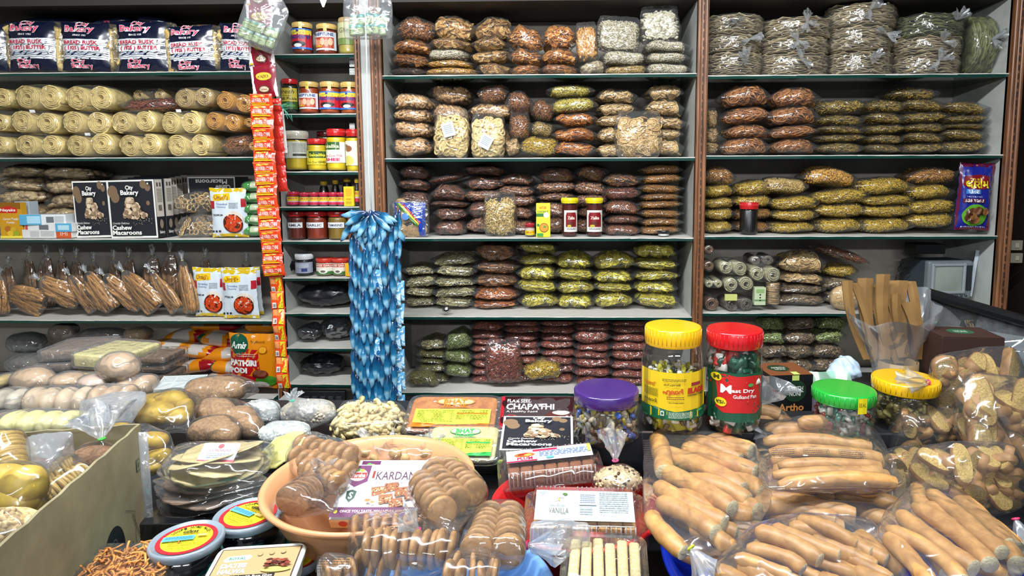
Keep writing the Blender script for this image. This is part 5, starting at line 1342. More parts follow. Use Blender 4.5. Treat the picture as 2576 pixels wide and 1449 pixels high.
PF = Print(30, 60); PF.rect(0, 0, 30, 60, SHEEN('#5a9cc4'), 4, 8).poly([(0, 34), (30, 22), (30, 60), (0, 60)], SHEEN('#b8d2e0')).rect(4, 6, 26, 18, SHEEN('#c4d8e4'), 2, 2).text('shampoo', 4, 26, 26, 32, SHEEN('#dfe8ee'), .02).ell(15, 46, 7, 8, SHEEN('#1e5a94'))
nst = 14
sb = link('string', MB().add(tube([(0, 0, 0), (-.004, -.006, .14), (0, 0, .55), (0, 0, 2.896 - kn.z)], .0022, 6)).add(tube([(0, -.012, .0), (.006, -.02, -.06), (-.002, -.02, -.13), (.004, -.016, -.18)], .0016, 5)).add(torus(.010, .0035, 16, 6), 0, (0, 0, 0)).mesh('string', pm('#d4d8d8', .5)), hb)
rsb = np.random.RandomState(4)
for k in range(nst):
    u = k / (nst - 1)
    xt = 886 + 118 * u; xb = 893 + 116 * u
    strip = None; depth = -.03 * math.sin(u * PI) + .02 * rsb.rand()
    y0 = 570 + 24 * abs(2 * u - 1) ** 2 * .0 + rsb.uniform(0, 34)
    if k in (0, nst - 1): y0 = 560
    n = int((1022 - y0) / 57) + 1
    jb = MB(); zs = []
    for i in range(n):
        t = (y0 + i * 57 - 560) / 460; px = xt + (xb - xt) * t; py = y0 + i * 57
        p = at(px, py, YB_ + depth) - kn; zs.append(p)
    jb.add(tube([tuple(q + Vector((0, .004, 0))) for q in zs] + [tuple(zs[-1] + Vector((0, .004, -.03)))], .0045, 5, flat=.4))
    st = link('sachet_strip', jb.mesh('sachet_strip', SHEEN('#123a5e')), hb)
    for i, p in enumerate(zs):
        flatf = (k >= nst - 2 and i >= 3) or (k in (7,) and i % 3 == 2)
        if flatf:
            if FL is None:
                fn = pillow_fn(.036, .076, .010, 3, .001, 5); m = MB(); uu, vv = np.meshgrid(np.linspace(0, 1, 9), np.linspace(0, 1, 13)); bk = pillow_fn(.036, .076, .010, 3, .001, 5, back=True)
                for f_ in (fn, bk): m.add(loft(f_(uu.ravel(), vv.ravel()).reshape(13, 9, 3), False, False))
                FL = (m.mesh('sachet', SHEEN('#5a9cc4')), PF.mb(lambda u, v, k: fn(u, v, k + .0007), .00022).mesh('print', PF.mats, smooth=True))
            q = link('sachet', FL[0], st, p, (rsb.uniform(-.15, .15), .0, rsb.uniform(-.4, .1))); link('print', FL[1], q)
        else:
            link('sachet', LM[rsb.randint(3)], st, p + Vector((rsb.uniform(-.003, .003), rsb.uniform(-.012, .004), 0)), (rsb.uniform(-.1, .1), rsb.uniform(-.08, .08), rsb.uniform(-.7, .7)))
# upper fan
for k in range(13):
    a = -2.75 + 2.4 * k / 12 if k else -3.0
    L = .048; d = Vector((math.cos(a) * .95, -.3 - .3 * (k % 3 == 1), math.sin(a) * (.8 if k % 2 else 1)))
    c = d * (L + .008) ; c.x *= 1.15
    link('sachet', LM[k % 3], sb, c, (rsb.uniform(-.3, .1), math.atan2(d.x, d.z) + PI, rsb.uniform(-.6, .6)), (1.1, 1, .95))
for s in (-1, 1):
    for j in range(2):
        p = at(935 + s * (40 + 20 * j), 552 + 26 * j, YB_) - kn
        link('sachet', LM[j], sb, p, (0, -s * (1.15 - .5 * j), s * .4), (1.3, 1, 1.05))
# ================================================================== loose items on middle and right shelves
ZJ = Print(60, 80); ZJ.rect(0, 0, 60, 80, '#d4d4cc').poly([(12, 8), (48, 8), (52, 20), (52, 62), (8, 62), (8, 20)], '#7c1018').text('Zaika', 16, 22, 44, 34, '#e0d4c0', .03).ell(30, 50, 14, 9, '#5a1c10').ell(22, 58, 8, 5, '#b0a030').lines(12, 66, 48, 74, 2, '#5a5c5c', 2)
for i, (x0, x1) in enumerate(((1413, 1453), (1475, 1516))):
    jar(x0, 498, x1, 595, 'tall sauce jar with yellow lid and white label, %s of the pair' % ('left', 'right')[i], lid='#d8c818', fill='#4a120c', lab=ZJ, lidh=.13, neck=.98, shoulder=.05, labz=(.12, .68), laba=(-40 if i == 0 else -62, 66), name='sauce_jar')
CJ = Print(40, 24); CJ.rect(0, 0, 40, 24, '#c8b41c').rect(0, 0, 40, 8, '#b8a8a0').text('JELLY', 8, 11, 34, 20, '#a81c2c', .02)
jar(1321, 563, 1344, 597, 'small bottle with red cap beside the yellow drink carton', lid='#9a1428', fill='#8a7c78', lab=CJ, lidh=.3, name='bottle', cat='bottle', labz=(.12, .6), laba=(-80, 80))
CCN = Print(36, 86); CCN.rect(0, 0, 36, 86, '#ddd62c').text('NATURE', 8, 8, 26, 15, '#c84418', .03).text('COCONUT', 3, 19, 31, 25, '#2c6a2c', .03).rect(0, 26, 22, 34, '#2c6a2c').ell(26, 30, 7, 7, '#e8e8dc').ell(20, 62, 12, 12, '#8a4a18').ell(20, 62, 10.5, 10, '#d88a28').ell(22, 60, 4, 3, '#5a8a2c').ell(5, 55, 3.5, 3.5, '#2c7a3c').rect(2, 76, 18, 84, '#3a8a3c')
carton(1349, 512, 1384, 597, .035, 'tall slim yellow coconut milk carton', pm('#ddd62c', .4), CCN, b=-.01, name='drink_carton')
jar(1657, 581, 1686, 595, 'tiny white pot with black lid at the shelf edge', lid='#16181a', fill='#d4d4d0', lidh=.5, neck=1.0, name='small_pot', cat='pot')
jar(1866, 512, 1911, 593, 'jar of black syrup with red lid, third right shelf', lid='#b81c20', fill='#0e0c0e', lidh=.2, neck=.95, shoulder=.08)
# jayam pack, blue labelled
c, w, h = place_px(990, 507, 1070, 596, -.01, .03)
g = thing('cookie_pack', 'clear pack with blue label, holding pale brown cookies', 'pack', c, (0, .02, 0))
m = MB()
for x, z in ((-.3, -.34), (.05, -.36), (.3, -.3), (-.25, .05), (.0, .1), (-.3, .38)):
    m.add(lathe([(.001, -.004), (.028, -.004), (.030, 0), (.027, .004), (.001, .0045)], 24), 0, (x * w, .004, z * h), (PI / 2, 0, 0))
link('cookies', m.mesh('cookies', food('#8a6a40', '#b89868', .55, 120, .4)), g, kind='stuff')
P = Print(80, 90); bl = SHEEN('#1c3a9a'); P.poly([(4, 2), (80, 2), (80, 60), (14, 10)], bl).rect(64, 2, 80, 88, bl, 4, 8)
P.poly([(10, 4), (18, 4), (66, 56), (64, 60)], SHEEN('#c8c42c')).poly([(18, 4), (24, 4), (70, 52), (68, 56)], SHEEN('#b02020')).poly([(4, 4), (10, 4), (62, 60), (60, 64)], SHEEN('#2c7a2c'))
P.rect(0, 2, 5, 88, bl, 2, 8).ell(30, 38, 10, 9, SHEEN('#5a86c8')).text('JAYAM', 44, 12, 76, 40, SHEEN('#d8dce4'), .03, 0, PI / 2).text('LOCAL', 40, 20, 60, 26, SHEEN('#b8c4dc'), 0, 0, PI / 2)
fn = pillow_fn(w, h, .03, 4, .0016); P.put('label', lambda u, v, k: fn(u, v, k) + [0, -.006, 0], g, .0003, smooth=True)
V, Fa = hull_film(np.array([[sx * w * .56, sy * .012, sz * h / 2] for sx in (-1, 1) for sy in (-1, 1) for sz in (-1, 1)]), .003, .004, 60, 50, 26, 3)
link('film', MB().add((V, Fa)).mesh('film', FILM), g)
# balaji style farsan pack
P = Print(115, 170); bl = SHEEN('#1a2486'); mr = SHEEN('#5c1030')
P.rect(0, 0, 115, 170, bl, 14, 18).poly([(0, 0), (115, 0), (115, 12), (60, 8), (0, 12)], mr).rect(104, 0, 115, 170, mr, 2, 16).rect(0, 0, 6, 170, mr, 2, 16).rect(0, 164, 115, 170, mr, 12, 1)
P.poly([(12, 34), (60, 28), (98, 34), (92, 62), (70, 66), (30, 66), (8, 56)], SHEEN('#7c1420'))
P.text('જય શ્રી', 28, 36, 68, 46, SHEEN('#e0c818'), .02).text('લારામ', 16, 44, 90, 63, SHEEN('#e8dc28'), .03)
P.rect(18, 66, 66, 78, SHEEN('#3c7cc8'), 6, 2).text('પાતરા', 24, 67, 60, 77, SHEEN('#e4e8ec'), .03).text('બાલાજી', 20, 82, 74, 87, SHEEN('#c8ccd8')).rect(10, 90, 84, 100, SHEEN('#5c1828'), 8, 2).text('કડક પાતરા', 14, 91, 78, 99, SHEEN('#e8e8ec'), .03)
P.ell(54, 132, 42, 28, SHEEN('#5aa028')); rs_ = random.Random(7)
for k in range(12): P.ell(54 + rs_.uniform(-28, 28), 134 + rs_.uniform(-16, 18), 11, 10, SHEEN(rs_.choice(('#6a4224', '#8a5c34', '#543018'))), 14); P.ell(54 + rs_.uniform(-28, 28), 134 + rs_.uniform(-14, 16), 4, 3, SHEEN('#3c2010'), 8)
P.text('FARSAN PATRA', 10, 160, 90, 163, SHEEN('#c8ccd8'))
c, w, h = place_px(2412, 410, 2526, 582, -.005, .03)
g = thing('farsan_packet', 'blue and maroon snack packet leaning on the right bay side', 'packet', c, (0.0, .035, 0))
pouch(w, h, .045, bl, P, 8, g, .0022)
# ---- right bay fourth shelf: small rolls, disc stack, television
for i, (x0, y0, x1, y1, tone, n, b) in enumerate(((1766, 617, 1794, 652, 'brown', 1, .02), (1764, 656, 1794, 694, 'brown', 1, .02), (1772, 698, 1818, 738, 'pale', 2, 0), (1768, 742, 1812, 779, 'brown', 1, 0),
        (1806, 659, 1880, 700, 'pale', 2, .01), (1884, 648, 1950, 676, 'dark', 2, .06), (1886, 672, 1967, 716, 'pale', 2, 0), (1822, 696, 1900, 742, 'pale', 2, 0), (1818, 743, 1894, 777, 'dark', 2, 0))):
    roll_bag(x0, y0, x1, y1, '%s spiral rolls, %s' % ({'brown': 'brown', 'pale': 'pale grey cream', 'dark': 'dark grey'}[tone], ('topmost beside the right bay post', 'second down beside the right bay post', 'third down beside the post, half hidden', 'lowest beside the right bay post', 'upper left pair, fourth right shelf', 'upper right pair at the back, fourth right shelf', 'pair leaning on the disc biscuits, fourth right shelf', 'middle pair over the grey bottom pair', 'lowest pair beside the printed packet')[i]), tone, b, n, L=.12, hole=.3)
c, w, h = place_px(1930, 716, 1966, 770, 0, .05); g = thing('disc_biscuit_pack', 'upright stack of flat round biscuits in film', 'snack bag', c)
dm = MB().add(lathe([(.001, -.002), (w * .44, -.002), (w * .48, 0), (w * .44, .002), (.001, .002)], 24)).mesh('disc_biscuit', food('#9c7c4c', '#d0b080', .5, 150, .3))
for k in range(14): link('disc_biscuit', dm, g, (RNG.uniform(-.002, .002), RNG.uniform(-.002, .002), -h / 2 + .004 + k * (h - .008) / 13), (RNG.uniform(-.05, .05), RNG.uniform(-.05, .05), 0))
link('film', MB().add(hull_film(np.array([[w / 2 * math.cos(a), w / 2 * math.sin(a), z] for a in np.linspace(0, 6.2, 16) for z in (-h / 2, h / 2)]), .001, .003, 80, 30, 20)).mesh('film', FILM), g)
P = Print(30, 44); P.rect(0, 0, 30, 44, '#b8c4a0').rect(4, 4, 26, 14, '#8aa86c').rect(0, 30, 30, 34, '#6a8a5c'); [P.ell(15, 18 + k * 7, 2.4, 2, '#2c342c', 8) for k in range(3)]
carton(1898, 726, 1926, 770, .03, 'pale green printed packet between rolls and round biscuits', pm('#b8c4a0', .5), P, b=0, name='printed_packet')
carton(1824, 742, 1855, 758, .012, 'yellow green paper slip resting on the dark grey rolls', pm('#bcc070', .5), None, b=-.025, name='paper_slip', cat='slip')
# round bread in film
c, w, h = place_px(2096, 718, 2172, 781, -.01, .06); g = thing('round_bun', 'round pale bun in clear film at the edge of fourth right shelf', 'bread', c)
link('bun', MB().add(sup(w / 2, .03, h / 2, .9, .9, 30, 16)).mesh('bun', food('#a88048', '#dcb880', .6, 60, .3)), g)
link('film', MB().add((crinkle(sup(w / 2 * 1.08, .036, h / 2 * 1.04, .9, .9, 40, 20)[0], .004, 60, 3), sup(1, 1, 1, .9, .9, 40, 20)[1])).mesh('film', FILM), g)
# television
Yt = D + .10
c = at(2384, 703, Yt); sc_ = Yt / F
g = thing('television', 'small grey CRT television turned slightly on the fourth right shelf', 'television', c, (0, 0, .10))
w, h = 116 * sc_, 96 * sc_
mt = pm('#6a7276', .35); 
link('front_housing', MB().add(rbox(w, .035, h, .01, (0, 0, 0), 3)).mesh('front_housing', mt, False), g)
V, Fa = loft(np.array([[(sx * w / 2 * f, y, sz * h / 2 * f2) for sx, sz in ((-1, -1), (1, -1), (1, 1), (-1, 1))] for y, f, f2 in ((.015, .98, .98), (.14, .97, .94), (.20, .8, .75), (.22, .7, .6))]))
link('rear_housing', MB().add((V, Fa)).mesh('rear_housing', pm('#343c42', .5), False), g)
sw_, sh_ = w * .62, h * .66
fr = MB()
for (x, z, a, b_) in ((-w * .06, sh_ / 2 + h * .07, sw_ + .03, .012), (-w * .06, -sh_ / 2 - .0 + h * .05 - .006, sw_ + .03, .012), (-w * .06 - sw_ / 2 - .008, h * .05, .012, sh_ + .02), (-w * .06 + sw_ / 2 + .008, h * .05, .012, sh_ + .02)):
    fr.add(rbox(a, .012, b_, .004, (x, -.02, z)))
link('bezel', fr.mesh('bezel', pm('#8a9296', .3), False), g, label='lighter grey raised bezel round the screen')
V, Fa = grid(sw_, sh_, 14, 12, lambda X, Z: -.019 - .008 * (1 - (2 * X / sw_) ** 2) * (1 - (2 * Z / sh_) ** 2))
link('screen', MB().add((V, Fa), 0, (-w * .06, 0, h * .05)).mesh('screen', pm('#8e968c', .12, .05)), g)
link('control_panel', MB().add(rbox(w * .12, .006, h * .66, .002, (w * .41, -.019, h * .05))).mesh('control_panel', pm('#1c2024', .3), False), g)
for k in range(3): link('knob', MB().add(lathe([(.0045, 0), (.0045, .006), (.0005, .007)], 14), 0, (0, 0, 0), (PI / 2, 0, 0)).mesh('knob', pm('#2c3236', .4)), g, (w * (.15 + .1 * k), -.018, -h * .41))
carton(2306, 622, 2378, 646, .1, 'small black box lying on top of the television', pm('#131416', .35), None, b=.12, name='set_top_box')
gp = at(2300, 640, D + .15)
g = thing('power_cable', 'thin black cable looping behind the television', 'cable', gp)
link('cable', MB().add(tube([tuple(at(x, y, D + .18) - gp) for x, y in ((2330, 632), (2300, 640), (2296, 655), (2270, 662), (2258, 676), (2264, 690), (2290, 686), (2280, 672), (2256, 690), (2250, 720))], .0022, 6)).mesh('cable', pm('#101012', .4)), g)
# papers at the right end
for i, (x0, y0, x1, y1, t, cc) in enumerate(((2446, 634, 2500, 756, .10, '#aeb8c2'), (2462, 640, 2508, 752, .16, '#ccd0d2'), (2470, 652, 2512, 756, .22, '#c0c4c8'))):
    c, w, h = place_px(x0, y0, x1, y1, .07 + .03 * i, .01)
    g = thing('loose_paper', ('bluish sheet standing behind the television', 'white newspaper sheets leaning at the bay side', 'folded grey paper nearest the bay side')[i], 'paper', c, (0, t, -.3))
    V, Fa = grid(w * .75, h * .95, 8, 10, lambda X, Z: .004 * np.sin(X * 60 + Z * 20 + i))
    P = Print(30, 60).lines(4, 6, 26, 50, 12, '#7c8084', i) if i else None
    mb = MB().add((V, Fa)); mb.add((V + [0, .002, 0], Fa)); link('sheet', mb.mesh('sheet', pm(cc, .6)), g)
    if P: P.put('print', lambda u, v, k, w=w, h=h: np.stack([(u - .5) * w * .7, -.006 - k + 0 * u, (v - .5) * h * .9], -1), g)
# label slips on the two upright ring bags, steel bangle
for i, (x, y, t) in enumerate(((1128, 326, -.25), (1222, 356, .5))):
    P = Print(30, 34); P.rect(0, 0, 30, 34, '#c6ccd2').lines(5, 6, 25, 28, 5, '#8a9098', i)
    g = thing('paper_slip', 'white printed slip on the %s upright ring snack bag' % ('left', 'right')[i], 'slip', at(x, y, D + .018), (.1, t, 0))
    link('slip', MB().add(box(.05, .0008, .056)).mesh('slip', pm('#c6ccd2', .4), False), g); P.put('print', on_plane(.05, .056, (0, -.0005, 0)), g)
g = thing('steel_bangle', 'small steel ring before the pale chip bags', 'ring', at(1123, 778, D + .02))
link('ring', MB().add(lathe([(.016, -.008), (.0175, -.008), (.0175, .008), (.016, .008), (.016, -.008)], 28)).mesh('ring', pm('#b8b8b4', .25, .05, 1.0)), g)
# ================================================================== the counter
def Yh(py):
    return float(np.interp(py, [980, 1000, 1050, 1150, 1250, 1350, 1449, 1520], [1.85, 1.75, 1.52, 1.28, 1.10, .97, .88, .82]))
def fg(px, py, off=0.0): return at(px, py, Yh(py) + off)
STICKM = [food('#8f6030', '#c8985c', .45, 45, .25, '#dab07a'), food('#d0c49a', '#ece4c2', .8, 260, .6)]
BISM = food('#7a5428', '#b08450', .5, 90, .3, '#c0965f')
BIS = MB().add(lathe([(.0005, -.0045), (.018, -.005), (.0262, -.0042), (.0285, -.001), (.0275, .003), (.022, .0052), (.010, .0058), (.0005, .0056)], 28)).mesh('biscuit', BISM)
def align(d, spin=0.0):
    return (Vector(d).to_track_quat('Z', 'Y').to_matrix() @ Matrix.Rotation(spin, 3, 'Z')).to_euler()
FILMF = film(haze=.026, gloss=.08, rough=.12, scale=24, strength=1.0)
class Bag:
    def __init__(s, name, label, cat, px, py, off=0., Y=None, o=None):
        s.o = o or (at(px, py, Y) if Y else fg(px, py, off)); s.g = thing(name, label, cat, s.o); s.pts = []
    def mesh(s, part, me, loc, rot=(0, 0, 0), sc=(1, 1, 1), pts=None, kind=None, label=None):
        ob = link(part, me, s.g, Vector(loc) - s.o, rot, sc, kind=kind, label=label)
        P = pts if pts is not None else np.array([c[:] for c in ([v.co for v in me.vertices][::max(1, len(me.vertices) // 60)])])
        M = np.array(Euler(rot).to_matrix() if not isinstance(rot, Euler) else rot.to_matrix())
        s.pts.append((P * np.array(sc)) @ M.T + np.array(ob.location)); return ob
    def stick(s, a, b, r, seed=0, part='breadstick', mats=None, cut=True, bend=.006):
        rs = np.random.RandomState(seed + 11); a, b = np.array(a), np.array(b); n = 13
        t = np.linspace(0, 1, n); k = rs.randn(3) * bend; k[2] = abs(k[2])
        P = a + (b - a) * t[:, None] + np.sin(t * PI)[:, None] * k - np.array(s.o)
        rr = r * (1 + .05 * np.sin(t * 9 + rs.uniform(0, 6)) + .03 * np.sin(t * 23)); rr[0] *= .55; rr[1] *= .93; rr[-1] *= (.9 if cut else .55)
        V, Fa = tube(P, rr, 14); mb = MB(); mb.add((V, [Fa[0], Fa[1]])); E = V[-14:]; c_ = E.mean(0); u_ = P[-1] - P[-2]; u_ /= np.linalg.norm(u_); mb.add(loft(np.array([c_ + (E - c_) * k_ + u_ * q_ for k_, q_ in ((1, 0), (.9, .001), (.5, .0022), (.02, .0025))]), True, False), 1)
        # a crumb disc slightly proud of the cut end
        link(part, mb.mesh(part, mats or STICKM), s.g); s.pts.append(P[::2] + np.array([0, 0, r])); s.pts.append(P[::2] - np.array([0, r, 0])); s.pts.append(P[::2] + np.array([r, 0, 0])); s.pts.append(P[::2] - np.array([r, 0, 0]))
    def row(s, p0, p1, r, n, jit=.1, me=None, part='biscuit', flat=1.0):
        d = (Vector(p1) - Vector(p0)); k = r / .0285
        for i in range(n):
            t = i / max(1, n - 1); q = Vector(p0) + d * t + Vector([RNG.uniform(-1, 1) * r * .08 for _ in range(3)])
            dd = d.normalized() + Vector([RNG.uniform(-jit, jit) for _ in range(3)])
            s.mesh(part, me or BIS, q, align(dd, RNG.uniform(0, 6)), (k, k, k * flat))
    def film(s, margin=.003, crk=.006, freq=38, extra=(), mat=None, seed=1, nu=72, nv=36, part='film'):
        P = np.concatenate(s.pts)
        if len(extra): P = np.concatenate([P, np.repeat(np.array([list(Vector(e) - s.o) for e in extra]), 30, 0)])
        V, Fa = hull_film(P, margin, crk, freq, nu, nv, seed)
        s.f = link(part, MB().add((V, Fa)).mesh(part, mat or FILMF), s.g); return s
    def tie(s, at_, d, L=.05, spread=.022, col='#d83060', seed=2, band=True):
        p = Vector(at_) - s.o; dv = Vector(d).normalized()
        link('gathered_film', MB().add(tuft(tuple(p), tuple(dv), L, spread, seed)).mesh('gathered_film', FILM_W), s.f)
        if band:
            link('tie', MB().add(torus(.0052, .0018, 14, 6)).mesh('tie', pm(col, .4)), s.f, p, align(dv), label='coloured tie at the gathered neck'); return s
        return s
def basin(name, label, cx, cy, Z, rpx, col, zb=CT, flare=.62, rim=.008, extra=None):
    c = atz(cx, cy, Z); r = rpx * c.y / F
    g = thing(name, label, 'basin', (c.x, c.y, zb)); h = Z - zb; t = .004
    prof = [(.001, .002), (r * flare, .0), (r * (flare + .05), .006), (r * (.5 + flare / 2) * 1.02, h * .5), (r * .965, h - .02), (r, h - .012), (r + rim, h - .006), (r + rim * 1.1, h - .001), (r + rim * .5, h + .002), (r - t * 1.2, h - .003), (r * .95 - t, h - .024), (r * (.5 + flare / 2) * 1.0 - t, h * .5), (r * flare - t, .008), (.001, .007)]
    link('bowl', MB().add(lathe(prof, 88)).mesh('bowl', pm(col, .32, .05)), g); return g, c, r
basin('peach_basin', 'big round peach plastic basin with biscuits and sweet boxes inside', 933, 1200, 1.02, 262, '#cc9468')
basin('blue_basin', 'pale blue plastic basin under the bagged round biscuits', 1115, 1490, .98, 290, '#6f9cd4')
basin('red_basin', 'red plastic basin under the packed cakes', 1450, 1262, .985, 215, '#b81e22')
basin('royal_blue_basin', 'large royal blue basin filled with bagged breadsticks', 2100, 1400, .965, 440, '#0f2fae', flare=.75)
basin('teal_tray', 'shallow teal round tray beneath the black halwa tubs', 548, 1392, .925, 190, '#1f9a94', flare=.85)
# ---- bread sticks: end points in the photo, radius in photo px
def sticks(B, lst, mats=None, r0=25):
    for i, q in enumerate(lst):
        x0, y0, x1, y1 = q[:4]; off = q[4] if len(q) > 4 else 0.; r = (q[5] if len(q) > 5 else r0)
        a, b = fg(x0, y0, off), fg(x1, y1, off); B.stick(a, b, r * (a.y + b.y) / 2 / F, int(x0 + y0) % 9973, mats=mats)
PR = '#3c2c24'
def film_print(B, pts, w, h, lines=7, yaw=0., seed=0, off=-.012):
    """brown small print on the bag film"""
    P = Print(100, 40); P.line([(0, 0), (100, 0)], 1, PR).line([(0, 40), (100, 40)], 1, PR).line([(0, 0), (0, 40)], 1, PR).line([(100, 0), (100, 40)], 1, PR).lines(4, 5, 96, 38, lines, PR, seed, .35)
    c = fg(pts[0], pts[1], off) - B.o
    up = Vector((0, .55, .83)); ex = Vector((math.cos(yaw), 0, -math.sin(yaw)))
    n = ex.cross(up)
    P.put('film_print', on_plane(w, h, c, ex, up - ex * up.dot(ex), n), B.f, .0001, label='brown small print on the film')
B = Bag('breadstick_bag', 'bag of breadsticks running diagonally, over the blue rim, nearest the cakes', 'bread bag', 1780, 1220)
sticks(B, [(1650, 1098, 1672, 1190, -.01), (1700, 1090, 1892, 1138), (1722, 1126, 1900, 1190, -.012), (1690, 1150, 1868, 1232), (1672, 1186, 1842, 1280, -.006), (1652, 1222, 1822, 1318, -.014), (1656, 1262, 1800, 1340, -.01), (1720, 1210, 1880, 1262, .02), (1760, 1285, 1890, 1300, .035), (1700, 1300, 1850, 1345, .03), (1740, 1330, 1840, 1385, .02), (1790, 1240, 1905, 1285, .03), (1690, 1110, 1860, 1160, .03), (1640, 1300, 1720, 1390, .0), (1668, 1140, 1800, 1200, .02), (1680, 1250, 1790, 1300, .03), (1820, 1190, 1920, 1240, .03), (1665, 1090, 1780, 1110, .02)])
B.film(.003, .005, 34, extra=[fg(1622, 1080, 0), fg(1640, 1320, -.01), fg(1760, 1395, -.01)], seed=4)
film_print(B, (1634, 1170), .022, .13, 30, .0, 3, -.02)
B.tie(fg(1738, 1378, -.03), (.5, -.6, -.5), .045, .026, '#c8d430')
B = Bag('breadstick_bag', 'flat bag of long breadsticks with printed film, in the centre of the basin', 'bread bag', 2080, 1160)
sticks(B, [(1925, 1086, 2130, 1096, -.05), (1920, 1112, 2190, 1128, -.02, 19), (1935, 1140, 2215, 1156, -.04, 19), (1958, 1172, 2212, 1176, -.055, 17), (1945, 1196, 2215, 1188, -.06, 18), (1960, 1222, 2250, 1214, -.05, 20), (2010, 1064, 2160, 1054, -.13, 19), (2030, 1080, 2180, 1070, -.08, 20), (1960, 1226, 2200, 1232, .0), (1930, 1098, 2180, 1110, .0), (1940, 1158, 2220, 1166, -.01), (1945, 1182, 2225, 1200, -.01), (1960, 1208, 2230, 1200, -.01)], r0=23)
B.film(.003, .004, 36, extra=[fg(1906, 1100, 0), fg(2268, 1220, -.04), fg(1920, 1235, -.05)], seed=6)
for i, x in enumerate((1968, 2050, 2140)): film_print(B, (x + 4, 1140 + i * 4), .05, .022, 5, .05, i, -.068)
B = Bag('breadstick_bag', 'front bag of breadsticks with pale cut ends, at the bottom of the basin', 'bread bag', 2050, 1380)
sticks(B, [(1902, 1338, 2062, 1410, -.01, 23), (1945, 1328, 2110, 1398, .0, 22), (1880, 1380, 2020, 1432, -.015, 21), (1852, 1402, 1985, 1452, -.02, 20), (2010, 1310, 2150, 1370, .005, 20), (1985, 1326, 2190, 1392, .015, 22), (2080, 1330, 2230, 1410, .02, 20), (2060, 1420, 2150, 1450, .03, 20), (2130, 1400, 2240, 1460, .03, 20), (1960, 1420, 2080, 1470, .02, 20), (1930, 1352, 2080, 1402, .02), (1860, 1425, 1960, 1475, .0), (2040, 1350, 2200, 1430, .03), (2100, 1430, 2220, 1480, .04), (2160, 1350, 2270, 1440, .04), (1905, 1372, 2010, 1452, .03), (1800, 1440, 1900, 1500, .02), (1960, 1455, 2060, 1510, .0), (2060, 1460, 2180, 1520, .02), (2150, 1440, 2280, 1500, .03)])
B.film(.003, .006, 34, extra=[fg(1840, 1385, -.01), fg(2265, 1420, 0), fg(2190, 1300, 0), fg(2240, 1470, 0)], seed=8)
B = Bag('breadstick_bag', 'bag of long parallel breadsticks against the right end of the basin', 'bread bag', 2380, 1330)
sticks(B, [(2232, 1330, 2420, 1460, -.02, 21), (2262, 1292, 2450, 1430, -.015, 24), (2300, 1272, 2490, 1420, -.02, 24), (2340, 1238, 2520, 1390, -.005, 22), (2310, 1222, 2350, 1300, .03, 20), (2380, 1228, 2540, 1370, .02, 20), (2290, 1360, 2380, 1440, .02, 20), (2420, 1400, 2530, 1452, .02, 20), (2230, 1350, 2340, 1470, .0), (2280, 1310, 2440, 1440, .02), (2330, 1270, 2480, 1400, .02), (2410, 1250, 2560, 1420, .03), (2360, 1300, 2500, 1440, .02), (2440, 1290, 2560, 1380, .04)])
B.film(.003, .006, 34, extra=[fg(2222, 1300, 0), fg(2330, 1205, 0), fg(2560, 1380, 0), fg(2500, 1470, -.02)], seed=9)
B = Bag('breadstick_bag', 'shaded breadstick bag lying lower, between the front and centre bags', 'bread bag', 2020, 1270, .05)
sticks(B, [(1900, 1245, 2150, 1300, .05), (1890, 1270, 2100, 1312, .06), (1930, 1290, 2120, 1330, .08), (2190, 1180, 2290, 1200, .06), (2100, 1250, 2260, 1280, .08), (2150, 1290, 2280, 1330, .08), (1700, 1380, 1850, 1430, .08), (1780, 1400, 1900, 1460, .08), (2050, 1240, 2220, 1250, .09), (1830, 1330, 1960, 1350, .09)])
B.film(.003, .006, 34, seed=10)
B = Bag('breadstick_bag', 'small knotted bag of short breadsticks before the black box', 'bread bag', 1860, 1030, Y=1.5)
for i, (x0, y0, x1, y1) in enumerate(((1808, 1028, 1830, 1062), (1826, 1036, 1890, 1016), (1850, 1052, 1960, 1044), (1790, 1058, 1870, 1076), (1880, 1060, 1985, 1066))):
    a, b = at(x0, y0, 1.47), at(x1, y1, 1.45); B.stick(a, b, .016, i + 40)
B.film(.003, .006, 40, seed=11, extra=[at(1860, 1086, 1.44), at(1990, 1086, 1.44)])
B.tie(at(1905, 1020, 1.43), (.1, -.2, 1), .06, .055, '#c02028', 5); link('gathered_film', MB().add(tuft(tuple(at(1880, 1045, 1.40) - B.o), (-.2, -.7, -.5), .05, .03, 9)).mesh('gathered_film', FILM_W), B.f)
# ---- rusk slices in bags at the right
RUSKS = [food('#74502a', '#a87c46', .6, 60, .3, '#b88e58'), food('#94783a', '#cdb068', .8, 300, .9, '#d8c084')]
def rusk_mesh(seed, L=.075, W=.042, T=.02):
    rs = np.random.RandomState(seed); a = np.arange(18) / 18 * 2 * PI
    f = lambda c, e: np.sign(c) * np.abs(c) ** e
    ring = lambda s_, z: np.stack([f(np.cos(a), .7) * W / 2 * s_, f(np.sin(a), .8) * L / 2 * s_, z + 0 * a], -1)
    R = np.stack([ring(.9, -T / 2), ring(1, -T * .35), ring(1.02, 0), ring(1, T * .35), ring(.94, T / 2)])
    V, Fa = loft(R); V[:, 2] += .003 * np.sin(V[:, 1] * 50 + seed)
    mb = MB(); mb.add((V, [Fa[0]])); mb.add((V, [Fa[1], Fa[2]]), 1); return mb.mesh('rusk', RUSKS)
RK = [rusk_mesh(i, .072 + .012 * (i % 3), .036 + .008 * (i % 2), .018) for i in range(5)]
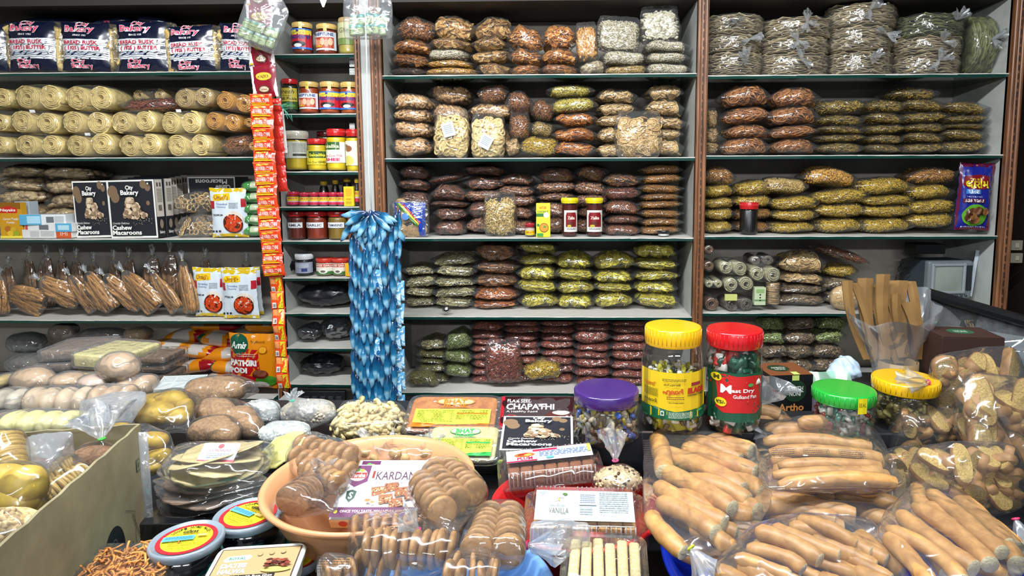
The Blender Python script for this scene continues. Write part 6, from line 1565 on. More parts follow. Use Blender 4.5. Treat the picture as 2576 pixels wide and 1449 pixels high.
def rusk_slices(label, x0, y0, x1, y1, n, Y, tie=None, tdir=(0, 0, 1), seed=0, tcol='#d83060', sc=1.0, off=0.):
    B = Bag('rusk_slice_bag', label, 'bread bag', (x0 + x1) / 2, (y0 + y1) / 2, Y=Y); rs = np.random.RandomState(seed)
    cols = max(2, int((x1 - x0) / 62)); rws = max(2, int((y1 - y0) / 46)); k = 0
    for r in range(rws):
        for c in range(cols):
            px = x0 + (x1 - x0) * (c + .5 + rs.uniform(-.25, .25)) / cols; py = y0 + (y1 - y0) * (r + .5 + rs.uniform(-.2, .2)) / rws
            yy = Y - .03 * (r / rws) + rs.uniform(-.012, .012) + .02 * abs(2 * (c + .5) / cols - 1)
            B.mesh('rusk', RK[rs.randint(5)], at(px, py, yy), (rs.uniform(.7, 1.9), rs.uniform(-.8, .8), rs.uniform(-.8, .8)), (sc, sc, sc)); k += 1
    for q in range(n - k if n > k else 0):  # the deeper pieces
        B.mesh('rusk', RK[rs.randint(5)], at(rs.uniform(x0 + 20, x1 - 20), rs.uniform(y0 + 15, y1 - 15), Y + .02), (rs.uniform(0, 3), rs.uniform(-1, 1), rs.uniform(-1, 1)), (sc, sc, sc))
    B.film(.004, .007, 36, seed=seed)
    if tie: B.tie(at(*tie, Y - .05), tdir, .055, .03, tcol, seed)
    return B
rusk_slices('topmost bag of toasted rusk slices with pink tie on its left side', 2345, 908, 2560, 1050, 40, 1.42, (2335, 962), (-1, -.2, .15), 1, sc=1.1)
rusk_slices('bag of rusk slices cut by the right frame edge, under the topmost', 2432, 990, 2610, 1150, 38, 1.27, None, seed=2, sc=1.1)
rusk_slices('bag of small rusk chunks beside the yellow lidded jar', 2245, 1030, 2420, 1165, 40, 1.36, None, seed=3, sc=.8)
rusk_slices('bag of mixed rusk pieces with pink tie low at the frame edge', 2316, 1140, 2560, 1275, 44, 1.14, (2555, 1305), (.2, -.5, -.9), 4, sc=.85)
rusk_slices('half hidden bag of rusk ends behind the long breadstick bag', 2240, 1150, 2330, 1215, 14, 1.24, None, seed=5, sc=.8)
# ---- biscuits
def pxr(px, py, off=0.): return px * (Yh(py) + off) / F
B = Bag('biscuit_bag', 'bag of round biscuits standing on edge in a row, over pale blue basin', 'biscuit bag', 1010, 1370)
B.row(fg(930, 1375, -.02), fg(1135, 1385, -.01), pxr(50, 1380), 10, .12)
B.row(fg(895, 1338, .03), fg(1100, 1330, .03), pxr(46, 1340), 9, .15)
B.row(fg(905, 1425, .02), fg(1000, 1440, .03), pxr(46, 1440), 4, .15)
B.film(.004, .006, 34, seed=3, extra=[fg(985, 1288, 0), fg(880, 1400, 0)])
film_print(B, (1040, 1335), .10, .014, 3, 0, 3, -.035); B.tie(fg(1050, 1335, -.045), (-.3, -.1, .5), .035, .02, '#d83078')
B = Bag('biscuit_bag', 'bag with two leaning columns of round biscuits, faces towards the viewer', 'biscuit bag', 1235, 1360)
B.row(fg(1200, 1385, -.03), fg(1232, 1300, .02), pxr(44, 1385), 8, .1)
B.row(fg(1280, 1392, -.03), fg(1282, 1296, .02), pxr(44, 1385), 9, .1)
B.film(.003, .005, 34, seed=5); B.tie(fg(1326, 1372, -.02), (1, -.1, .1), .05, .028, '#e0206c')
B = Bag('biscuit_bag', 'tilted bag of ridged biscuits leaning on the sweet boxes in basin', 'biscuit bag', 1130, 1240, -.02)
for k, (x0, y0, x1, y1) in enumerate(((1060, 1215, 1110, 1290), (1090, 1190, 1150, 1262), (1130, 1180, 1190, 1238))):
    B.row(fg(x0, y0, -.05 + .01 * k), fg(x1, y1, -.07 + .01 * k), pxr(37, 1240), 7, .12)
B.film(.003, .006, 34, seed=6, extra=[fg(1145, 1345, -.05), fg(1130, 1140, 0)])
B = Bag('biscuit_bag', 'bag of thick oval biscuits at the far left inside peach basin', 'biscuit bag', 815, 1150)
for k, (x0, y0, x1, y1) in enumerate(((750, 1150, 880, 1190), (762, 1118, 885, 1150), (775, 1180, 850, 1215))):
    B.row(fg(x0, y0, -.02), fg(x1, y1, -.02), pxr(29, 1150), 7, .12, flat=1.5)
B.film(.003, .006, 36, seed=7, extra=[fg(780, 1080, 0), fg(900, 1150, 0)])
B = Bag('cracker_bag', 'bag of thin dark brown crackers before the oval biscuits', 'biscuit bag', 775, 1240)
CRK = MB().add(chip(.033, .003, np.random.RandomState(2), 20, .05, .03)).mesh('cracker', food('#5a3a20', '#946a40', .6, 120, .4))
B.row(fg(735, 1262, -.01), fg(812, 1212, .02), pxr(38, 1240), 11, .12, me=CRK, part='cracker')
B.film(.003, .005, 40, seed=8, extra=[fg(705, 1262, 0), fg(850, 1290, -.01)]); B.tie(fg(800, 1196, -.03), (.3, -.1, .6), .03, .02, '#c8d430')
B = Bag('biscuit_bag', 'bag of biscuits at the very bottom between the two larger ones', 'biscuit bag', 1180, 1440)
B.row(fg(1130, 1450, -.03), fg(1240, 1452, -.03), pxr(42, 1450), 5, .2); B.row(fg(1150, 1425, .0), fg(1230, 1428, .0), pxr(42, 1430), 3, .3)
B.film(.003, .005, 36, seed=9)
B = Bag('biscuit_bag', 'printed film biscuit bag at the bottom corner of pale blue basin', 'biscuit bag', 840, 1430)
B.row(fg(820, 1450, -.01), fg(880, 1440, .0), pxr(40, 1450), 4, .2); B.film(.003, .005, 36, seed=10, extra=[fg(818, 1390, 0)]); film_print(B, (840, 1420), .05, .02, 5, 0, 5, -.04)
# printed dark film behind
B = Bag('biscuit_bag', 'darker printed film bag squeezed behind the two biscuit columns', 'biscuit bag', 1110, 1320, .03)
B.row(fg(1060, 1300, .02), fg(1140, 1350, .03), pxr(40, 1320), 6, .2); B.film(.003, .006, 36, seed=11); film_print(B, (1090, 1305), .06, .03, 7, .6, 8, -.02)
# ---- boxes of sweets in the basin
def kardant():
    P = Print(230, 130); P.rect(0, 0, 230, 130, '#d8dade').poly([(8, 2), (62, 2), (62, 42), (34, 56), (8, 42)], '#5c2250').ell(35, 26, 22, 15, '#e4e0dc').rect(14, 20, 56, 34, '#c02a28', 4, 3).text('Varsha', 17, 22, 53, 32, '#f0e8e0', .03)
    P.ell(30, 13, 7, 5, '#4a9a3a').ell(42, 15, 5, 4, '#c88a28').rect(70, 16, 76, 34, '#7c2418').text('KARDANT', 80, 18, 192, 38, '#4a2a40', .01).text('Dry fruits blended with pure ghee', 82, 42, 190, 49, '#5c4a58', 0, .2)
    P.rect(10, 48, 15, 53, '#3a8a4a').poly([(20, 66), (32, 62), (44, 66), (42, 82), (32, 92), (22, 82)], '#2c4a40').text('S', 27, 68, 37, 84, '#c8d4cc', .03)
    rs = random.Random(4)
    for cx, cy in ((95, 66), (125, 58), (118, 86), (152, 70), (176, 78), (145, 98)):
        P.poly([(cx - 19, cy - 9), (cx + 13, cy - 13), (cx + 19, cy + 5), (cx - 13, cy + 12)], '#8a5430')
        for k in range(22): P.ell(cx + rs.uniform(-15, 15), cy + rs.uniform(-8, 8), rs.uniform(1.5, 3.2), rs.uniform(1, 2.4), rs.choice(('#c89464', '#5c2a18', '#dcb890', '#a06a3c', '#7a3820')), 7)
    P.ell(78, 92, 7, 3.5, '#a86a34').ell(90, 96, 5, 3, '#b87a44').ell(182, 104, 12, 6, '#d8d4b8').ell(192, 102, 4, 3, '#2c2418')
    P.rect(0, 108, 230, 130, '#5c2250', 10, 3).text('ONCE YOU TASTE, YOU NEVER FORGET IT !', 22, 114, 196, 121, '#d8d0d8', .02).ell(12, 118, 4, 4, '#d8c81c'); return P
KD = kardant()
KS = Print(230, 24); KS.rect(0, 0, 230, 24, '#d0b08c').rect(56, 4, 190, 22, '#7c2418').text('KARDANT', 66, 6, 150, 19, '#e0d8cc', .02).ell(30, 12, 10, 8, '#c02a28')
def lying_box(cx, cy, Y, w, d, h, label, top, side=None, yaw=0., tilt=0., mat=None, name='sweet_box', cat='box', roll=0.):
    c = at(cx, cy, Y); g = thing(name, label, cat, c, (tilt, roll, yaw))
    link('body', MB().add(rbox(w, d, h, .0015, seg=1)).mesh('body', mat or pm('#d0b08c', .45), False), g)
    if top: top.put('printed_top', on_plane(w, d, (0, 0, h / 2), (1, 0, 0), (0, 1, 0), (0, 0, 1)), g, .0002)
    if side: side.put('printed_side', on_plane(w, h, (0, -d / 2, 0)), g, .0002)
    return g
lying_box(975, 1245, 1.16, .185, .125, .022, 'front sweet box with purple band lying in the peach basin', KD, KS, .02, math.radians(24))
lying_box(992, 1226, 1.215, .165, .12, .022, 'second sweet box just behind the front one in the basin', KD, None, .02, math.radians(22))
B = Bag('walnut_bag', 'loose clear bag of beige nuts at the back of peach basin', 'snack bag', 1000, 1160, Y=1.36)
NT = MB().add((crinkle(ball(12, 8, .015, .012, .012)[0], .003, 200, 2), ball(12, 8)[1])).mesh('nut', food('#8c6c3c', '#c8a870', .6, 90, .5))
for k in range(16): B.mesh('nut', NT, at(915 + (k % 8) * 26, 1140 + (k // 8) * 16, 1.33 + .012 * (k % 3)), (k, k * 2, k), )
B.film(.004, .012, 34, seed=12, extra=[at(910, 1118, 1.38), at(1010, 1122, 1.38), at(1110, 1112, 1.38)])
for q, (x, y) in enumerate(((985, 1132), (1080, 1138), (930, 1134))): link('gathered_film', MB().add(tuft(tuple(at(x, y, 1.36) - B.o), (.3 * (q - 1), 0, 1), .03, .035, q)).mesh('gathered_film', FILM_W), B.f)
# ---- clear clamshell packs
CLAM = film(haze=.015, gloss=.07, rough=.06, scale=18, strength=.35)
def rr(w, d, z, r=.016, n=6, k=None):
    P = []
    for cx, cy, a0 in ((w / 2 - r, d / 2 - r, 0), (-w / 2 + r, d / 2 - r, 90), (-w / 2 + r, -d / 2 + r, 180), (w / 2 - r, -d / 2 + r, 270)):
        for i in range(n): a = math.radians(a0 + 90 * i / (n - 1)); P.append((cx + r * math.cos(a), cy + r * math.sin(a), z))
    return P
def clamshell(cx, cy, Y, w, d, h, label, tilt, yaw, inner, top=None, roll=0., tw=.8, td=.55, toff=0., open_=False, ribs=True):
    c = at(cx, cy, Y); g = thing('clear_cake_box' if not open_ else 'clear_tray_pack', label, 'clear box', c, (math.radians(tilt), roll, yaw))
    inner(g, w, d, h)
    sh = MB().add(loft(np.array([rr(w * .86, d * .84, -h / 2), rr(w * .94, d * .94, -.004), rr(w * 1.06, d * 1.10, -.003), rr(w * 1.06, d * 1.10, .0), rr(w * .97, d * .96, .002), rr(w * .88, d * .84, h / 2 - .003, .012), rr(w * .84, d * .78, h / 2, .010)]), True, True))
    link('clear_shell', sh.mesh('clear_shell', CLAM), g)
    if ribs:
        rb = MB()
        for s in (-1, 1):
            for k in range(22):
                if k in (7, 8, 14): continue
                x = (-.42 + .84 * k / 21) * w; rb.add(tube([(x, s * d * .49, .002), (x, s * d * .43, h / 2 - .004), (x, s * d * .38, h / 2)], .0016, 6))
        link('ribs', rb.mesh('ribs', film(haze=.14, gloss=.16, rough=.08, scale=12, strength=.2)), g, kind='stuff')
    if top: top.put('label', on_plane(w * tw, d * td, (0, toff * d, h / 2 + .0008), (1, 0, 0), (0, 1, 0), (0, 0, 1)), g, .0002)
    return g
CAKE = [food('#5c2e18', '#8a5430', .75, 220, .8, '#9c6640'), food('#a8743c', '#cfa064', .8, 220, .8)]
def cake(n, mats, hh=.8):
    def f(g, w, d, h):
        for k in range(n):
            x = (-.5 + (k + .5) / n) * w * .86; b = rbox(w * .86 / n * .97, d * .70, h * hh, .003, (0, 0, 0), 1)
            V = crinkle(b[0], .0012, 300, k); link('cake_slice', MB().add((V, b[1])).mesh('cake_slice', mats), g, (x, 0, -h * .06), (0, 0, RNG.uniform(-.02, .02)))
    return f
PP = Print(200, 60); PP.rect(0, 0, 200, 60, '#c4cce0').rect(0, 0, 200, 7, '#d8b8c8').rect(62, 4, 120, 14, '#b02844').ell(42, 26, 24, 10, '#b8602c').ell(34, 24, 8, 5, '#8a2c1c', 8).ell(50, 28, 9, 5, '#d8a84c', 8).ell(44, 20, 6, 4, '#c83c2c', 8).text('PLUM', 24, 38, 60, 50, '#b02844', .03).lines(76, 16, 190, 44, 4, '#7c8cc0', 3).rect(0, 54, 70, 60, '#b02844').ell(100, 50, 10, 5, '#5ab0a0').rect(190, 4, 198, 40, '#c8d84c')
clamshell(1385, 1180, 1.25, .205, .098, .056, 'clear box of dark plum cake slices, the upper of two cake boxes', 10, .13, cake(7, CAKE[0]), PP, roll=-.06, tw=.86, td=.42, toff=.12)
PV = Print(240, 66); PV.rect(0, 0, 240, 66, '#c2cfd2').poly([(4, 4), (28, 4), (16, 14)], '#8c94a0')
for k in range(6): a = k * 1.05; P_ = (60 + 9 * math.cos(a), 22 + 8 * math.sin(a)); PV.ell(*P_, 6, 3.5, '#dcdccc', 8)
PV.ell(58, 22, 3, 3, '#c8b45c', 8).ell(72, 10, 7, 3, '#4a6a38', 8).text('FRESH BAKERS', 36, 34, 74, 38, '#5c6468', .01).text('VANILLA', 34, 41, 82, 53, '#5a5448', .0).rect(106, 8, 150, 34, '#a4aec0').lines(110, 11, 146, 32, 5, '#5c6478', 2).lines(156, 4, 228, 50, 10, '#7c8488', 5).lines(108, 40, 140, 56, 3, '#7c8488', 6).text('Net 250g', 160, 54, 196, 60, '#5c6468')
clamshell(1470, 1305, 1.07, .205, .115, .058, 'clear box of golden vanilla cake slices with a white label', 16, -.03, cake(8, CAKE[1]), PV, tw=.84, td=.60)
def bars(g, w, d, h):
    for k in range(6): link('rice_cake_bar', MB().add((crinkle(rbox(w * .125, d * .72, h * .7, .003, (0, 0, 0), 1)[0], .0008, 300, k), rbox(w * .125, d * .72, h * .7, .003, (0, 0, 0), 1)[1])).mesh('rice_cake_bar', food('#b09c68', '#dccb9c', .8, 260, .7)), g, ((-.36 + .145 * k) * w, -.005 * (k % 2), -h * .05 + .002 * (k % 3)), (0, 0, RNG.uniform(-.03, .03)))
clamshell(1520, 1430, .90, .125, .12, .045, 'clear tray of six pale rectangular cake bars at the bottom edge', 14, -.06, bars, None, open_=True, ribs=False)
def flakes(g, w, d, h):
    rs = np.random.RandomState(8); mb = MB().add(sup(w * .4, d * .38, h * .3, .6, .6, 24, 10))
    for k in range(170): mb.add(tube(wig(rs, rs.uniform(.02, .035), 5, .5), .0022, 4, flat=.6), 0, (rs.uniform(-.38, .38) * w, rs.uniform(-.36, .36) * d, h * .22 + .008 * rs.rand()), tuple(rs.uniform(-.6, .6, 2)) + (rs.uniform(0, 6),))
    link('fried_flakes', mb.mesh('fried_flakes', food('#96581c', '#cf8e44', .5, 120, .3, '#dca860')), g, kind='stuff')
clamshell(325, 1440, .93, .155, .11, .04, 'clear box of golden brown shredded snack beside the carton', 8, .05, flakes, None, open_=True, ribs=False)
B = Bag('nut_cluster_bag', 'film bag of oat and raisin clusters with pink tie by cake boxes', 'snack bag', 1555, 1200, Y=1.20)
m = MB().add(sup(.045, .03, .028, .8, .8, 24, 12)); rs = np.random.RandomState(1); bb = [ball(6, 4, .005, .0035, .003), ball(6, 4, .004, .004, .003)]
for k in range(260):
    v = rs.randn(3); v /= np.linalg.norm(v); m.add(bb[k % 2], 0 if k % 4 else 1, v * [.047, .032, .029], rot_to(v, rs))
B.mesh('clusters', m.mesh('clusters', [food('#a88c60', '#dcc8a0', .7, 200, .4), food('#3c2418', '#5a3826', .6, 200, .3)]), at(1555, 1212, 1.2), kind='stuff')
B.film(.003, .005, 50, seed=3); B.tie(at(1548, 1158, 1.19), (-.1, 0, 1), .055, .03, '#e0508c')
B = Bag('film_knot_bag', 'loose clear bag mouth with pink tie resting between the cake boxes', 'plastic bag', 1390, 1350, -.04)
B.pts = [np.array([[x, y, z] for x in (-.03, .05) for y in (-.008, .008) for z in (-.022, .018)] * 4)]
B.film(.003, .009, 60, seed=14, mat=FILM_W)
# ---- halwa tubs
def tub(px, py, Z, rpx, label, lab=True, h=.052, yaw=0.):
    c = atz(px, py, Z); r = rpx * c.y / F
    g = thing('halwa_tub', label, 'tub', (c.x, c.y, Z - h), (0, 0, yaw))
    link('tub_body', MB().add(lathe([(.001, 0), (r * .78, 0), (r * .82, .004), (r * .93, h * .8), (.001, h * .8)], 48)).mesh('tub_body', pm('#0d0e12', .12, .1, coat=.5)), g)
    link('lid', MB().add(lathe([(r * .94, h * .72), (r * 1.0, h * .74), (r * 1.01, h * .95), (r * .97, h), (r * .93, h), (r * .9, h * .94), (.001, h * .94)], 56)).mesh('lid', pm('#8b98a4', .25, .04, coat=.3, alpha=.82)), g, label='translucent grey lid with raised rim')
    if lab:
        P = Print(200, 200); P.ell(100, 100, 100, 100, '#b0202c', 40).ell(100, 100, 84, 84, '#dcd02c', 40)
        for i, ch in enumerate('UDUPI HOME MADE'):
            a = math.radians(-150 + i * 8.6 + 0); x, y = 100 + 72 * math.cos(a), 100 + 72 * math.sin(a)
            if ch != ' ': P.text(ch, x - 4.5, y - 7, x + 4.5, y + 7, '#2c2c14', .03, 0, a + PI / 2)
        P.text('uhm', 74, 50, 126, 72, '#2a2a1c', .04, .3).text('HONDRA BANANA HALWA', 44, 76, 156, 85, '#7c5014', .03).poly([(20, 96), (128, 90), (130, 118), (22, 126)], '#58a8d8').lines(30, 98, 124, 116, 3, '#2c5a9a', 3).lines(52, 128, 170, 150, 3, '#8a7c1c', 6).rect(134, 86, 168, 100, '#d8b86c').lines(60, 156, 140, 172, 2, '#8a7c1c', 2)
        P.put('label', on_plane(r * 1.62, r * 1.62, (0, 0, h * .94 + .0004), (1, 0, 0), (0, 1, 0), (0, 0, 1)), g, .0002)
    return g
tub(625, 1290, .992, 88, 'upper black halwa tub of the stack behind, next to peach basin', yaw=-.5)
tub(632, 1358, .938, 88, 'black halwa tub under the stack beside the peach basin', lab=False)
tub(470, 1352, 1.005, 92, 'nearest black halwa tub with a red and yellow round label', yaw=.15)
tub(478, 1420, .951, 88, 'black halwa tub beneath the nearest labelled one', lab=False)
tub(752, 1405, .94, 52, 'halwa tub mostly hidden under the peach basin rim')
PD = Print(240, 150); PD.rect(0, 0, 240, 150, '#3a2420').rect(3, 3, 237, 147, '#a88f66').poly([(18, 44), (28, 30), (92, 26), (100, 36), (90, 46), (26, 52)], '#c8d4cc').text('ROYAL', 34, 34, 84, 44, '#3c7c6a', .03).text('DATES', 20, 58, 96, 76, '#ecebe2', .06).text('HALWA', 20, 80, 100, 98, '#ecebe2', .06).rect(60, 104, 190, 116, '#201814').text('Made with Pure Ghee', 66, 106, 184, 114, '#d8d0c0', .02)
for k in range(3): PD.ell(122 + k * 34, 28 - 2 * k, 8, 7, '#8a7254').ell(122 + k * 34, 28 - 2 * k, 7, 6, '#a88f66')
rs = random.Random(6)
PD.ell(188, 92, 44, 10, '#c8b460')
for k in range(26): PD.ell(186 + rs.uniform(-36, 36), 70 + rs.uniform(-14, 16), 9, 4.5, rs.choice(('#5c2418', '#7c3424', '#4a1a12', '#8a4a34')), 9)
c = at(640, 1432, .93)
g = thing('halwa_box', 'white lidded rectangular dates halwa box at the bottom edge', 'box', c, (math.radians(8), 0, .13))
link('body', MB().add(loft(np.array([rr(.125, .085, -.035, .012), rr(.133, .094, -.004, .014)]))).mesh('body', pm('#b8b8b0', .3), False), g)
link('lid', MB().add(loft(np.array([rr(.138, .10, -.006, .016), rr(.140, .102, .002, .016), rr(.136, .098, .004, .014), rr(.130, .092, .003, .012)]))).mesh('lid', pm('#b9beb6', .3), False), g)
PD.put('label', on_plane(.125, .086, (0, 0, .0036), (1, 0, 0), (0, 1, 0), (0, 0, 1)), g, .0002)
# ---- cardboard carton at the left with bagged goods
KR = wall_mat('cardboard', '#776e53', '#8d8466', 14)
cz = 1.12; pc = at(352, 1100, 1.17); pf = at(-30, 1452, .74); pc.z = pf.z = 0
dirv = (pf - pc); L_ = dirv.length; ang = math.atan2(dirv.y, dirv.x); W_ = .42
g = thing('cardboard_carton', 'open cardboard carton with bagged yellow snacks, at the lower left', 'carton', (pc.x, pc.y, CT)); H_ = cz - CT
ux = Vector((math.cos(ang), math.sin(ang), 0)); nx = Vector((-ux.y, ux.x, 0)); nx = nx if nx.x < 0 else -nx
M3 = Matrix((ux, nx, Vector((0, 0, 1)))).transposed()
def wallp(a, b, h=H_, t=.005):
    a, b = Vector(a), Vector(b); d = b - a; L = d.length; n = 16
    t3 = Vector((-d.y, d.x, 0)).normalized() * t / 2; rows = []
    for s_ in (1, -1):
        for z in ((0, h) if s_ == 1 else (h, 0)):
            rows.append([tuple(a + d * i / n + t3 * s_ + Vector((0, 0, z + (.0015 * math.sin(i * 2.3) if z else 0)))) for i in range(n + 1)])
    V, Fa = loft(np.array(rows), False, False)
    q = np.concatenate([Fa[0], np.stack([np.arange(n) + 3 * (n + 1), np.arange(n) + 1 + 3 * (n + 1), np.arange(n) + 1, np.arange(n)], -1)])
    e = lambda i: [[i, i + (n + 1), i + 2 * (n + 1), i + 3 * (n + 1)]]
    return V, [q, np.array(e(0) + e(n))]
o0 = Vector((0, 0, 0)); o1 = ux * L_; o2 = nx * W_; o3 = o1 + o2
link('side_panel', MB().add(wallp(o0, o1)).mesh('side_panel', KR, False), g); link('back_panel', MB().add(wallp(o0, o2)).mesh('back_panel', KR, False), g)
link('side_panel', MB().add(wallp(o2, o3)).mesh('side_panel', KR, False), g); link('front_panel', MB().add(wallp(o1, o3)).mesh('front_panel', KR, False), g)
link('bottom_panel', MB().add((np.array([tuple(o0), tuple(o1), tuple(o3), tuple(o2)] + [tuple(v + Vector((0, 0, .004))) for v in (o0, o1, o3, o2)]), [np.array([[0, 1, 2, 3], [7, 6, 5, 4]])])).mesh('bottom_panel', KR, False), g)
P = Print(500, 240); P.ell(150, 190, 44, 52, '#1f2024', 40).text('Shriram\'s', 118, 186, 184, 204, '#6a6a60', .02).ell(150, 172, 12, 12, '#55564e').ell(150, 172, 10, 10, '#1f2024').rect(20, 60, 36, 84, '#3a4a34').rect(22, 63, 34, 81, '#7d745a').ell(28, 72, 4, 6, '#3a4a34').line([(70, 150), (40, 210)], 1.5, '#2c2c24').line([(100, 130), (60, 150), (60, 230)], 1.2, '#3c3a30').text('42', 66, 200, 100, 232, '#2c2c24', -.01)
P.put('printed_marks', lambda u, v, k: np.array([tuple(ux * (float(a) * L_) - nx * (.0028 + float(kk)) + Vector((0, 0, float(b) * H_))) for a, b, kk in zip(u, v, np.broadcast_to(k, u.shape))]), g, .0002)
link('packing_tape', MB().add(box(.0008, .03, H_ * .9, (0, 0, H_ * .5))).mesh('packing_tape', film(haze=.2, gloss=.12)), g, tuple(ux * .012 - nx * .0036), (0, 0, ang + PI / 2 + PI / 2), label='clear tape down the corner')
YEL = food('#a07c18', '#c8ac38', .55, 50, .4, '#dcc870'); YELB = food('#785a20', '#ac8e40', .55, 50, .4, '#bca268'); PEAN = food('#8c7040', '#cdb484', .6, 120, .3)
def lumps(B, lst, mat, part='sweet', r=.03, seed=1):
    """rounded pieces at photo points, each a part"""
    rs = np.random.RandomState(seed)
    for (x, y, Y, rx, rz) in lst:
        V, Fa = sup(rx, max(.012, (rx + rz) * .45), rz, .85, .8, 26, 14); V = crinkle(V, rx * .12, 60, rs.randint(99), 5)
        B.mesh(part, MB().add((V, Fa)).mesh(part, mat), at(x, y, Y), (rs.uniform(-.3, .3), rs.uniform(-.2, .2), rs.uniform(-.3, .3)))
    return B
B = Bag('yellow_sweet_bag', 'film bag of bright yellow lumps at the left edge, inside the carton', 'snack bag', 45, 1230, Y=.95)
lumps(B, [(10, 1215, .95, .035, .03), (60, 1222, .94, .034, .032), (30, 1262, .93, .04, .028), (-15, 1250, .95, .03, .03)], YEL, 'yellow_lump', seed=2).film(.003, .006, 50, seed=21)
B = Bag('yellow_sweet_bag', 'smaller bag of yellow lumps under the bright yellow one', 'snack bag', 80, 1300, Y=.93)
lumps(B, [(35, 1305, .93, .03, .026), (68, 1285, .94, .024, .022), (60, 1320, .93, .02, .026)], YEL, 'yellow_lump', seed=3).film(.003, .006, 50, seed=22)
B = Bag('cookie_row_bag', 'bag with rows of ridged yellow brown cookies leaning on the carton panel', 'biscuit bag', 180, 1230, Y=1.02)
CKY = MB().add(lathe([(.0005, -.004), (.02, -.0045), (.026, -.002), (.0255, .002), (.02, .0045), (.0005, .004)], 18)).mesh('cookie', YELB)
B.row(at(95, 1215, 1.06), at(185, 1172, 1.10), .026, 12, .15, me=CKY, part='cookie'); B.row(at(120, 1250, 1.02), at(215, 1190, 1.07), .026, 12, .15, me=CKY, part='cookie'); B.film(.003, .006, 45, seed=23)
B = Bag('cookie_row_bag', 'yellow ridged cookie bag cut off at the left edge, upper', 'biscuit bag', 15, 1140, Y=1.08)
B.row(at(10, 1110, 1.09), at(28, 1190, 1.05), .032, 12, .15, me=CKY, part='cookie'); B.row(at(-20, 1110, 1.09), at(-10, 1190, 1.05), .032, 10, .15, me=CKY, part='cookie'); B.film(.003, .005, 45, seed=24)
B = Bag('dark_sweet_bag', 'puffy clear bag with dark brown bars at its base, in carton', 'snack bag', 120, 1150, Y=1.10)
for k in range(5): B.mesh('brown_bar', MB().add(rbox(.045, .02, .012, .003, seg=1)).mesh('brown_bar', food('#3c1e12', '#6a4028', .5, 80, .3)), at(75 + 14 * k, 1160 + 3 * k, 1.08), (.2, .3, k * .3))
B.film(.004, .010, 45, seed=25, mat=FILM_W, extra=[at(65, 1100, 1.1), at(175, 1085, 1.1), at(185, 1140, 1.1)])
B = Bag('granola_tied_bag', 'tied bag of brown flakes with bright green band, in carton corner', 'snack bag', 255, 1150, Y=1.12)
lumps(B, [(225, 1155, 1.12, .04, .02), (262, 1148, 1.12, .026, .02), (236, 1165, 1.10, .032, .016)], food('#5c3c24', '#9c7450', .7, 160, .9), 'flakes', seed=5)
B.film(.003, .006, 50, seed=26, extra=[at(256, 1106, 1.1)]); B.tie(at(256, 1104, 1.1), (-.1, 0, 1), .05, .05, '#3cb83c', 4)
B = Bag('peanut_pouch', 'bag of pale roasted nuts at the lowest left, inside the carton', 'snack bag', 45, 1360, Y=.86)
m = MB().add(sup(.05, .03, .04, .7, .7, 24, 12)); rs = np.random.RandomState(5); bq = ball(7, 5, .0065, .0055, .0055)
for k in range(240):
    v = rs.randn(3); v /= np.linalg.norm(v); v[1] = -abs(v[1]); m.add(bq, 0, v * [.052, .033, .042], rot_to(v, rs))
B.mesh('nuts', m.mesh('nuts', PEAN), at(20, 1350, .86), kind='stuff'); B.film(.003, .007, 50, seed=27, extra=[at(-40, 1290, .88)])
# ---- flatbread stack in the middle left
FLB = food('#a89058', '#ccc090', .7, 26, .3, '#98703c')
B = Bag('flatbread_pack', 'topmost pack of pale flatbreads with a small white label', 'flatbread pack', 545, 1160, Y=1.24)
fm_ = MB()
for k in range(5): fm_ = MB().add(chip(.092, .003, np.random.RandomState(k), 40, .03, .03)).mesh('flatbread', FLB); B.mesh('flatbread', fm_, at(548, 1172 - 7 * k, 1.25), (math.radians(14), 0, k), (1, .82, 1))
B.film(.003, .004, 40, seed=31, extra=[at(392, 1192, 1.17), at(672, 1192, 1.17), at(450, 1112, 1.33), at(690, 1118, 1.33)])
P = Print(100, 50); P.rect(0, 0, 100, 50, '#a8283c').rect(0, 0, 100, 42, '#c4ccd8').ell(50, 8, 8, 6, '#b82c34').text('V.V. PACKAGING', 22, 15, 80, 22, '#7c3c44', .02).lines(20, 26, 84, 40, 3, '#6c7488', 4)
P.put('label', on_plane(.075, .045, at(550, 1140, 1.215) - B.o, (1, 0, 0), (0, .83, .55), (0, -.55, .83)), B.g, .0002)
for i in range(6):
    y = 1202 + i * 12; B = Bag('flatbread_pack', 'dark brown flatbread pack, %s beneath the pale topmost pack' % ('first', 'second', 'third', 'fourth', 'fifth', 'lowest')[i], 'flatbread pack', 530, y, Y=1.21)
    B.mesh('flatbread', MB().add(chip(.085, .005, np.random.RandomState(i + 9), 40, .02, .04)).mesh('flatbread', food('#3c2c22', '#7c6450', .7, 60, .3)), at(532, y + 4, 1.24), (0, 0, i), (1.1, .8, .5))
    B.film(.002, .004, 60, seed=33 + i, extra=[at(378 + 3 * i, y + 5, 1.20), at(680, y + 3, 1.20)])
lying_box(505, 1290, 1.22, .19, .16, .045, 'black glossy box at the base of the flatbread packs', None, None, .04, 0., pm('#15171a', .2, coat=.5), 'black_box')
B = Bag('papad_sheet_pack', 'flat pack of pale yellow sheets against the peach basin', 'snack pack', 700, 1150, Y=1.32)
B.mesh('yellow_sheet', MB().add(chip(.05, .006, np.random.RandomState(4), 20, .02, .1)).mesh('yellow_sheet', food('#bcb450', '#e0dc8c', .7, 60, .2)), at(705, 1135, 1.33), (.5, -.4, 0), (1.2, 1, 1))
B.film(.003, .004, 50, seed=40, extra=[at(670, 1180, 1.3), at(775, 1085, 1.35)])
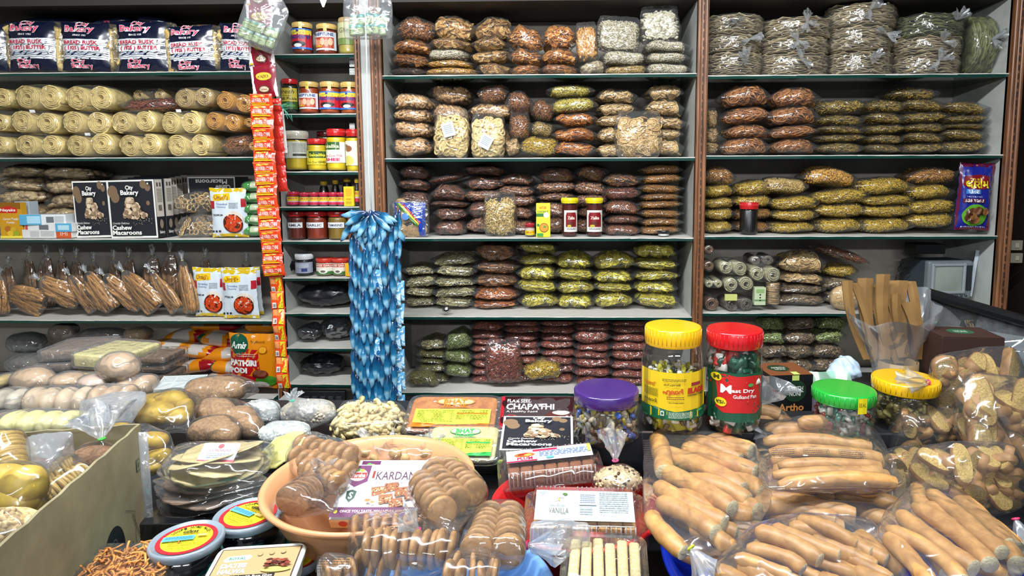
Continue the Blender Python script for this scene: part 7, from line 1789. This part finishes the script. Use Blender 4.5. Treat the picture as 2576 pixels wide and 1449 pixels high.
# ---- back left: loaves, buns and cakes
def loaf(label, x0, y0, x1, y1, Y, dep, c1, c2, part='loaf', e=.25, amp=.003, name='bread_loaf', yaw=.0, c3=None, wrap=FILM, cat='bread', seed=1):
    e = .14
    c = at((x0 + x1) / 2, (y0 + y1) / 2, Y); w, h = (x1 - x0) * Y / F, (y1 - y0) * Y / F
    # the visible height holds front face plus foreshortened top
    hh = max(h - dep * .30, h * .55)
    g = thing(name, label, cat, c + Vector((0, dep / 2, -(h - hh) / 2)), (0, RNG.uniform(-.04, .04), yaw))
    V, Fa = sup(w / 2, dep / 2, hh / 2, e, e, 40, 18); V = crinkle(V, amp, 60, seed, 5)
    link(part, MB().add((V, Fa)).mesh(part, food(c1, c2, .7, 160, .5, c3)), g)
    V2, F2 = sup(w / 2 + .008, dep / 2 + .008, hh / 2 + .007, e + .06, e + .06, 60, 30)
    fo = link('film', MB().add((crinkle(V2, .006, 60, seed, 8), F2)).mesh('film', wrap), g); return g, fo
WR = film(haze=.09, gloss=.12, rough=.12, scale=30, strength=1.0)
loaf('upper brown fruit cake slab in film, beside the yellow cake', 90, 862, 222, 906, 1.98, .16, '#5c4636', '#927a62', yaw=.1, wrap=WR, name='cake_slab', cat='cake')
loaf('lower brown fruit cake slab directly under the first one', 90, 904, 176, 934, 1.97, .14, '#4a3628', '#7c6450', wrap=WR, name='cake_slab', cat='cake', seed=2)
loaf('third brown cake slab, lowest of the brown pile', 128, 932, 176, 962, 1.96, .14, '#3c2c22', '#6a5444', wrap=WR, name='cake_slab', cat='cake', seed=3)
loaf('big pale yellow cake slab on top of its pile', 176, 866, 316, 930, 1.90, .18, '#c4b45c', '#e6dc98', yaw=-.12, wrap=WR, name='cake_slab', cat='cake', seed=4)
loaf('small yellow cake slab under the big pale yellow one', 172, 926, 252, 962, 1.89, .12, '#b89a3c', '#dcc878', wrap=WR, name='cake_slab', cat='cake', seed=5)
for i, (y0, y1) in enumerate(((890, 916), (916, 934), (934, 962), (962, 992))):
    loaf('dark cake layer pack right of the round bun, %s' % ('topmost', 'second down', 'third down', 'lowest')[i], 344 + 4 * i, y0, 414 + 2 * i, y1, 1.93, .12, '#3c2a20', '#7a624c', wrap=FILM, name='cake_slab', cat='cake', seed=6 + i)
CREAM = ('#a07a50', '#cfae86'); BW = ('#b08c60', '#dcc6a4')
def bunpack(label, x0, y0, x1, y1, Y, n, seed, rows=1, col=CREAM, ellz=1.0):
    B = Bag('bun_bag', label, 'bread bag', (x0 + x1) / 2, (y0 + y1) / 2, Y=Y)
    w = (x1 - x0) * Y / F; h = (y1 - y0) * Y / F; k = 0
    for r in range(rows):
        for i in range(n):
            px = x0 + (x1 - x0) * (i + .5) / n; py = y0 + (y1 - y0) * (r + .5) / rows
            V, Fa = sup(w / n * .56, .04, h / rows * .5 * ellz, .9, .9, 26, 14); V = crinkle(V, .003, 50, seed + k, 4); k += 1
            B.mesh('bun', MB().add((V, Fa)).mesh('bun', food(col[0], col[1], .6, 14, .2)), at(px, py, Y + RNG.uniform(-.01, .01)))
    B.film(.003, .008, 50, seed=seed, mat=WR); return B
bunpack('round sugar dusted bun in film, upright beside the yellow cake', 252, 886, 344, 962, 1.80, 1, 51)
bunpack('bag of buns at the left, below the brown cakes', 32, 924, 134, 986, 1.84, 1, 52)
bunpack('small bun bag between the left bun and round bun', 132, 938, 205, 976, 1.82, 1, 53)
bunpack('pinkish bun bag under the round dusted bun', 204, 942, 276, 976, 1.80, 1, 54, col=('#b08a74', '#d8bca4'))
bunpack('bun bag on the right of the bun heap, by white bars', 300, 942, 388, 1000, 1.80, 2, 55)
bunpack('long bag of four buns in the middle of the bun heap', 72, 972, 232, 1046, 1.68, 4, 56, col=BW)
bunpack('bag of three rounded buns right of the four bun bag', 232, 968, 342, 1040, 1.68, 3, 57)
bunpack('pale bun bag touching the left frame edge', -14, 978, 68, 1036, 1.72, 2, 58, col=('#a89a80', '#d8ccb4'))
bunpack('flat ochre bun pack at the far left under the buns', -10, 942, 30, 974, 1.86, 1, 59, col=('#8c7434', '#c8ac5c'))
bunpack('brown bread bag at the left edge above the carton', -12, 1038, 44, 1082, 1.5, 2, 60, col=('#7c5c40', '#a88860'))
bunpack('bag of pale yellow buns behind the carton', 14, 1034, 194, 1090, 1.46, 4, 61, col=('#bcae54', '#e8e098'))
B = Bag('crumpled_clear_bag', 'large empty looking clear bag crumpled above the carton corner', 'plastic bag', 290, 1040, Y=1.50)
B.pts = [np.array([list(at(x, y, Y) - B.o) for x, y, Y in ((205, 1010, 1.5), (200, 1075, 1.45), (262, 1095, 1.42), (300, 1050, 1.42), (365, 985, 1.5), (370, 1010, 1.48), (240, 1000, 1.6), (330, 1070, 1.44), (280, 1020, 1.4))] * 3)]
B.film(.002, .016, 34, seed=15, mat=FILM_W)
CKB = ('#a8841c', '#e0c23c')
B = Bag('banana_cake_bag', 'film bag of yellow and brown marbled cakes, behind the flatbreads', 'cake bag', 420, 1035, Y=1.52)
MARB = food('#5c3424', '#bc9c24', .6, 30, .3, '#ccb450')
lumps(B, [(395, 1010, 1.55, .045, .02), (430, 1008, 1.55, .045, .026), (390, 1042, 1.50, .05, .03), (440, 1046, 1.50, .036, .022), (465, 1030, 1.52, .022, .03)], MARB, 'marbled_cake', seed=9).film(.004, .010, 46, seed=62, extra=[at(480, 1090, 1.46), at(350, 1080, 1.46), at(498, 1000, 1.56)])
B = Bag('banana_cake_bag', 'second marbled cake bag tucked behind the carton corner', 'cake bag', 390, 1120, Y=1.32)
lumps(B, [(300, 1085, 1.34, .03, .018), (385, 1110, 1.32, .035, .02), (400, 1150, 1.30, .03, .02), (380, 1175, 1.28, .025, .015)], MARB, 'marbled_cake', seed=10).film(.004, .009, 46, seed=63)
OATM = food('#6a4c30', '#a8845c', .8, 160, .9, '#b89470')
for i, (lab, pts, ex) in enumerate((('brown seeded loaf bag with its film mouth pointing up right', [(530, 985, 1.72, .05, .022), (570, 978, 1.74, .04, .022)], [(640, 958, 1.7), (652, 985, 1.7), (498, 1010, 1.66)]),
        ('brown seeded loaf bag slanting down right, in front of the first', [(540, 1035, 1.56, .04, .02), (585, 1055, 1.52, .045, .02), (622, 1072, 1.50, .03, .018)], [(655, 1098, 1.46), (500, 1012, 1.6), (640, 1040, 1.5)]),
        ('rounded brown seeded loaf bag at the bottom of the brown group', [(530, 1082, 1.46, .038, .02), (560, 1090, 1.44, .03, .018)], [(500, 1108, 1.42), (590, 1105, 1.42)]))):
    B = Bag('seeded_loaf_bag', lab, 'bread bag', pts[0][0], pts[0][1], Y=pts[0][2])
    lumps(B, [(x, y, Y_, a_ * 1.35, b_ * 1.6) for x, y, Y_, a_, b_ in pts], OATM, 'seeded_loaf', seed=20 + i).film(.004, .009, 44, seed=70 + i, extra=[at(*e) for e in ex])
WCH = food('#8c9088', '#c4c8c0', .7, 160, .5, '#dcdeda')
for i, (lab, x0, y0, x1, y1, Y, col) in enumerate((('white crumbly snack bag, left of the pale grey pair', 600, 1000, 712, 1082, 1.6, WCH), ('grey nuts bag with a mint green tie', 700, 998, 856, 1078, 1.6, food('#7c7464', '#b4ac9c', .7, 120, .5)),
        ('white puffed snack bag just above the peach basin rim', 646, 1058, 790, 1118, 1.44, WCH))):
    B = Bag('white_snack_bag', lab, 'snack bag', (x0 + x1) / 2, (y0 + y1) / 2, Y=Y); w, h = (x1 - x0) * Y / F, (y1 - y0) * Y / F
    m = MB().add(sup(w * .44, .035, h * .42, .7, .7, 24, 12)); rs = np.random.RandomState(i); bq = ball(6, 4, .007, .006, .005)
    for k in range(260):
        v = rs.randn(3); v /= np.linalg.norm(v); v[1] = -abs(v[1]); m.add(bq, 0, v * [w * .45, .037, h * .43], rot_to(v, rs))
    B.mesh('pale_pieces', m.mesh('pale_pieces', col), at((x0 + x1) / 2, (y0 + y1) / 2, Y), kind='stuff')
    B.film(.004, .010, 44, seed=80 + i, mat=FILM_W)
    if i == 1: B.tie(at(735, 1008, 1.56), (0, 0, 1), .02, .03, '#58c8a0')
B = Bag('cashew_bag', 'flat clear bag of pale cashew nuts behind the peach basin', 'snack bag', 940, 1048, Y=1.55)
me, fm2, (W, Dp, H), lo, hi = filling('cashew', 'flat', 0)
B.mesh('cashews', me, at(938, 1052, 1.58), (math.radians(8), 0, 0), (.98, .9, 1.1), kind='stuff'); B.film(.003, .006, 50, seed=90, extra=[at(865, 1005, 1.7), at(1000, 1010, 1.7), at(1018, 1060, 1.5)])
# ---- flat printed packs behind the basin
def flatpack(cx, cy, Y, w, d, h, label, art, body, tilt, yaw=0., name='chikki_pack'):
    c = at(cx, cy, Y); g = thing(name, label, 'pack', c, (math.radians(tilt), 0, yaw))
    V, Fa = sup(w / 2, d / 2, h / 2, .3, .2, 40, 12); link('contents', MB().add((crinkle(V, .0015, 80, 3), Fa)).mesh('contents', body), g)
    fn = lambda u, v, k: np.stack([(u - .5) * w * .94, (v - .5) * d * .94, h / 2 + .0022 + k + .0007 * np.sin(u * 30 + v * 12)], -1)
    art.put('printed_label', fn, g, .0003, smooth=True)
    V2, F2 = sup(w / 2 + .012, d / 2 + .008, h / 2 + .004, .5, .25, 60, 16); link('film', MB().add((crinkle(V2, .003, 70, 4), F2)).mesh('film', FILM), g); return g
def bhat(c1, c2, top, yl='#c8d040'):
    P = Print(230, 130)
    P.ell(118, 24, 56, 15, c1).ell(118, 24, 53, 13, top).ell(118, 24, 50, 11.5, '#e0d088' if c1 != '#2f9a4a' else '#c8e0a8').text('BHAT', 84, 15, 150, 33, c1, .05).text('HOUSE', 86, 37, 150, 46, c1, .03).rect(76, 47, 160, 49, c1, 4, 1)
    P.rect(10, 56, 222, 118, yl).lines(18, 62, 120, 110, 8, '#6a7c20', 1).lines(128, 62, 214, 100, 6, '#6a7c20', 2).rect(128, 72, 214, 77, c1, 4, 1).poly([(10, 110), (120, 122), (222, 112), (222, 128), (10, 128)], c1); return P
flatpack(1140, 1044, 1.58, .225, .125, .018, 'orange printed flat pack behind peach basin, upper of two', bhat('#c8701c', '#d8a02c', '#d88c2c'), food('#8a4a20', '#b87a40', .4, 60, .3), 22)
flatpack(1165, 1118, 1.38, .155, .105, .016, 'green printed flat pack partly behind the basin rim', bhat('#2f9a4a', '#a8d050', '#b8d890', '#bcd048'), food('#9c9460', '#c8c090', .4, 60, .3), 20)
P = Print(220, 90); P.rect(0, 0, 220, 90, SHEEN('#2c0d10')).rect(0, 0, 10, 90, SHEEN('#b01828')).text('FLAX SEEDS', 18, 8, 100, 18, '#c8c4c0', .02).text('CHAPATHI', 16, 21, 160, 38, '#dcd8d4', .03).text('A Healthy Food', 18, 41, 110, 48, '#c8c4c0', .01).ell(36, 62, 18, 9, '#b02430').ell(36, 62, 15, 7, '#2c0d10').text('VEG', 28, 59, 44, 65, '#c8c4c0', .03).ell(170, 60, 40, 16, '#4a1a14').ell(180, 48, 26, 6, '#b8a8a0').ell(165, 66, 26, 8, '#6a2c20')
flatpack(1352, 1046, 1.60, .205, .12, .02, 'dark maroon flatbread pack with white lettering', P, pm('#3c0d14', .3, coat=.4), 24, name='chapathi_pack')
lying_box(1352, 1102, 1.42, .165, .12, .03, 'black macaroon carton lying on its back near the purple lid', MAC, None, 0., math.radians(16), pm('#d8d6d0', .4), 'macaroon_box')
# ---- jars on the counter
def cjar(px, pyb, Y, rpx, hpx, label, **kw):
    c = at(px, pyb, Y); c.z = 1.0315; return jar_at(tuple(c), rpx * Y / F, hpx * Y / F, label, **kw)
EL = Print(300, 260); EL.rect(0, 0, 300, 260, '#d8b81c').poly([(0, 200), (60, 196), (150, 214), (240, 206), (300, 208), (300, 260), (0, 260)], '#0f5c3c')
EL.text('एलादि', 14, 60, 64, 88, '#b8601c', .02).text('ഏലാദി', 92, 86, 186, 124, '#b8301c', .03).text('ELADI', 208, 84, 284, 116, '#b02a1c', .08).text('CHEWABLE TABLET', 206, 120, 288, 130, '#2c2c20', .03).rect(224, 56, 268, 74, '#8a2430').lines(14, 96, 70, 140, 6, '#4a4a20', 2).text('ഇലാദി', 14, 150, 66, 176, '#3a3a1c', .02)
EL.text('കർപൂരാദി', 96, 58, 170, 74, '#3a2c1c', .02).lines(90, 34, 200, 50, 2, '#4a4420', 5).lines(110, 130, 190, 150, 2, '#6a3c20', 6).text('Net. Weight: 625gm', 120, 160, 190, 168, '#3a3a1c', .02).lines(120, 216, 230, 250, 5, '#c8d4cc', 7).rect(84, 212, 100, 238, '#c8d4cc').ell(92, 225, 5, 8, '#0f5c3c').ell(262, 212, 16, 6, '#4a9a4c')
SW = [('#c8b81c', .5), ('#d4d0c8', .4), ('#8a1c20', .4)]
def sweets(rx, h, n, seed, cols, gid='wrapped_sweets', s=.012):
    rs = np.random.RandomState(seed); m = MB().add(lathe([(.001, 0), (rx * .72, 0), (rx * .72, h * .86), (.001, h * .9)], 20)); mats = [pm(c, .3, coat=.4) for c in cols]
    for k in range(n):
        a = rs.uniform(0, 6.28); q = rx * rs.uniform(.72, .90) if k % 4 else rx * rs.rand() * .8; z = rs.uniform(.04, .93) * h if k % 4 else h * rs.uniform(.86, .96)
        V, Fa = rbox(s * 1.5, s * .9, s * .6, .002, seg=1); m.add((V, Fa), rs.randint(len(mats)), (q * math.cos(a), q * math.sin(a), z), tuple(rs.uniform(0, 3, 3)))
    return m.mesh(gid, mats)
def filljar(g, me, part): link(part, me, g, (0, 0, .006), kind='stuff'); return g
g = cjar(1689, 1072, 1.40, 79, 265, 'tall jar with yellow lid and yellow label on the counter', lid='#d8a814', fill=None, lab=EL, lidh=.16, neck=.83, shoulder=.2, labz=(.17, .62), even=True, laba=(-76, 76), name='sweet_jar', glass=True)
filljar(g, sweets(.064, .135, 420, 3, ('#c8c43a', '#b8b4ac', '#8a8420', '#dcdcd4', '#3c3a1c')), 'wrapped_sweets')
MD = Print(300, 260); MD.rect(0, 0, 300, 260, '#0f4a34').poly([(30, 20), (60, 6), (130, 16), (220, 12), (270, 20), (276, 60), (268, 120), (276, 190), (240, 216), (150, 208), (60, 214), (28, 190), (36, 120), (28, 60)], '#b8181c')
MD.ell(30, 28, 22, 22, '#c8b41c').text('M', 18, 16, 42, 40, '#3c3a14', .04).text('M', 48, 62, 100, 108, '#e4e0dc', .02).text('ast Dry', 100, 80, 224, 106, '#e4e0dc', .03).text('Gulkand Pan', 108, 112, 236, 132, '#dcd4d0', .02).ell(52, 158, 26, 24, '#d8c41c').text('₹5/-', 32, 148, 72, 168, '#2a2a1c', .04).ell(200, 60, 16, 9, '#3c9a4c', 10)
g = cjar(1842, 1066, 1.40, 69, 258, 'tall jar with red lid and red and green label', lid='#b8141c', fill=None, lab=MD, lidh=.15, neck=.93, shoulder=.12, labz=(.14, .62), even=True, laba=(-76, 76), name='sweet_jar')
filljar(g, sweets(.056, .172, 300, 4, ('#1c5a44', '#b02a24', '#16402c', '#c8c4bc'), s=.019), 'wrapped_sweets')
g = cjar(1524, 1142, 1.34, 86, 128, 'wide squat jar with dark purple lid, holding wrapped sweets', lid='#3c2468', fill=None, lidh=.24, neck=.9, shoulder=.14, name='sweet_jar', ribs=False)
filljar(g, sweets(.068, .085, 300, 5, ('#6a5a44', '#c8bca0', '#2a2826', '#8c8a80', '#3c62b8', '#a89a3c'), s=.013), 'wrapped_sweets')
g = cjar(2116, 1118, 1.38, 74, 112, 'wide clear jar with green lid and yellow tape', lid='#1f9a34', fill=None, lidh=.26, neck=.95, shoulder=.08, name='sweet_jar', tape='#d8c81c')
filljar(g, sweets(.06, .055, 120, 6, ('#b8b8b0', '#4a7a6a', '#8c2c28'), s=.013), 'wrapped_sweets')
g = cjar(2268, 1130, 1.42, 76, 122, 'wide clear jar with yellow lid, next to the green lidded one', lid='#d0a410', fill=None, lidh=.24, neck=.95, shoulder=.08, name='sweet_jar')
filljar(g, sweets(.06, .05, 120, 7, ('#6a6230', '#a8a060', '#3c3a20'), s=.013), 'wrapped_sweets')
P = Print(120, 120); P.rect(0, 0, 120, 120, '#0e0f11').text('AMRITH', 46, 30, 92, 42, '#b8b8b0', .02).text('NONI', 50, 44, 88, 56, '#b8b8b0', .02).ell(70, 42, 32, 30, '#16301f').text('AMRITH', 48, 30, 92, 41, '#c4c8c0', .02).text('NONI', 54, 45, 86, 56, '#c4c8c0', .02).text('Artho', 24, 76, 96, 96, '#b87a44', .03).text('Plus', 44, 102, 76, 116, '#c8ccd0', .02).rect(60, 0, 80, 14, '#a8b860')
PT2 = Print(120, 90); PT2.rect(0, 0, 120, 90, '#6a3c22').ell(50, 40, 30, 24, '#16301f').text('AMRITH', 30, 32, 70, 42, '#a8a89c', .02).text('NONI', 36, 44, 64, 54, '#a8a89c', .02).rect(66, 70, 84, 90, '#a8b860')
c = at(1984, 1000, 1.52); g = thing('tonic_box', 'black box with copper lettering and brown top behind breadsticks', 'box', c + Vector((0, .05, 0)), (0, 0, .12))
link('body', MB().add(rbox(.108, .10, .112, .001, seg=1)).mesh('body', pm('#0e0f11', .35), False), g); P.put('printed_front', on_plane(.108, .112, (0, -.05, 0)), g, .0002); PT2.put('printed_top', on_plane(.108, .1, (0, 0, .056), (1, 0, 0), (0, 1, 0), (0, 0, 1)), g, .0002)
PT3 = Print(120, 60); PT3.rect(0, 0, 120, 60, '#3c2620').ell(60, 26, 26, 14, '#2c5a3c').text('NONI', 48, 21, 72, 32, '#a8b8a8', .02)
lying_box(2414, 908, 1.72, .155, .12, .16, 'dark brown box with green oval behind the top rusk bag', PT3, None, -.08, 0, pm('#33201c', .4), 'tonic_box')
# ---- stand of kraft paper bags in a clear bag
B = Bag('paper_bag_holder', 'clear bag holding a bunch of upright brown paper bags', 'bag holder', 2250, 900, Y=1.75)
KP = pm('#8a683a', .7, .2); rs = np.random.RandomState(3)
for i, (x0, y0, x1, y1, w, t) in enumerate(((2128, 706, 2180, 905, 26, .1), (2150, 712, 2195, 910, 22, .0), (2176, 700, 2205, 905, 40, .05), (2196, 716, 2225, 905, 44, -.05), (2222, 690, 2240, 900, 34, .0), (2240, 722, 2262, 905, 46, .1), (2262, 706, 2275, 900, 50, -.1), (2290, 708, 2300, 890, 28, .0), (2250, 740, 2290, 905, 24, .2), (2290, 760, 2310, 905, 40, -.2), (2228, 770, 2262, 915, 40, .0))):
    a, b = at(x0, y0, 1.75 + .012 * (i % 4)), at(x1, y1, 1.77 + .006 * (i % 3)); n = 10; ww = w * 1.75 / F; L = (a - b).length
    rows = []
    for k in range(n):
        q = k / (n - 1); p = a.lerp(b, q) - B.o; bend = .012 * math.sin(q * PI) * (1 if i % 2 else -1) + t * .03 * (1 - q) ** 2
        f = 1 - .35 * q; rows.append([(p.x + bend - ww / 2 * f, p.y - .002, p.z), (p.x + bend, p.y - .004 * (1 - q) - .002, p.z + .002), (p.x + bend + ww / 2 * f, p.y - .001, p.z), (p.x + bend + ww / 2 * f, p.y + .003, p.z), (p.x + bend, p.y + .004, p.z), (p.x + bend - ww / 2 * f, p.y + .003, p.z)])
    V, Fa = loft(np.array(rows), True, False); link('paper_bag', MB().add((V, Fa)).mesh('paper_bag', KP, False), B.g)
hp = lambda x, y, Y=1.72: np.array(list(at(x, y, Y) - B.o))
rings = []
for (y, xc, r) in ((770, 2252, 118), (800, 2250, 112), (840, 2250, 92), (875, 2250, 70), (910, 2252, 58), (950, 2255, 54), (985, 2255, 60)):
    ring = []
    for j in range(40):
        a_ = j / 40 * 2 * PI; rr_ = r * (1 + .10 * math.sin(5 * a_ + y * .02) * (1 if y < 850 else .3) + .05 * math.sin(9 * a_))
        p = at(xc + rr_ * math.cos(a_), y + ((-48 if y < 790 else -24) * math.sin(a_) + 10 * math.sin(5 * a_) if y < 810 else 0), 1.77 + rr_ * 1.75 / F * .55 * math.sin(a_)); ring.append(list(p - B.o))
    rings.append(ring)
V, Fa = loft(np.array(rings), True, False); link('clear_bag', MB().add((crinkle(V, .006, 40, 3), Fa)).mesh('clear_bag', film(haze=.12, gloss=.12, rough=.12, scale=16, strength=.8)), B.g)
link('inner_tin', MB().add(lathe([(.001, -.0), (.052, 0), (.052, .09), (.05, .09), (.05, .002)], 32)).mesh('inner_tin', pm('#8a7250', .5)), B.g, at(2255, 985, 1.77) - B.o)
B = Bag('carrier_bag', 'pale blue white plastic bag slumped beside the paper bag holder', 'plastic bag', 2118, 935, Y=1.72)
V, Fa = sup(.058, .04, .056, 1.1, 1, 60, 34); V = crinkle(V, .045, 26, 4, 6); V = crinkle(V, .012, 90, 9, 7); V[:, 0] *= 1 - .45 * np.clip(V[:, 2] / .05, -1, 1)
link('bag', MB().add((V, Fa)).mesh('bag', pm('#a9bccb', .35, coat=.2)), B.g)
B = Bag('mint_wrapper', 'flat mint green film lying behind the green lidded jar', 'wrapper', 2085, 965, Y=1.62)
V, Fa = grid(.12, .05, 14, 8, lambda X, Z: .004 * np.sin(X * 80) + Z * .9); link('wrapper', MB().add((V, Fa)).mesh('wrapper', film('#c8ecd4', .4, .1, .2, 20, .6, '#9cc8ac')), B.g)
B = Bag('lilac_wrapper', 'small lilac patterned wrapper between black box and green lid', 'wrapper', 2046, 1010, Y=1.56)
V, Fa = grid(.03, .05, 8, 8, lambda X, Z: .004 * np.sin(X * 120 + Z * 60)); link('wrapper', MB().add((V, Fa)).mesh('wrapper', pm('#b49cc4', .4)), B.g)
# ---- glass case at the right with black rail
a, b = at(2336, 738, 2.35), at(2640, 826, 1.95); d = b - a
g = thing('glass_case', 'glass partition with a thick black top rail at the right', 'glass case', a)
link('top_rail', MB().add(tube([(0, 0, 0), tuple(d)], .019, 8)).mesh('top_rail', pm('#121417', .35), False), g)
link('end_post', MB().add(box(.02, .02, .42, (0, 0, -.21))).mesh('end_post', pm('#17191c', .4), False), g)
dn = Vector((0, 0, -.45))
def quad(p, q, th=.004):
    p, q = Vector(p), Vector(q); n = Vector((-(q - p).y, (q - p).x, 0)).normalized() * th
    V = [p, q, q + dn, p + dn, p + n, q + n, q + dn + n, p + dn + n]; return np.array([tuple(v) for v in V]), [np.array([[0, 1, 2, 3], [7, 6, 5, 4], [0, 4, 5, 1], [1, 5, 6, 2], [2, 6, 7, 3], [3, 7, 4, 0]])]
link('glass_pane', MB().add(quad((0, 0, 0), tuple(d))).mesh('glass_pane', clear('#eef2f0', .03, .03, 0)), g)
NP = wall_mat('faded_newsprint', '#b0a6b6', '#eee8f2', 34)
link('newsprint_lining', MB().add(quad((.01, .035, -.01), tuple(d + Vector((.01, .035, -.01))), .001)).mesh('newsprint_lining', NP, False), g, label='faded pinkish newsprint behind the glass')
a2 = at(2380, 858, 1.86) ; b2 = at(2640, 905, 1.66); d2 = b2 - a2
g = thing('glass_divider', 'lower clear glass divider standing in front of the case', 'glass panel', a2)
dn = Vector((0, 0, -.12)); link('pane', MB().add(quad((0, 0, .05), tuple(d2 + Vector((0, 0, .05))))).mesh('pane', clear('#cfdcdc', .08, .03, .10)), g)
# ---- orange flour packets on the bottom shelf, left bay
def pathiri(full=True):
    P = Print(120, 140); og = SHEEN('#cc7c10'); P.rect(0, 0, 120, 140, og, 12, 12).poly([(0, 40), (28, 34), (80, 38), (84, 100), (60, 128), (0, 134)], SHEEN('#a8141c')).ell(28, 26, 26, 26, SHEEN('#0f4a34')).text('Amis', 6, 18, 50, 36, SHEEN('#e0e4dc'), .03, .3)
    P.text('PATHIRI', 2, 64, 76, 80, SHEEN('#e8e4e0'), .06).text('PODI', 2, 84, 50, 99, SHEEN('#e8e4e0'), .06).lines(22, 48, 74, 58, 2, SHEEN('#d8b0a0'), 2).lines(2, 104, 30, 120, 3, SHEEN('#d8a090'), 3).ell(92, 38, 11, 10, SHEEN('#b05c10')).ell(92, 38, 9, 8, SHEEN('#d89a24')).text('Traditional', 60, 14, 96, 20, SHEEN('#4a2c10'))
    P.ell(96, 118, 26, 14, SHEEN('#3c7a24')).ell(84, 100, 20, 12, SHEEN('#5c1c14')).ell(84, 97, 17, 9, SHEEN('#7c4430')).ell(80, 128, 24, 8, SHEEN('#b8b0a8')); return P
PTH = pathiri(); OGM = SHEEN('#cc7c10')
c, w, h = place_px(573, 842, 692, 982, -.02, .04); g = thing('flour_packet', 'upright orange and red rice flour packet, fully visible at the front', 'packet', c, (.03, .02, 0)); pouch(w, h, .05, OGM, PTH, 31, g, .0018)
for i, (x0, y0, x1, y1, t, b) in enumerate(((360, 868, 490, 910, .1, .06), (405, 838, 520, 880, -.1, .14), (490, 846, 600, 885, .12, .10), (430, 878, 540, 912, .12, .05), (500, 888, 592, 924, -.05, .05), (440, 915, 540, 950, -.14, .02), (520, 918, 596, 952, .1, .02), (470, 812, 600, 845, 0, .18), (610, 808, 692, 850, 0, .12), (510, 950, 590, 980, .1, .0), (380, 905, 450, 945, .3, .06))):
    c, w, h = place_px(x0, y0, x1, y1, b, .10); g = thing('flour_packet', 'orange flour packet lying in the pile, %s' % ('leftmost at mid height', 'upper left one', 'upper middle one', 'central one touching two others', 'right of the central one', 'lower left one', 'lower right, beside upright packet', 'at the very back under the shelf', 'at the back above the upright packet', 'lowest, behind the white bars', 'slanting at the left end')[i], 'packet', c, (0, t, 0))
    V, Fa = sup(w / 2, .06, h / 2, .9, .5, 34, 16); V = crinkle(V, .006, 45, i, 6); me = MB().add((V, Fa)).mesh('wrapper', [OGM, SHEEN('#b8b0a8'), SHEEN('#8a1018'), SHEEN('#0f4a34')])
    rs = np.random.RandomState(i); s1, s2 = rs.uniform(-.3, .3), rs.uniform(-.2, .2)
    me.polygons.foreach_set('material_index', np.array([1 if abs(p.center.x / w - s1) < .16 and p.center.z / h > s2 - .1 else 2 if p.center.x / w - s1 > .3 else 3 if (i % 4 == 2 and p.center.x / w < -.3) else 0 for p in me.polygons], dtype=np.int32)); link('wrapper', me, g)
PWB = Print(120, 50); PWB.rect(0, 0, 120, 50, '#b8bcb8')
for k in range(3): PWB.rect(3 + 39 * k, 3, 38 + 39 * k, 23, '#a4acac').rect(3 + 39 * k, 27, 38 + 39 * k, 47, '#acb2b2').line([(6 + 39 * k, 6), (34 + 39 * k, 20)], 1, '#c4c8c8').line([(6 + 39 * k, 44), (34 + 39 * k, 30)], 1, '#8a9494')
c = at(458, 978, 1.86); g = thing('white_bar_pack', 'bundle of six white wrapped bars before the orange packets', 'pack', c, (.15, .03, .25)); link('bars', MB().add(rbox(.125, .09, .045, .003)).mesh('bars', pm('#bcbcb0', .4), False), g); PWB.put('wrapped_front', on_plane(.125, .045, (0, -.045, 0)), g, .0002); PWB.put('wrapped_top', on_plane(.125, .09, (0, 0, .0225), (1, 0, 0), (0, 1, 0), (0, 0, 1)), g, .0002)
# dim goods at the back of the left bay's bottom shelf
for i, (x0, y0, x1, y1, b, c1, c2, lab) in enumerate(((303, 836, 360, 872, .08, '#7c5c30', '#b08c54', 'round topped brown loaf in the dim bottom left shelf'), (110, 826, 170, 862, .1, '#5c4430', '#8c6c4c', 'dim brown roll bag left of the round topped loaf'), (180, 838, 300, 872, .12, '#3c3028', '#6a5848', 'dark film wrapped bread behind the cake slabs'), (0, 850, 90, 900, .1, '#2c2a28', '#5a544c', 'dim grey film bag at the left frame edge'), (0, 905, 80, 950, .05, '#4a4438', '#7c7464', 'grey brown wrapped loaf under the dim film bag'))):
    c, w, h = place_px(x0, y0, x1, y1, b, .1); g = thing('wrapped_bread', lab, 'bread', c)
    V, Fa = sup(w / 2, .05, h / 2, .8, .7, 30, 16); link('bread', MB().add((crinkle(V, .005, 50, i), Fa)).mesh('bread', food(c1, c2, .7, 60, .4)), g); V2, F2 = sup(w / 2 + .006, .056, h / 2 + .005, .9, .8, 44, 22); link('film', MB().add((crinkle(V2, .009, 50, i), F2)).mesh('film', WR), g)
